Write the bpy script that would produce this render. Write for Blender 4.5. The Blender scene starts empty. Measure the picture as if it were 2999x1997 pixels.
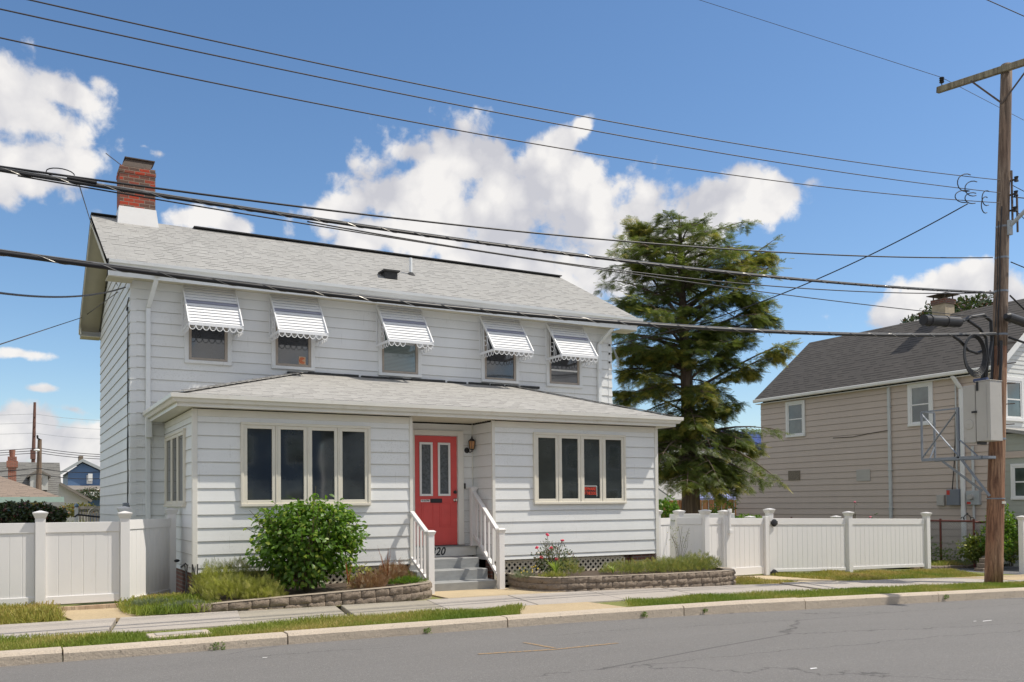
import bpy, bmesh, math, random
import numpy as np
from mathutils import Vector, Matrix
random.seed(7); rng = np.random.default_rng(11)
S = bpy.context.scene
COL = S.collection
# ------------------------------------------------------------------ camera
CF, CYAW, CPITCH, CROLL, CPY = 2660.96, 0.5089985, 0.0231387, -0.0090231, 1411.56
CAMP = np.array([-2.506, -14.4455, 1.4832])
def cam_axes():
    f = np.array([math.sin(CYAW)*math.cos(CPITCH), math.cos(CYAW)*math.cos(CPITCH), math.sin(CPITCH)])
    r = np.array([math.cos(CYAW), -math.sin(CYAW), 0.0]); u = np.cross(r, f)
    return r*math.cos(CROLL)+u*math.sin(CROLL), -r*math.sin(CROLL)+u*math.cos(CROLL), f
CR, CU, CW = cam_axes()
cd = bpy.data.cameras.new("camera"); cam = bpy.data.objects.new("camera", cd); COL.objects.link(cam)
cd.sensor_width = 36.0; cd.lens = 36.0*CF/2999.0; cd.shift_y = (CPY-998.5)/2999.0
cd.clip_start = 0.1; cd.clip_end = 3000
M = Matrix.Identity(4)
for i in range(3):
    M[i][0] = CR[i]; M[i][1] = CU[i]; M[i][2] = -CW[i]; M[i][3] = CAMP[i]
cam.matrix_world = M
S.camera = cam
def ray(x, y): return CW + CR*(x-1499.5)/CF + CU*(CPY-y)/CF
def A(x, y, ax, v):                      # measure a point of the photograph on a plane X/Y/Z = v
    d = ray(x, y); i = 'XYZ'.index(ax); t = (v-CAMP[i])/d[i]; return CAMP+d*t
def AV(x, y, p, n):                      # on a vertical plane through p with normal n
    d = ray(x, y); n = np.array(n, float); t = ((np.array(p)-CAMP)@n)/(d@n); return CAMP+d*t
GX = [-200, -2.5, 4, 7, 10, 14, 18, 24, 60, 200]; GZ = [.5, .06, .015, -.02, -.09, -.19, -.31, -.45, -.8, -1]
def g(X): return float(np.interp(X, GX, GZ))
def G(x, y, dz=0.0):                     # on the sloping ground
    d = ray(x, y); z = 0.0
    for _ in range(30):
        t = (z-CAMP[2])/d[2]; P = CAMP+d*t; z = g(P[0])+dz
    return CAMP+d*t
# ------------------------------------------------------------------ light, sky, exposure
SUN = Vector((.606, -.278, 1.0)).normalized()
EL = math.asin(SUN.z); AZ = math.atan2(SUN.x, SUN.y)
ld = bpy.data.lights.new("sun", 'SUN'); ld.energy = 3.7; ld.angle = math.radians(0.53); ld.color = (1, .93, .82)
lo = bpy.data.objects.new("sun", ld); COL.objects.link(lo); lo.rotation_euler = SUN.to_track_quat('Z', 'Y').to_euler(); lo.location = (30, -20, 50)
S.view_settings.view_transform = 'Standard'; S.view_settings.look = 'None'; S.view_settings.gamma = 1; S.view_settings.exposure = 0.22
S.render.resolution_x = 1024; S.render.resolution_y = 682
W = bpy.data.worlds.new("World"); S.world = W; W.use_nodes = True
def build_world():
    nt = W.node_tree; nt.nodes.clear(); N = nt.nodes.new; L = nt.links.new
    out = N('ShaderNodeOutputWorld'); bg = N('ShaderNodeBackground'); L(bg.outputs[0], out.inputs[0])
    sky = N('ShaderNodeTexSky'); sky.sky_type = 'NISHITA'; sky.sun_disc = False
    sky.sun_elevation = EL; sky.sun_rotation = AZ; sky.air_density = 1.0; sky.dust_density = .4; sky.ozone_density = 3.0
    bg.inputs[1].default_value = 0.15
    tc = N('ShaderNodeTexCoord'); nrm = N('ShaderNodeVectorMath'); nrm.operation = 'NORMALIZE'; L(tc.outputs['Generated'], nrm.inputs[0])
    sep = N('ShaderNodeSeparateXYZ'); L(nrm.outputs[0], sep.inputs[0])
    def m(op, a, b=None, c=None):
        n = N('ShaderNodeMath'); n.operation = op
        for i, v in enumerate((a, b, c)):
            if v is None: continue
            if isinstance(v, (int, float)): n.inputs[i].default_value = v
            else: L(v, n.inputs[i])
        return n.outputs[0]
    az = m('ARCTAN2', sep.outputs[0], sep.outputs[1]); el = m('ARCSINE', sep.outputs[2])
    def comb(a, b, c=0.0):
        n = N('ShaderNodeCombineXYZ')
        for i, v in enumerate((a, b, c)):
            if isinstance(v, (int, float)): n.inputs[i].default_value = v
            else: L(v, n.inputs[i])
        return n.outputs[0]
    P = comb(az, el)
    def noise(scale, det, rough, vec, w=0.0, dist=0.0):
        n = N('ShaderNodeTexNoise'); n.noise_dimensions = '3D'; n.inputs['Scale'].default_value = scale
        n.inputs['Detail'].default_value = det; n.inputs['Roughness'].default_value = rough; n.inputs['Distortion'].default_value = dist
        v = N('ShaderNodeVectorMath'); v.operation = 'ADD'; v.inputs[1].default_value = (w, w*.7, w*.3); L(vec, v.inputs[0]); L(v.outputs[0], n.inputs['Vector'])
        return n
    # gentle warp of the coordinates
    wn = noise(9, 3, .5, P, 3.1); wv = N('ShaderNodeVectorMath'); wv.operation = 'SUBTRACT'; L(wn.outputs['Color'], wv.inputs[0]); wv.inputs[1].default_value = (.5, .5, .5)
    ws = N('ShaderNodeVectorMath'); ws.operation = 'SCALE'; L(wv.outputs[0], ws.inputs[0]); ws.inputs['Scale'].default_value = .035
    PW = N('ShaderNodeVectorMath'); PW.operation = 'ADD'; L(P, PW.inputs[0]); L(ws.outputs[0], PW.inputs[1]); PW = PW.outputs[0]
    blobs = [  # centre x, y, half width, half height in photo pixels -> directions in the sky
        (20, 300, 210, 120), (190, 260, 120, 60), (100, 460, 150, 110), (275, 225, 55, 40), (-80, 400, 150, 180), (180, 520, 70, 60),
        (450, 450, 90, 34, .34), (590, 640, 120, 34, .85), (670, 655, 80, 30, .8), (400, 425, 60, 26, .3), (330, 300, 60, 30, .2),
        (1260, 560, 190, 150), (1130, 560, 160, 110), (1420, 480, 170, 110), (1560, 520, 190, 130), (1640, 430, 70, 60), (1400, 650, 400, 130), (1610, 640, 150, 130), (1320, 500, 130, 110), (1210, 470, 90, 60),
        (1000, 615, 120, 50), (1150, 690, 250, 70), (1700, 640, 190, 190), (1880, 640, 120, 130), (1500, 760, 330, 110), (1800, 760, 200, 120), (1690, 390, 44, 40, .75),
        (2080, 600, 170, 80), (2190, 540, 110, 70), (2290, 560, 90, 55), (2370, 540, 60, 30, .7), (1980, 680, 130, 90), (2230, 610, 100, 50),
        (2780, 850, 150, 55), (2700, 900, 180, 55), (2860, 830, 90, 45), (2960, 890, 90, 60), (2640, 940, 110, 40), (2830, 900, 160, 60),
        (60, 1290, 110, 90), (130, 1255, 85, 60), (-60, 1330, 160, 100), (200, 1310, 180, 80), (265, 1290, 90, 70), (100, 1390, 300, 60), (330, 1330, 120, 70),
        (210, 1215, 90, 24, .8), (120, 1155, 66, 18, .8), (60, 1035, 80, 22, .75)]
    acc = None
    for bb in blobs:
        bx, by, rx, ry = bb[:4]; st_ = bb[4] if len(bb) > 4 else 1.0
        d = ray(bx, by); a0 = math.atan2(d[0], d[1]); e0 = math.atan2(d[2], math.hypot(d[0], d[1]))
        s = N('ShaderNodeVectorMath'); s.operation = 'SUBTRACT'; L(PW, s.inputs[0]); s.inputs[1].default_value = (a0, e0, 0)
        q = N('ShaderNodeVectorMath'); q.operation = 'MULTIPLY'; L(s.outputs[0], q.inputs[0]); q.inputs[1].default_value = (CF/rx*.93, CF/ry*.93, 0)
        ln = N('ShaderNodeVectorMath'); ln.operation = 'LENGTH'; L(q.outputs[0], ln.inputs[0])
        v = m('SUBTRACT', st_, ln.outputs['Value'])
        acc = v if acc is None else m('SMOOTH_MAX', acc, v, .12)
    # clouds added over the unseen sky to brighten and neutralise the ambient light
    offv = N('ShaderNodeVectorMath'); offv.operation = 'DOT_PRODUCT'; L(nrm.outputs[0], offv.inputs[0]); vd = ray(1500, 600); vd = vd/np.linalg.norm(vd); offv.inputs[1].default_value = tuple(vd)
    away = N('ShaderNodeMapRange'); L(offv.outputs['Value'], away.inputs[0]); away.inputs[1].default_value = .80; away.inputs[2].default_value = .60; away.inputs[3].default_value = -1.2; away.inputs[4].default_value = .30
    acc = m('MAXIMUM', acc, away.outputs[0])
    n1 = noise(16, 12, .60, P, 0.0, .25); n2 = noise(60, 8, .62, P, 5.0, .3)
    def vor(sc):
        v_ = N('ShaderNodeTexVoronoi'); v_.voronoi_dimensions = '2D'; v_.feature = 'F1'; v_.inputs['Scale'].default_value = sc; L(PW, v_.inputs['Vector']); d_ = v_.outputs['Distance']; return m('SUBTRACT', .42, m('MULTIPLY', d_, d_) if False else d_)
    bil = m('ADD', m('MULTIPLY', vor(17), .65), m('MULTIPLY', vor(43), .35))
    f = m('ADD', acc, m('MULTIPLY', m('SUBTRACT', n1.outputs[0], .5), 1.5)); f = m('ADD', f, m('MULTIPLY', bil, 1.1))
    f = m('ADD', f, m('MULTIPLY', m('SUBTRACT', n2.outputs[0], .5), .8))
    mr = N('ShaderNodeMapRange'); mr.interpolation_type = 'SMOOTHSTEP'; L(f, mr.inputs[0]); mr.inputs[1].default_value = -.04; mr.inputs[2].default_value = .46
    mask = mr.outputs[0]
    # thin wisps everywhere, faint
    # cloud shading: bright rims, grey-lilac bellies
    n3 = noise(11, 7, .55, P, 9.0, .2)
    sh = N('ShaderNodeMapRange'); L(m('ADD', m('ADD', m('MULTIPLY', n3.outputs[0], .8), m('MULTIPLY', bil, .45)), m('MULTIPLY', f, -.05)), sh.inputs[0]); sh.inputs[1].default_value = .24; sh.inputs[2].default_value = .46
    cm = N('ShaderNodeMix'); cm.data_type = 'RGBA'; L(sh.outputs[0], cm.inputs[0]); cm.inputs[6].default_value = (3.5, 3.5, 3.75, 1); cm.inputs[7].default_value = (5.4, 5.25, 5.1, 1)
    sat = N('ShaderNodeHueSaturation'); sat.inputs['Saturation'].default_value = 1.12; sat.inputs['Value'].default_value = .82; L(sky.outputs[0], sat.inputs['Color'])
    mx = N('ShaderNodeMix'); mx.data_type = 'RGBA'; L(m('MULTIPLY', mask, .97), mx.inputs[0]); L(sat.outputs[0], mx.inputs[6]); L(cm.outputs[2], mx.inputs[7])
    L(mx.outputs[2], bg.inputs[0])
build_world()
# ------------------------------------------------------------------ materials
def new_mat(name):
    m = bpy.data.materials.new(name); m.use_nodes = True; nt = m.node_tree; nt.nodes.clear()
    o = nt.nodes.new('ShaderNodeOutputMaterial'); b = nt.nodes.new('ShaderNodeBsdfPrincipled'); nt.links.new(b.outputs[0], o.inputs[0])
    return m, nt, b
class NB:                                # tiny node helper
    def __init__(s, nt): s.nt = nt
    def n(s, t, **k):
        x = s.nt.nodes.new(t)
        for a, v in k.items(): setattr(x, a, v)
        return x
    def l(s, a, b): s.nt.links.new(a, b)
    def m(s, op, a, b=None, c=None):
        n = s.n('ShaderNodeMath', operation=op)
        for i, v in enumerate((a, b, c)):
            if v is None: continue
            if isinstance(v, (int, float)): n.inputs[i].default_value = v
            else: s.l(v, n.inputs[i])
        return n.outputs[0]
    def pos(s):
        gm = s.n('ShaderNodeNewGeometry'); return gm.outputs['Position']
    def scale(s, v, xyz):
        n = s.n('ShaderNodeVectorMath', operation='MULTIPLY'); s.l(v, n.inputs[0]); n.inputs[1].default_value = xyz; return n.outputs[0]
    def noise(s, v, sc, det=4, ro=.55, dist=0):
        n = s.n('ShaderNodeTexNoise'); s.l(v, n.inputs['Vector']); n.inputs['Scale'].default_value = sc; n.inputs['Detail'].default_value = det; n.inputs['Roughness'].default_value = ro; n.inputs['Distortion'].default_value = dist
        return n.outputs[0]
    def mr(s, v, a, b, c=0.0, d=1.0, smooth=False):
        n = s.n('ShaderNodeMapRange'); s.l(v, n.inputs[0])
        if smooth: n.interpolation_type = 'SMOOTHSTEP'
        for i, x in enumerate((a, b, c, d)): n.inputs[i+1].default_value = x
        return n.outputs[0]
    def mix(s, f, a, b, bt='MIX'):
        n = s.n('ShaderNodeMix', data_type='RGBA', blend_type=bt)
        if isinstance(f, (int, float)): n.inputs[0].default_value = f
        else: s.l(f, n.inputs[0])
        for i, v in ((6, a), (7, b)):
            if isinstance(v, tuple): n.inputs[i].default_value = (*v, 1) if len(v) == 3 else v
            else: s.l(v, n.inputs[i])
        return n.outputs[2]
    def bump(s, b, h, st=.3, d=.01):
        n = s.n('ShaderNodeBump'); n.inputs['Strength'].default_value = st; n.inputs['Distance'].default_value = d; s.l(h, n.inputs['Height']); s.l(n.outputs[0], b.inputs['Normal'])
def plain(name, c, rough=.5, var=.08, sc=6.0, bump=0.0, bsc=60.0, metal=0.0, stretch=(1, 1, 1), dirt=None, dirt_th=(.55, .75), dsc=3.0):
    m, nt, b = new_mat(name); k = NB(nt); p = k.scale(k.pos(), stretch)
    n = k.noise(p, sc, 6, .6)
    lo_ = tuple(x*(1-var) for x in c); hi = tuple(min(1, x*(1+var)) for x in c)
    col = k.mix(k.mr(n, .3, .7), lo_, hi)
    if dirt:
        col = k.mix(k.m('MULTIPLY', k.mr(k.noise(p, dsc, 8, .65, .3), dirt_th[0], dirt_th[1]), .8), col, dirt)
    k.l(col, b.inputs['Base Color']); b.inputs['Roughness'].default_value = rough; b.inputs['Metallic'].default_value = metal
    if bump: k.bump(b, k.noise(p, bsc, 5, .6), bump, .01)
    return m
def siding_mat(name, c, mildew, var=.03, streak=(1, 1, .25)):
    m, nt, b = new_mat(name); k = NB(nt); P = k.pos()
    n = k.noise(k.scale(P, streak), 2.2, 6, .6)
    col = k.mix(k.mr(n, .3, .7), tuple(x*(1-var) for x in c), tuple(x*(1+var) for x in c))
    sp = k.noise(P, 38, 6, .7); reg = k.noise(k.scale(P, (.6, .6, 1.0)), 1.1, 3, .5)
    msk = k.m('MULTIPLY', k.mr(sp, .52, .72), k.mr(reg, .48, .7))
    col = k.mix(k.m('MULTIPLY', msk, .7), col, mildew)
    # board-to-board tone
    sep = k.n('ShaderNodeSeparateXYZ'); k.l(P, sep.inputs[0])
    row = k.m('FLOOR', k.m('DIVIDE', k.m('ADD', sep.outputs[2], 10-.455), .203)); run = k.m('FLOOR', k.m('DIVIDE', k.m('ADD', sep.outputs[0], k.m('MULTIPLY', row, 1.37)), 3.2))
    cb = k.n('ShaderNodeCombineXYZ'); k.l(row, cb.inputs[0]); k.l(run, cb.inputs[1]); wn = k.n('ShaderNodeTexWhiteNoise', noise_dimensions='3D'); k.l(cb.outputs[0], wn.inputs['Vector'])
    col = k.mix(k.mr(wn.outputs[0], 0, 1, 0, .06), col, (0.45, .45, .44))
    fr_ = k.m('FRACT', k.m('DIVIDE', k.m('ADD', sep.outputs[0], k.m('MULTIPLY', row, 1.37)), 3.2)); col = k.mix(k.mr(fr_, .0012, .0026, .28, 0), col, (.30, .29, .26))
    k.l(col, b.inputs['Base Color']); b.inputs['Roughness'].default_value = .48
    k.bump(b, k.noise(k.scale(P, (1, 1, .5)), 3.2, 4, .6), .25, .006)
    return m
def shingle_mat(name, base, dark, u, slope, exp_=.142, tab=.165, lineh=.34, amount=.45):
    # u: 0 -> courses run along X, 1 -> along Y ; slope = tan of roof pitch
    m, nt, b = new_mat(name); k = NB(nt); P = k.pos(); sep = k.n('ShaderNodeSeparateXYZ'); k.l(P, sep.inputs[0])
    zs = exp_*slope/math.sqrt(1+slope*slope)
    v = k.m('DIVIDE', k.m('ADD', sep.outputs[2], 20), zs); row = k.m('FLOOR', v); fr = k.m('FRACT', v)
    wv = k.n('ShaderNodeTexWhiteNoise', noise_dimensions='1D'); k.l(row, wv.inputs['W'])
    uu = k.m('ADD', k.m('DIVIDE', sep.outputs[u], tab), k.m('MULTIPLY', wv.outputs[0], 7.3))
    cell = k.m('FLOOR', uu); fu = k.m('FRACT', uu)
    c = k.n('ShaderNodeCombineXYZ'); k.l(row, c.inputs[0]); k.l(cell, c.inputs[1]); wn = k.n('ShaderNodeTexWhiteNoise', noise_dimensions='3D'); k.l(c.outputs[0], wn.inputs['Vector'])
    tone = k.mix(wn.outputs[0], tuple(x*.88 for x in base), tuple(x*1.08 for x in base))
    gr = k.noise(P, 140, 3, .7); tone = k.mix(k.mr(gr, .3, .7, 0, .35), tone, dark)
    lg = k.noise(P, .9, 4, .6); tone = k.mix(k.mr(lg, .35, .75, 0, .22), tone, dark)
    edge = k.mr(fr, lineh*.75, lineh, 1, 0); par_ = k.m('MODULO', k.m('ADD', cell, k.m('FLOOR', k.m('MULTIPLY', wv.outputs[0], 2))), 2); tabm = k.mr(k.m('ADD', k.m('MULTIPLY', par_, .25), k.m('MULTIPLY', wn.outputs[0], .75)), 1-amount-.02, 1-amount+.02)
    ln = k.m('MULTIPLY', edge, k.m('MAXIMUM', tabm, .18))  # dark dashes: shadow line under raised tabs, painted into the colour
    gap = k.m('MULTIPLY', k.mr(fu, .03, .06, 1, 0), .30)
    dk = k.m('MAXIMUM', k.m('MULTIPLY', ln, .74), gap)
    col = k.mix(dk, tone, tuple(x*.12 for x in dark))
    k.l(col, b.inputs['Base Color']); b.inputs['Roughness'].default_value = .9
    k.bump(b, k.m('SUBTRACT', k.m('MULTIPLY', gr, .25), ln), .35, .01)
    return m
def brick_mat(name, cols, mortar, bw=.2, bh=.067, msz=.012, mot=.5):
    m, nt, b = new_mat(name); k = NB(nt); P = k.pos(); sep = k.n('ShaderNodeSeparateXYZ'); k.l(P, sep.inputs[0])
    c = k.n('ShaderNodeCombineXYZ'); k.l(k.m('ADD', sep.outputs[0], sep.outputs[1]), c.inputs[0]); k.l(sep.outputs[2], c.inputs[1])
    wob = k.noise(P, 9, 3, .5); c2 = k.n('ShaderNodeVectorMath', operation='ADD'); k.l(c.outputs[0], c2.inputs[0])
    cw = k.n('ShaderNodeCombineXYZ'); k.l(k.m('MULTIPLY', k.m('SUBTRACT', wob, .5), .012), cw.inputs[1]); k.l(cw.outputs[0], c2.inputs[1])
    v = k.m('DIVIDE', sep.outputs[2], bh); row = k.m('FLOOR', v)
    br = k.n('ShaderNodeTexBrick'); k.l(c2.outputs[0], br.inputs['Vector']); br.inputs['Scale'].default_value = 1; br.inputs['Brick Width'].default_value = bw; br.inputs['Row Height'].default_value = bh
    br.inputs['Mortar Size'].default_value = msz; br.inputs['Mortar Smooth'].default_value = .3; br.inputs['Bias'].default_value = 0
    br.inputs['Color1'].default_value = (0, 0, 0, 1); br.inputs['Color2'].default_value = (1, 1, 1, 1); br.inputs['Mortar'].default_value = (.5, .5, .5, 1)
    t = k.mix(k.mr(br.outputs['Color'], .25, .7), cols[0], cols[1]); t = k.mix(k.mr(k.noise(P, 30, 6, .7), .35, .75, 0, mot), t, cols[2])
    col = k.mix(br.outputs['Fac'], t, mortar); k.l(col, b.inputs['Base Color']); b.inputs['Roughness'].default_value = .9
    k.bump(b, k.m('SUBTRACT', k.m('MULTIPLY', k.noise(P, 50, 5, .6), .5), br.outputs['Fac']), .5, .01)
    return m
def leaf_mat(name, dark, light, tip=None, trans=.35, rough=.5):
    m = bpy.data.materials.new(name); m.use_nodes = True; nt = m.node_tree; nt.nodes.clear(); k = NB(nt)
    o = k.n('ShaderNodeOutputMaterial'); b = k.n('ShaderNodeBsdfPrincipled'); t = k.n('ShaderNodeBsdfTranslucent'); mx = k.n('ShaderNodeMixShader'); mx.inputs[0].default_value = trans
    at = k.n('ShaderNodeAttribute', attribute_name='rnd')
    clump = k.noise(k.pos(), 2.6, 3, .6)
    f = k.m('ADD', k.m('MULTIPLY', at.outputs['Fac'], .65), k.m('MULTIPLY', k.mr(clump, .3, .7), .35))
    col = k.mix(f, dark, light)
    if tip: col = k.mix(k.mr(at.outputs['Fac'], .86, .9), col, tip)
    k.l(col, b.inputs['Base Color']); b.inputs['Roughness'].default_value = rough
    k.l(k.mix(.5, col, (light[0]*1.3, light[1]*1.5, light[2]*.6)), t.inputs[0])
    k.l(b.outputs[0], mx.inputs[1]); k.l(t.outputs[0], mx.inputs[2]); k.l(mx.outputs[0], o.inputs[0])
    return m
def glass_mat(name, base=(.012, .014, .016), rough=.04, inner=None):
    m, nt, b = new_mat(name); k = NB(nt); P = k.pos()
    n = k.noise(P, 1.6, 3, .5)
    col = k.mix(k.mr(n, .4, .7), base, tuple(x*2.4 for x in base))
    if inner == 'blinds':
        sep = k.n('ShaderNodeSeparateXYZ'); k.l(P, sep.inputs[0]); fr = k.m('FRACT', k.m('DIVIDE', sep.outputs[2], .028))
        col = k.mix(k.mr(fr, .2, .45), (.09, .115, .11), (.19, .24, .23))
    k.l(col, b.inputs['Base Color']); b.inputs['Roughness'].default_value = rough; b.inputs['IOR'].default_value = 1.95
    k.bump(b, k.noise(P, .9, 2, .5), .06, .05)
    return m
def wood_mat(name, c1, c2, dark, sc=1.0):
    m, nt, b = new_mat(name); k = NB(nt); P = k.pos()
    n = k.noise(k.scale(P, (26*sc, 26*sc, .8)), 1, 8, .7, .3); n2 = k.noise(k.scale(P, (1, 1, .25)), 2, 3, .5)
    n3 = k.noise(k.scale(P, (60*sc, 60*sc, 1.2)), 1, 4, .7)
    col = k.mix(k.mr(n2, .35, .65), c1, c2); col = k.mix(k.mr(n, .42, .62, .75, 0), col, dark); col = k.mix(k.mr(n3, .58, .66, 0, .7), col, tuple(x*.3 for x in dark))
    k.l(col, b.inputs['Base Color']); b.inputs['Roughness'].default_value = .85; k.bump(b, k.m('ADD', n, n3), .7, .012)
    return m
MT = {}
MT['siding'] = siding_mat('white_siding', (.815, .825, .815), (.45, .44, .39))
MT['edge'] = plain('dirt_shade_board_edge', (.46, .45, .41), .8, .15, 5); MT['bedge'] = plain('dirt_shade_beige_edge', (.16, .12, .10), .8, .15, 5)  # lip undersides coloured for lap shade and dirt, so board lines read
MT['trim'] = plain('cream_trim', (.76, .74, .68), .45, .04, 3)
MT['frame'] = plain('window_frame_cream', (.74, .70, .60), .4, .04, 3)
MT['gutter'] = plain('gutter_enamel', (.78, .765, .71), .35, .04, 2, dirt=(.52, .46, .34), dirt_th=(.56, .9), dsc=5)
MT['gutterw'] = plain('gutter_white', (.80, .82, .82), .35, .03, 2, dirt=(.55, .50, .40), dirt_th=(.6, .95), dsc=5)
MT['soffit'] = plain('soffit_beige', (.66, .62, .50), .6, .05, 3)
MT['awn'] = plain('awning_enamel', (.82, .83, .84), .32, .03, 4)
MT['awnb'] = plain('awning_blue_slat', (.30, .31, .40), .35, .05, 4)
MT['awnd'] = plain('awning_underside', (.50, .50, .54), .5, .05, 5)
MT['vinyl'] = plain('white_vinyl', (.80, .785, .77), .35, .02, 2, stretch=(1, 1, .2), dirt=(.62, .58, .50), dirt_th=(.64, .95), dsc=3)
MT['red'] = plain('red_door_paint', (.66, .085, .075), .42, .07, 4)
MT['iron'] = plain('black_iron', (.02, .02, .022), .4, .1, 8)
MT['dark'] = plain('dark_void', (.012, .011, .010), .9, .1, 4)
MT['chrome'] = plain('nickel', (.6, .58, .55), .25, .05, 8, metal=1)
MT['gpaint'] = plain('grey_step_paint', (.30, .31, .31), .7, .1, 6, bump=.4, bsc=40, stretch=(1, 1, 3), dirt=(.2, .2, .19), dirt_th=(.6, .8))
MT['lattice'] = plain('cream_lattice', (.66, .60, .48), .6, .06, 4)
MT['found'] = brick_mat('foundation_brick', ((.16, .06, .045), (.22, .09, .06), (.09, .05, .04)), (.2, .17, .15))
MT['roof'] = shingle_mat('grey_shingles', (.40, .395, .375), (.21, .205, .19), 0, .507)
MT['proof'] = shingle_mat('porch_shingles', (.43, .42, .395), (.23, .22, .205), 0, .262)
MT['hipL'] = shingle_mat('porch_hip_shingles', (.43, .42, .395), (.23, .22, .205), 1, .31)
MT['hipR'] = shingle_mat('porch_hip_shingles_right', (.43, .42, .395), (.23, .22, .205), 1, .42)
MT['ridge'] = plain('ridge_vent', (.05, .05, .05), .9, .2, 20, bump=.5)
MT['brick'] = brick_mat('chimney_brick', ((.46, .055, .022), (.12, .085, .065), (.20, .05, .03)), (.28, .22, .17), .2, .072, .007, .5)
MT['flash'] = plain('white_flashing', (.80, .79, .77), .4, .03, 3)
MT['cap'] = plain('rusty_dark_metal', (.09, .065, .05), .7, .2, 20)
MT['glass'] = glass_mat('window_glass', (.022, .025, .024))
MT['glassup'] = glass_mat('upper_window_glass', (.02, .023, .028))
MT['blinds'] = glass_mat('glass_over_blinds', inner='blinds', rough=.08)
MT['sashb'] = plain('brown_sash', (.42, .36, .30), .5, .1, 6)
MT['black'] = plain('black_rubber', (.012, .012, .014), .45, .15, 8)
MT['strand'] = plain('steel_strand', (.35, .34, .32), .4, .1, 8, metal=.8)
MT['wire'] = plain('dark_wire', (.05, .04, .038), .55, .1, 8)
MT['pole'] = wood_mat('pole_wood_red', (.36, .165, .085), (.45, .29, .18), (.08, .03, .018))
MT['polet'] = wood_mat('pole_wood_grey', (.27, .185, .13), (.30, .24, .18), (.08, .05, .035))
MT['arm'] = wood_mat('crossarm_wood', (.34, .29, .20), (.30, .27, .18), (.10, .08, .05), .5)
MT['galv'] = plain('galvanised_steel', (.22, .245, .28), .55, .1, 8, metal=.2)
MT['cab'] = plain('cabinet_paint', (.47, .45, .41), .5, .04, 3, dirt=(.30, .27, .22), dirt_th=(.6, .85))
MT['blueplug'] = plain('blue_grey_plug', (.05, .07, .15), .5, .1, 8)
MT['asph'] = None
def asphalt(name, c=(.163, .156, .148), cracks=True):
    m, nt, b = new_mat(name); k = NB(nt); P = k.pos()
    n1 = k.noise(P, 160, 3, .75); n2 = k.noise(k.scale(P, (.35, 1.3, 1)), 1.1, 6, .6); vo = k.n('ShaderNodeTexVoronoi'); k.l(P, vo.inputs['Vector']); vo.inputs['Scale'].default_value = 85
    col = k.mix(k.mr(n1, .3, .7), tuple(x*.62 for x in c), tuple(x*1.38 for x in c)); col = k.mix(k.mr(n2, .3, .75, 0, .35), col, tuple(x*1.35 for x in c))
    sepc = k.n('ShaderNodeSeparateColor'); k.l(vo.outputs['Color'], sepc.inputs[0])
    col = k.mix(k.m('MULTIPLY', k.mr(vo.outputs['Distance'], .2, .3, 1, 0), k.mr(sepc.outputs[0], .90, .93, 0, .8)), col, (.55, .53, .50))
    n9 = k.noise(P, 34, 4, .8); col = k.mix(k.mr(n9, .30, .70, 0, 1), col, tuple(x*1.5 for x in c)) if False else k.mix(k.mr(n9, .52, .70, 0, .55), col, tuple(x*1.75 for x in c)); col = k.mix(k.mr(k.noise(P, 50, 3, .8), .55, .72, 0, .5), col, tuple(x*.5 for x in c))
    if cracks:
        w = k.noise(P, 1.7, 6, .6); pv = k.n('ShaderNodeVectorMath', operation='ADD'); k.l(k.scale(P, (.13, .62, 1)), pv.inputs[0]); cc = k.n('ShaderNodeCombineXYZ'); k.l(k.m('MULTIPLY', w, .25), cc.inputs[0]); k.l(k.m('MULTIPLY', w, .30), cc.inputs[1]); k.l(cc.outputs[0], pv.inputs[1])
        v2 = k.n('ShaderNodeTexVoronoi', feature='DISTANCE_TO_EDGE'); k.l(pv.outputs[0], v2.inputs['Vector']); v2.inputs['Scale'].default_value = .85
        cr = k.m('MULTIPLY', k.mr(v2.outputs['Distance'], .002, .007, 1, 0), k.mr(k.noise(P, .35, 2, .5), .42, .50)); col = k.mix(k.m('MULTIPLY', cr, .55), col, (.03, .028, .026))
        st = k.noise(k.scale(P, (.5, 1, 1)), 2.4, 4, .5, .6); col = k.mix(k.mr(st, .66, .80, 0, .22), col, tuple(x*.62 for x in c))
    k.l(col, b.inputs['Base Color']); b.inputs['Roughness'].default_value = .85; k.bump(b, k.m('ADD', n1, k.m('MULTIPLY', vo.outputs['Distance'], .5)), .55, .01)
    return m
MT['asph'] = asphalt('road_asphalt'); MT['asph2'] = asphalt('driveway_asphalt', (.13, .13, .135), False)
def pebbly(name, c, pits=.5, sc=110):
    m, nt, b = new_mat(name); k = NB(nt); P = k.pos(); n1 = k.noise(P, sc, 4, .75); n2 = k.noise(P, 2.0, 6, .6); n3 = k.noise(P, sc*.35, 4, .7)
    col = k.mix(k.mr(n1, .3, .7), tuple(x*.78 for x in c), tuple(min(1, x*1.2) for x in c)); col = k.mix(k.mr(n2, .35, .7, 0, .45), col, tuple(x*.74 for x in c))
    col = k.mix(k.mr(n3, .62, .7, 0, pits), col, tuple(x*.35 for x in c))
    sep = k.n('ShaderNodeSeparateXYZ'); k.l(P, sep.inputs[0])
    k.l(col, b.inputs['Base Color']); b.inputs['Roughness'].default_value = .9; k.bump(b, k.m('ADD', n1, k.m('MULTIPLY', n3, 2.0)), .7, .02 if pits > .85 else .008); return m
MT['walk'] = pebbly('sidewalk_aggregate', (.46, .415, .365)); MT['walk2'] = pebbly('sidewalk_smooth', (.40, .36, .29), .1)
MT['kerb'] = pebbly('kerb_concrete', (.54, .46, .365), .85, 60); MT['pad'] = pebbly('yellowish_pad', (.55, .44, .28), .15)
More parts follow.
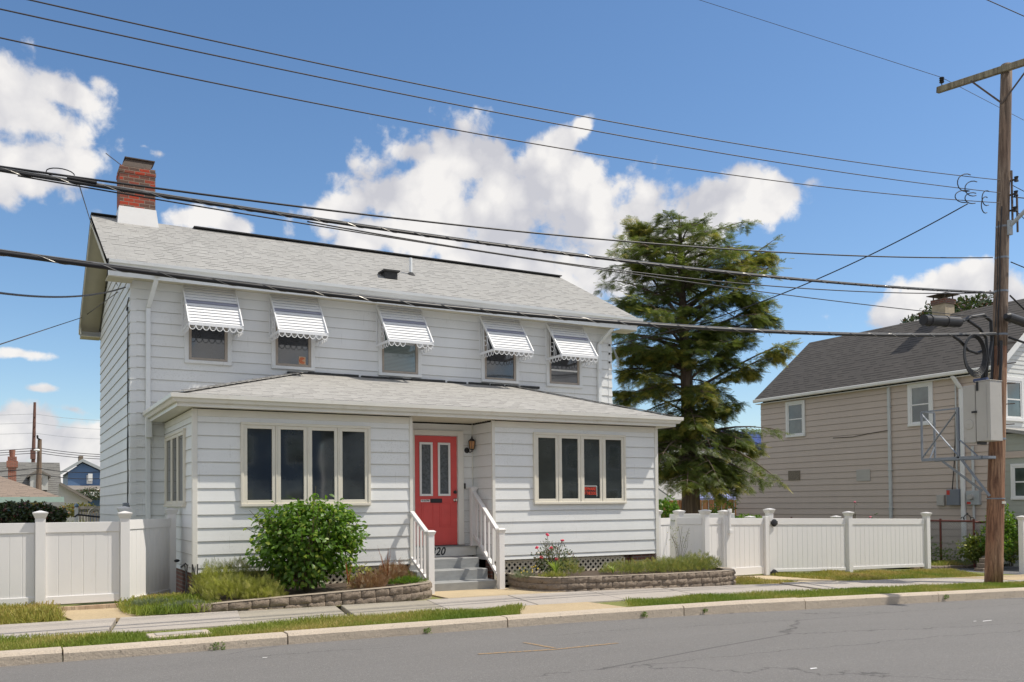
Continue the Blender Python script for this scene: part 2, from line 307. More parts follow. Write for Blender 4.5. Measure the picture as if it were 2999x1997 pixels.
MT['gravel'] = pebbly('orange_gravel', (.50, .39, .24), .7, 55); MT['soil'] = pebbly('soil', (.085, .06, .042), .5, 30)
MT['block'] = pebbly('split_block', (.27, .215, .165), .9, 38); MT['blocktop'] = pebbly('split_block_top', (.38, .32, .25), .4, 45)
MT['turf'] = pebbly('turf_base', (.19, .20, .05), .3, 40)
MT['earth'] = pebbly('earth_base', (.16, .15, .07), .3, 3)
MT['beige'] = siding_mat('beige_siding', (.575, .48, .41), (.44, .36, .30), .03)
MT['nwhite'] = siding_mat('neighbour_white_siding', (.72, .73, .70), (.5, .5, .48), .03)
MT['ngreen'] = siding_mat('grey_green_siding', (.40, .42, .36), (.33, .34, .30), .03)
MT['nroof'] = shingle_mat('dark_shingles', (.105, .095, .085), (.035, .03, .028), 1, .82, .15, .25, .34, .6)
MT['wframe'] = plain('white_window_frame', (.80, .80, .78), .4, .03, 3)
MT['paint'] = None
# ------------------------------------------------------------------ objects
ROOT = {}
def tag(o, label=None, cat=None, group=None, kind=None):
    if label: o['label'] = label
    if cat: o['category'] = cat
    if group: o['group'] = group
    if kind: o['kind'] = kind
    return o
def thing(name, label, cat, loc, group=None):
    o = bpy.data.objects.new(name, None); o.empty_display_size = .2; COL.objects.link(o); o.location = Vector([float(v) for v in loc]); ROOT[o] = Vector(o.location)
    return tag(o, label, cat, group)
class MB:
    def __init__(s): s.v = []; s.f = []; s.T = Matrix.Identity(4); s.under = set()
    def pt(s, p): s.v.append(tuple(s.T @ Vector([float(c) for c in p]))); return len(s.v)-1
    def poly(s, pts): s.f.append([s.pt(p) for p in pts]); return s
    def box(s, a, b):
        x0, y0, z0 = a; x1, y1, z1 = b
        i = [s.pt(p) for p in ((x0, y0, z0), (x1, y0, z0), (x1, y1, z0), (x0, y1, z0), (x0, y0, z1), (x1, y0, z1), (x1, y1, z1), (x0, y1, z1))]
        for f in ((0, 3, 2, 1), (4, 5, 6, 7), (0, 1, 5, 4), (1, 2, 6, 5), (2, 3, 7, 6), (3, 0, 4, 7)): s.f.append([i[j] for j in f])
        return s
    def hexa(s, lo, hi):                  # two quads, same winding
        i = [s.pt(p) for p in lo]; j = [s.pt(p) for p in hi]; n = len(i)
        s.f.append(i[::-1]); s.f.append(j)
        for k in range(n): s.f.append([i[k], i[(k+1) % n], j[(k+1) % n], j[k]])
        return s
    def bar(s, p, q, w, h, up=(0, 0, 1)):
        p = Vector([float(c) for c in p]); q = Vector([float(c) for c in q]); d = (q-p).normalized(); up = Vector(up)
        sx = d.cross(up)
        if sx.length < 1e-4: sx = d.cross(Vector((1, 0, 0)))
        sx.normalize(); sy = sx.cross(d).normalized(); a = sx*w/2; b = sy*h/2
        return s.hexa([p-a-b, p+a-b, p+a+b, p-a+b], [q-a-b, q+a-b, q+a+b, q-a+b])
    def tube(s, pts, r, n=8, cap=True):
        pts = [Vector([float(c) for c in p]) for p in pts]; rs = r if isinstance(r, (list, tuple)) else [r]*len(pts); rings = []
        ref = None
        for k, p in enumerate(pts):
            d = (pts[min(k+1, len(pts)-1)]-pts[max(k-1, 0)])
            if d.length < 1e-9: d = Vector((0, 0, 1))
            d.normalize()
            if ref is None: ref = Vector((0, 0, 1)) if abs(d.z) < .9 else Vector((1, 0, 0))
            a = (ref-d*ref.dot(d)).normalized(); ref = a; b = d.cross(a)
            rings.append([s.pt(p+(a*math.cos(t)+b*math.sin(t))*rs[k]) for t in [2*math.pi*j/n for j in range(n)]])
        for k in range(len(rings)-1):
            for j in range(n): s.f.append([rings[k][j], rings[k][(j+1) % n], rings[k+1][(j+1) % n], rings[k+1][j]])
        if cap: s.f.append(rings[0][::-1]); s.f.append(rings[-1])
        return s
    def sphere(s, c, r, n=10, sq=(1, 1, 1)):
        R = []
        for i in range(1, n//2+1):
            t = math.pi*i/(n//2+1); R.append([s.pt((c[0]+r*sq[0]*math.sin(t)*math.cos(a), c[1]+r*sq[1]*math.sin(t)*math.sin(a), c[2]+r*sq[2]*math.cos(t))) for a in [2*math.pi*j/n for j in range(n)]])
        t = s.pt((c[0], c[1], c[2]+r*sq[2])); b = s.pt((c[0], c[1], c[2]-r*sq[2]))
        for j in range(n):
            s.f.append([t, R[0][j], R[0][(j+1) % n]]); s.f.append([b, R[-1][(j+1) % n], R[-1][j]])
            for k in range(len(R)-1): s.f.append([R[k][j], R[k+1][j], R[k+1][(j+1) % n], R[k][(j+1) % n]])
        return s
    def build(s, name, mat, parent=None, smooth=False, bevel=0.0, fix=True, label=None):
        me = bpy.data.meshes.new(name); base = ROOT.get(parent, Vector((0, 0, 0))) if parent else Vector((0, 0, 0))
        me.from_pydata([(v[0]-base.x, v[1]-base.y, v[2]-base.z) for v in s.v], [], s.f)
        if fix:
            bm = bmesh.new(); bm.from_mesh(me); bmesh.ops.recalc_face_normals(bm, faces=bm.faces); bm.to_mesh(me); bm.free()
        mats = mat if isinstance(mat, list) else [mat]
        for mm in mats: me.materials.append(mm)
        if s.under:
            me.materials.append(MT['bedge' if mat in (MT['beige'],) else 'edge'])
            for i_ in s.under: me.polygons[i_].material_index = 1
        if smooth: me.polygons.foreach_set('use_smooth', [True]*len(me.polygons))
        o = bpy.data.objects.new(name, me); COL.objects.link(o)
        if parent: o.parent = parent; ROOT[o] = base
        if bevel:
            bv = o.modifiers.new('bevel', 'BEVEL'); bv.width = bevel; bv.segments = 1; bv.limit_method = 'ANGLE'
        if label: o['label'] = label
        return o
def np_mesh(name, V, F, mat, parent=None, rnd=None, smooth=False):
    base = np.array(ROOT.get(parent, Vector((0, 0, 0)))) if parent else np.zeros(3)
    V = np.asarray(V, np.float32)-base.astype(np.float32); F = np.asarray(F, np.int32); k = F.shape[1]
    me = bpy.data.meshes.new(name); me.vertices.add(len(V)); me.vertices.foreach_set('co', V.ravel()); me.loops.add(F.size); me.loops.foreach_set('vertex_index', F.ravel())
    me.polygons.add(len(F)); me.polygons.foreach_set('loop_start', np.arange(0, F.size, k, dtype=np.int32)); me.polygons.foreach_set('loop_total', np.full(len(F), k, np.int32))
    me.update(calc_edges=True)
    if rnd is not None:
        at = me.attributes.new('rnd', 'FLOAT', 'POINT'); at.data.foreach_set('value', np.asarray(rnd, np.float32))
    me.materials.append(mat)
    if smooth: me.polygons.foreach_set('use_smooth', [True]*len(me.polygons))
    o = bpy.data.objects.new(name, me); COL.objects.link(o)
    if parent: o.parent = parent; ROOT[o] = Vector(base)
    return o
# templates (k verts, quads)
LEAF = (np.array([[0, 0, 0], [.28, .45, .07], [0, 1, -.12], [-.28, .45, .07]]), np.array([[0, 1, 2, 3]]))
LEAF2 = (np.array([[0, 0, 0], [.30, .35, .10], [.22, .75, .02], [0, 1.0, -.18], [-.22, .75, .02], [-.30, .35, .10], [0, .45, -.02]]), np.array([[0, 1, 2, 6], [6, 2, 3, 4], [0, 6, 4, 5]]))
BLADE = (np.array([[-.03, 0, 0], [.03, 0, 0], [.02, .15, .6], [-.02, .15, .6]]), np.array([[0, 1, 2, 3]]))
def spray_template(n=8):
    v = []; f = []
    for i in range(n):
        t = (i+.5)/n; L_ = .34*(1-t)+.10
        for sgn in (-1, 1):
            b = len(v); y = t*.95
            v += [[0, y-.012, 0], [0, y+.022, 0], [sgn*L_, y+L_*.8+.01, -.12*abs(L_)], [sgn*L_*.80, y+L_*.55, -.04]]
            f.append([b, b+1, b+2, b+3])
    b = len(v); v += [[-.018, 0, .0], [.018, 0, .0], [.008, 1.08, -.06], [-.008, 1.08, -.06]]; f.append([b, b+1, b+2, b+3])
    return np.array(v), np.array(f)
SPRAY = spray_template()
def scatter(T, P, D, U, S_, r=None):
    """template y axis along D, z axis near U"""
    P = np.asarray(P, float); D = np.asarray(D, float); D /= np.linalg.norm(D, axis=1, keepdims=True)+1e-9
    U = np.asarray(U, float); X = np.cross(D, U); X /= np.linalg.norm(X, axis=1, keepdims=True)+1e-9; Z = np.cross(X, D)
    R = np.stack([X, D, Z], axis=2); tv, tf = T; n = len(P)
    V = np.einsum('nij,kj->nki', R, tv)*np.asarray(S_, float).reshape(n, 1, 1)+P[:, None, :]
    F = tf[None]+(np.arange(n)*len(tv))[:, None, None]
    if r is None: r = rng.random(n)
    return V.reshape(-1, 3), F.reshape(-1, tf.shape[1]), np.repeat(r, len(tv))
def rdir(n, up=0.0, horiz=1.0):
    d = rng.normal(size=(n, 3)); d /= np.linalg.norm(d, axis=1, keepdims=True); d[:, :2] *= horiz; d[:, 2] += up; return d
# ------------------------------------------------------------------ ground and street (setting)
def strip(name, mat, xs, ya, yb, za, zb=None, ny=1):
    """sheet following the ground along X between ya(x) and yb(x)"""
    V = []; F = []
    fa = ya if callable(ya) else (lambda x: ya); fb = yb if callable(yb) else (lambda x: yb); fz = za if callable(za) else (lambda x, y: g(x)+za)
    for x in xs:
        for j in range(ny+1):
            y = fa(x)+(fb(x)-fa(x))*j/ny; V.append((x, y, fz(x, y)))
    m_ = ny+1
    for i in range(len(xs)-1):
        for j in range(ny): F.append([i*m_+j, (i+1)*m_+j, (i+1)*m_+j+1, i*m_+j+1])
    o = np_mesh(name, V, F, mat); return o
XS = np.concatenate([np.linspace(-150, -8, 12), np.linspace(-7, 30, 75), np.linspace(33, 150, 12)])
KF, KB, SWF, SWB = -4.35, -4.15, -3.15, -1.8
# one ground sheet reaching the horizon
def ground():
    xs = np.concatenate([[-900, -300, -100], np.linspace(-40, 60, 51), [120, 300, 900]]); ys = np.concatenate([np.linspace(-4.25, 20, 20), [26, 34, 45, 70, 120, 300, 1200]])
    V = [(x, y, g(x)-.06-(.4*min(1, max(0, (y-10)/30)))) for x in xs for y in ys]; n = len(ys)
    F = [[i*n+j, (i+1)*n+j, (i+1)*n+j+1, i*n+j+1] for i in range(len(xs)-1) for j in range(n-1)]
    tag(np_mesh('ground', V, F, MT['earth']), kind='structure')
ground()
def kd(x): return .11 if x < 4 else min(.15, .11+.01*(x-4))
tag(strip('road', MT['asph'], XS, -60, KF+.02, lambda x, y: g(x)-kd(x)+min(.10, .02*(KF-y)) if y > -10 else g(x)-kd(x)+.10, ny=60), kind='structure')
def kerb():
    m = MB(); x = -40.0; rs = random.Random(3); joints = [-14, -11, -8, -5.4, -2.0, .25, 3.05, 5.9, 8.3, 11.5, 14.6, 17.5, 20.5, 24, 28, 34]
    for a, b in zip([-40]+joints, joints+[40]):
        dz = rs.uniform(-.008, .008); n = max(2, int((b-a)/.5)); prof = []
        for i in range(n+1):
            X = a+.008+(b-a-.016)*i/n; z = g(X)+dz+.012; j = rs.uniform(-.006, .006)
            prof.append([(X, KF+.004*rs.random(), z-kd(X)-.05), (X, KF+j, z-.035), (X, KF+.03+j, z-.004), (X, KB, z), (X, KB, z-.25)])
        for i in range(n):
            for k_ in range(4): m.poly([prof[i][k_], prof[i+1][k_], prof[i+1][k_+1], prof[i][k_+1]])
        m.poly(prof[0]); m.poly(prof[-1][::-1])
    tag(m.build('kerb', MT['kerb'], fix=False), kind='structure')
kerb()
def sidewalk():
    joints = [-30, -22, -16, -12, -8.8, -6, -4.1, -1.35, .15, 1.55, 2.95, 4.35, 5.9, 7.4, 8.8, 10.2, 11.6, 13.1, 14.6, 16.1, 17.7, 19.5, 22, 25, 29, 34, 40]
    rs = random.Random(5); m = MB(); m2 = MB()
    for a, b in zip(joints, joints[1:]):
        dz = rs.uniform(-.006, .012); t = (m2 if a in (.15, 1.55) else m); n = 3; sk = rs.uniform(-.04, .04)
        w = .012
        lo_ = [(a+w-.12+sk, SWF, g(a)+.0+dz), (b-w-.12+sk, SWF, g(b)+dz), (b-w+.12+sk, SWB, g(b)+dz+.01), (a+w+.12+sk, SWB, g(a)+dz+.01)]
        t.hexa([(p[0], p[1], p[2]-.1) for p in lo_], lo_)
    o = m.build('sidewalk', MT['walk'], bevel=.008); tag(o, kind='structure')
    tag(m2.build('sidewalk_repair_slab', MT['walk2'], bevel=.008), kind='structure')
sidewalk()
def slab(name, mat, pts, dz=.004, kind='structure', thick=.05):
    m = MB(); P = [(p[0], p[1], g(p[0])+dz+(p[2] if len(p) > 2 else 0)) for p in pts]
    m.hexa([(a, b, c-thick) for a, b, c in P], P); return tag(m.build(name, mat), kind=kind)
slab('doorstep_pad', MT['pad'], [(3.45, SWB-.01), (5.6, SWB-.01), (5.3, -.55), (3.45, -.55)], .012)
slab('verge_pad', MT['gravel'], [(3.35, KB), (5.15, KB), (5.05, SWF-.02), (3.9, SWF-.02)], .004)
slab('gravel_apron', MT['gravel'], [(-1.75, SWB), (-.95, SWB), (-1.05, -.55), (-1.95, -.55)], .010)
slab('gate_path', MT['pad'], [(10.1, SWB), (12.3, SWB), (11.85, .2), (10.75, .2)], .006)
slab('driveway', MT['asph2'], [(17.0, SWB), (27.5, SWB), (28, .9), (18.2, 1.1)], -.03)
slab('driveway_apron', MT['gravel'], [(15.4, SWB), (27.5, SWB), (27.5, SWF+.4), (16.2, SWF+.4)], .012)
def turf_bed(name, poly, dz=.0, n=1):
    m = MB(); m.poly([(p[0], p[1], g(p[0])+dz+(p[2] if len(p) > 2 else 0)) for p in poly]); return tag(m.build(name, MT['turf'], fix=False), kind='structure')
def inpoly(P, poly):
    x, y = P[:, 0], P[:, 1]; c = np.zeros(len(P), bool); n = len(poly); j = n-1
    for i in range(n):
        xi, yi = poly[i][:2]; xj, yj = poly[j][:2]
        c ^= ((yi > y) != (yj > y)) & (x < (xj-xi)*(y-yi)/(yj-yi+1e-12)+xi); j = i
    return c
def vnoise(P, s, seed):
    r = np.random.default_rng(seed); t = np.zeros(len(P))
    for k in range(6):
        a = r.uniform(0, 6.28); f = s*r.uniform(.6, 1.6); ph = r.uniform(0, 6.28); t += np.sin((P[:, 0]*math.cos(a)+P[:, 1]*math.sin(a))*f+ph)
    return t/3
LIDP = G(820*.6366, 1600+408*.6366); HOLES = [(LIDP[0]+.01, LIDP[1], .35, .19)]
def grass(name, poly, dens, h, mat, label, zf=lambda P: np.zeros(len(P)), wid=1.0, lean=.5):
    xs = [p[0] for p in poly]; ys = [p[1] for p in poly]; area = (max(xs)-min(xs))*(max(ys)-min(ys)); n = int(area*dens)
    P = np.stack([rng.uniform(min(xs), max(xs), n), rng.uniform(min(ys), max(ys), n)], 1); jit = P+rng.normal(0, .035, P.shape)
    k = inpoly(jit, poly)
    for hx, hy, hw, hd in HOLES: k &= ~((abs(P[:, 0]-hx) < hw) & (abs(P[:, 1]-hy) < hd))
    P = P[k]; n = len(P)
    z = np.interp(P[:, 0], GX, GZ)-.015+zf(P); dry = vnoise(P, 3.0, 5)*.5+.5
    D = rng.normal(0, lean, (n, 3)); D[:, 2] = 1; U = rng.normal(size=(n, 3))
    sz = h*rng.uniform(.5, 1.25, n)*(1+.25*vnoise(P, 5, 8))
    # BLADE runs along z: rotate so its z follows D
    tv = BLADE[0][:, [0, 2, 1]].copy(); tv[:, 0] *= wid; tv[:, 2] *= .8
    V, F, r = scatter((tv/.6, BLADE[1]), np.column_stack([P, z]), D, U, sz, np.clip(dry*.6+rng.random(n)*.45-.02, 0, 1))
    o = np_mesh(name, V, F, mat, rnd=r); tag(o, label, 'grass', kind='stuff'); return o
def grass_mat(name, gr, mid, straw, thr=.62):
    m = bpy.data.materials.new(name); m.use_nodes = True; nt = m.node_tree; nt.nodes.clear(); k = NB(nt)
    o = k.n('ShaderNodeOutputMaterial'); b = k.n('ShaderNodeBsdfPrincipled'); t = k.n('ShaderNodeBsdfTranslucent'); mx = k.n('ShaderNodeMixShader'); mx.inputs[0].default_value = .35
    at = k.n('ShaderNodeAttribute', attribute_name='rnd'); cr = k.n('ShaderNodeValToRGB'); k.l(at.outputs['Fac'], cr.inputs[0])
    e = cr.color_ramp.elements; e[0].position = 0; e[0].color = (*gr, 1); e[1].position = 1; e[1].color = (*straw, 1); a = e.new(thr); a.color = (*mid, 1)
    k.l(cr.outputs[0], b.inputs['Base Color']); k.l(cr.outputs[0], t.inputs[0]); b.inputs['Roughness'].default_value = .6
    k.l(b.outputs[0], mx.inputs[1]); k.l(t.outputs[0], mx.inputs[2]); k.l(mx.outputs[0], o.inputs[0]); return m
MT['grass'] = grass_mat('verge_grass', (.14, .23, .022), (.27, .32, .045), (.55, .43, .15), .58)
MT['dryg'] = grass_mat('dry_grass', (.17, .25, .03), (.34, .33, .06), (.56, .42, .15), .5)
verge1 = [(-40, KB), (3.3, KB), (3.85, SWF+.02), (1.5, SWF-.02), (-.35, SWF-.42), (-1.2, SWF-.38), (-1.9, SWF-.02), (-40, SWF)]
verge2 = [(5.15, KB), (40, KB), (40, SWF), (7.2, SWF), (5.75, SWF-.08)]
strip('verge_soil', MT['turf'], XS, KB, SWF, -.02)['kind'] = 'structure'
grass('verge_grass', [p for p in [(-6, KB), (3.3, KB), (3.95, SWF+.05), (1.9, SWF+.03), (.4, SWF-.08), (-.35, SWF-.42), (-1.2, SWF-.35), (-1.9, SWF+.02), (-6, SWF)]], 6000, .055, MT['grass'], 'short green grass in the kerbside strip left of the doorway path')
grass('verge_grass', [(5.15, KB), (26, KB), (26, SWF), (7.2, SWF+.04), (5.75, SWF-.05)], 4200, .052, MT['grass'], 'green grass in the kerbside strip running past the utility pole')
lawnR = [(11.6, -1.75), (16.3, -1.85), (17.4, -1.0), (18.2, .0), (11.9, .12), (11.75, -.6)]
turf_bed('lawn_soil', [(10.4, SWB+.02), (18.6, SWB-.02), (18.4, 1.1), (10.4, 1.1)], -.01)
grass('lawn_grass', [(12.25, -1.78), (16.6, -1.85), (17.3, -1.1), (18.3, .2), (11.95, .35), (11.9, -.4)], 2600, .075, MT['dryg'], 'yellowing lawn in front of the long white fence panels')
grass('lawn_grass', [(9.6, -1.75), (10.9, -1.85), (11.0, -1.5), (10.6, -.5), (10.1, -.4)], 2600, .07, MT['dryg'], 'small dry grass wedge between block planter and gate path')
turf_bed('front_soil', [(-8, SWB+.0), (3.4, SWB+.0), (3.4, 2.8), (-8, 2.8)], .0)
grass('lawn_grass', [(-6, -1.8), (-1.85, -1.8), (-2.0, -.35), (-6, .4)], 3200, .10, MT['dryg'], 'dry tufted grass in front of the leftmost fence panel', zf=lambda P: .05*np.clip((P[:, 1]+1.8)/.4, 0, 1))
grass('lawn_grass', [(-1.0, -1.8), (-.3, -1.85), (.1, -1.5), (-.05, -.2), (-.7, .6), (-1.0, -.2), (-1.15, -1.2)], 4200, .11, MT['grass'], 'long green grass tuft beside the golden shrub and gate post', zf=lambda P: .04+0*P[:, 0])
# ------------------------------------------------------------------ wall building helpers
def frame_T(origin, u, n):
    """local x = along wall to the viewer's right, y = outwards, z = up"""
    u = Vector(u); n = Vector(n); M_ = Matrix.Identity(4)
    for i in range(3): M_[i][0] = u[i]; M_[i][1] = n[i]; M_[i][3] = origin[i]
    return M_
def lap(m, u0, u1, z0, z1, exp_=.203, lip=.014, clip=None, skip=None, zref=None):
    """lapped boards on a wall in local frame; clip(z)->(u0,u1)"""
    z = z0 if zref is None else zref
    while z < z1-1e-4:
        zt = min(z+exp_, z1); zb = max(z, z0)
        if zt > zb+1e-4:
            a, b = (u0, u1); a2, b2 = a, b
            if clip: a, b = clip(zb); a2, b2 = clip(zt)
            if b-a > .02:
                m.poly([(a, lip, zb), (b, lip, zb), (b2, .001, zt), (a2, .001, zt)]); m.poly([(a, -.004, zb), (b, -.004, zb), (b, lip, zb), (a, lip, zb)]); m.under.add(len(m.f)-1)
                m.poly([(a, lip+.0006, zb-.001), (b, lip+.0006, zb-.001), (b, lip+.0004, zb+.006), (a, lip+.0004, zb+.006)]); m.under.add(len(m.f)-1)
        z += exp_
def casement(T, par, u0, u1, z0, z1, n, fw=.055, mull=.05, proud=.05, glass='glass', frame='frame', name='window'):
    """row of casements: outer casing, sash frames, panes"""
    m = MB(); m.T = T; tw = .045
    m.box((u0, 0, z1-tw), (u1, proud, z1)); m.box((u0, 0, z0), (u1, proud+.015, z0+tw)); m.box((u0, 0, z0+tw), (u0+tw, proud, z1-tw)); m.box((u1-tw, 0, z0+tw), (u1, proud, z1-tw))
    w = (u1-u0-2*tw)/n
    for i in range(1, n): x = u0+tw+w*i; m.box((x-.012, 0, z0+tw), (x+.012, proud-.004, z1-tw))
    win = m.build(name, MT[frame], par, bevel=.004)
    for i in range(n):
        a = u0+tw+w*i+(.014 if i else 0); b = u0+tw+w*(i+1)-(.014 if i < n-1 else 0); s = MB(); s.T = T
        s.box((a, 0, z0+tw), (a+fw, proud-.012, z1-tw)); s.box((b-fw, 0, z0+tw), (b, proud-.012, z1-tw)); s.box((a+fw, 0, z1-tw-fw), (b-fw, proud-.012, z1-tw)); s.box((a+fw, 0, z0+tw), (b-fw, proud-.012, z0+tw+fw))
        s.build('sash', MT[frame], win, bevel=.004)
        q = MB(); q.T = T; q.box((a+fw, 0, z0+tw+fw), (b-fw, .020, z1-tw-fw)); q.build('pane', MT[glass], win)
    return win
def hung(T, par, u0, u1, z0, z1, tw=.09, sw=.045, glass='glassup', frame='wframe', sash='sashb', mid=True, proud=.046):
    """double-hung window: casing, sash, meeting rail, two panes"""
    m = MB(); m.T = T
    m.box((u0, 0, z1-tw), (u1, proud, z1)); m.box((u0, 0, z0), (u1, proud+.02, z0+tw*.8)); m.box((u0, 0, z0+tw*.8), (u0+tw, proud, z1-tw)); m.box((u1-tw, 0, z0+tw*.8), (u1, proud, z1-tw))
    win = m.build('window', MT[frame], par, bevel=.004); a, b, c, d = u0+tw, u1-tw, z0+tw*.8, z1-tw
    s = MB(); s.T = T; s.box((a, 0, c), (a+sw, proud-.012, d)); s.box((b-sw, 0, c), (b, proud-.012, d)); s.box((a+sw, 0, c), (b-sw, proud-.012, c+sw)); s.box((a+sw, 0, d-sw), (b-sw, proud-.012, d))
    zm = (c+d)/2
    if mid: s.box((a+sw, 0, zm-.02), (b-sw, proud-.016, zm+.02))
    s.build('sash', MT[sash], win, bevel=.003)
    for lo_, hi in (((c+sw), (zm-.02)), ((zm+.02), (d-sw))):
        q = MB(); q.T = T; q.box((a+sw, 0, lo_), (b-sw, .017 if lo_ < zm-.1 else .019, hi)); q.build('pane', MT[glass], win)
    return win
# ------------------------------------------------------------------ the white house
YM, HX0, HX1, HY1 = 2.84, -.565, 9.81, 8.75
EZ = 5.56; RZ = 7.46; RY = 5.79; OV = .42      # roof underside eave height, ridge top
def white_house():
    H = thing('white_house', 'white two storey house with red front door and five striped awnings', 'house', (4.4, 3, 0))
    Tf = frame_T((0, YM, 0), (1, 0, 0), (0, -1, 0)); Tl = frame_T((HX0, 0, 0), (0, -1, 0), (-1, 0, 0)); Tr = frame_T((HX1, 0, 0), (0, 1, 0), (1, 0, 0))
    # main walls
    core = MB(); core.box((HX0+.004, YM+.004, -.1), (HX1-.004, HY1-.004, 5.60))
    gz = lambda y: 5.48+(RY-YM-abs(y-RY))*.507+.0
    core.hexa([(HX0+.004, YM, 5.55), (HX0+.004, HY1, 5.55), (HX0+.004, RY, RZ-.2)], [(HX1-.004, YM, 5.55), (HX1-.004, HY1, 5.55), (HX1-.004, RY, RZ-.2)])
    core.build('wall_core', MT['dark'], H)
    m = MB(); m.T = Tf; lap(m, HX0, HX1, .30, 5.47, zref=.302-.203*0)
    m.T = Tl
    def clipL(z):
        if z <= 5.47: return (-HY1, -YM)
        d = (z-5.47)/.507; return (-HY1+d, -YM-d)
    lap(m, -HY1, -YM, .1, 7.25, clip=clipL, zref=.302-.203)
    m.T = Tr
    def clipR(z):
        if z <= 5.47: return (YM, HY1)
        d = (z-5.47)/.507; return (YM+d, HY1-d)
    lap(m, YM, HY1, .1, 7.25, clip=clipR, zref=.302-.203)
    m.T = Matrix.Identity(4)
    wall = m.build('wall', MT['siding'], H, fix=False)
    # corner caps, one per board
    for (x, sx) in ((HX0, -1), (HX1, 1)):
        c = MB(); z = .302
        while z < 5.4:
            o1 = .022; o2 = .008; w = .085
            c.hexa([(x+sx*o1, YM-o1, z-.012), (x-sx*w, YM-o1, z-.012), (x-sx*w, YM+.0, z-.012), (x, YM, z-.012), (x, YM+w, z-.012), (x+sx*o1, YM+w, z-.012)],
                   [(x+sx*o2, YM-o2, z+.198), (x-sx*w, YM-o2, z+.198), (x-sx*w, YM+.0, z+.198), (x, YM, z+.198), (x, YM+w, z+.198), (x+sx*o2, YM+w, z+.198)])
            z += .203
        c.build('corner_cap', MT['siding'], H)
    # gable roof
    x0, x1 = -1.0, 10.28; yf, yb = YM-OV, HY1+OV; th = .10; ze = 5.74
    zr = ze+(RY-yf)*.507
    r = MB()
    for (ya, s) in ((yf, 1), (yb, -1)):
        r.hexa([(x0, ya, ze-th), (x1, ya, ze-th), (x1, RY, zr-th), (x0, RY, zr-th)], [(x0, ya, ze), (x1, ya, ze), (x1, RY, zr), (x0, RY, zr)])
    roof = r.build('roof', MT['roof'], H)
    # dark drip edge + ridge vent
    d = MB(); d.box((x0+.01, yf-.012, ze-.07), (x1-.01, yf-.001, ze-.006)); d.build('drip_edge', MT['ridge'], roof)
    d = MB(); d.bar((1.0, RY, zr+.006), (x1, RY, zr+.006), .26, .022); d.build('ridge_vent', MT['ridge'], roof); d = MB(); d.bar((x0, RY, zr+.006), (-.5, RY, zr+.006), .26, .012); d.build('ridge_cap', MT['ridge'], roof)
    # soffits, rake boards
    s = MB()
    for xa, xb in ((x0+.02, HX0-.003), (HX1+.003, x1-.02)):
        for ya in (yf+.01, yb-.01):
            s.poly([(xa, ya, ze-th-.015), (xb, ya, ze-th-.015), (xb, RY, zr-th-.02), (xa, RY, zr-th-.02)])
    s.poly([(HX0, yf+.01, 5.50), (HX1, yf+.01, 5.50), (HX1, YM, 5.50), (HX0, YM, 5.50)])
    for xx in (x0+.02, x1-.02): s.poly([(xx, yb, ze-.2), (xx, yb-.45, 5.50), (xx, yb-.42, ze-.05)])
    s.box((x0+.02, yf+.012, 5.44), (HX0-.0, yf+.43, 5.455)); s.box((x0+.02, HY1-.05, 5.44), (HX0-.0, yb-.012, 5.455))
    s.box((HX1+.0, yf+.012, 5.44), (x1-.02, yf+.43, 5.455))
    s.build('soffit', MT['soffit'], roof, fix=False)
    for xx, sg in ((x0, 1), (x1-.02, 1)):
        k = MB()
        for ya in (yf, yb):
            a = ya; k.hexa([(xx, a, ze-.20), (xx+.02, a, ze-.20), (xx+.02, RY, zr-.20), (xx, RY, zr-.20)], [(xx, a, ze-.012), (xx+.02, a, ze-.012), (xx+.02, RY, zr-.012), (xx, RY, zr-.012)])
        k.build('rake_board', MT['soffit'], roof)
    for nm_, a_, b_ in (('fascia', (x0+.022, yf, 5.455), (x1-.022, yf+.02, ze-.075)), ('frieze', (HX0+.01, YM-.03, 5.36), (HX1-.01, YM-.016, 5.497)), ('fascia', (x0+.022, yb-.02, 5.455), (x1-.022, yb, ze-.08))): k = MB(); k.box(a_, b_); k.build(nm_, MT['gutterw'], roof)
    # gutter with open top
    def gutter(path_fn, nm, mat, par, prof):
        gm = MB(); n = len(prof); A_ = [gm.pt(p) for p in path_fn[0]]; B_ = [gm.pt(p) for p in path_fn[1]]
        for i in range(n-1): gm.f.append([A_[i], A_[i+1], B_[i+1], B_[i]])
        gm.f.append(A_); gm.f.append(B_[::-1]); return gm.build(nm, mat, par, fix=False)
    prof = [(0, -.025), (0, -.14), (.055, -.145), (.085, -.095), (.118, -.075), (.125, -.022), (.112, -.018)]
    def gp(x, y, z): return [(x, y-a, z+b) for a, b in prof]
    gutter((gp(x0+.03, yf-.012, ze-.01), gp(x1+.06, yf-.012, ze-.01)), 'gutter', MT['gutterw'], roof, prof)
    gb = MB(); gb.box((x0-.0, yb, ze-.15), (x0+3, yb+.12, ze-.04)); gb.build('gutter', MT['gutterw'], roof)
    # chimney
    cx0, cx1, cy0, cy1 = -.49, .19, 5.42, 5.98
    ch = MB(); ch.box((cx0, cy0, 7.0), (cx1, cy1, 8.44)); ch.box((cx0-.012, cy0-.012, 8.30), (cx1+.012, cy1+.012, 8.37)); chim = ch.build('chimney', MT['brick'], roof)
    fl = MB(); fl.hexa([(cx0-.05, cy0-.06, 7.22), (cx1+.06, cy0-.06, 7.22), (cx1+.06, cy1+.06, 7.22), (cx0-.05, cy1+.06, 7.22)], [(cx0-.014, cy0-.014, 7.60), (cx1+.014, cy0-.014, 7.60), (cx1+.014, cy1+.014, 7.60), (cx0-.014, cy1+.014, 7.60)]); fl.build('flashing', MT['flash'], roof)
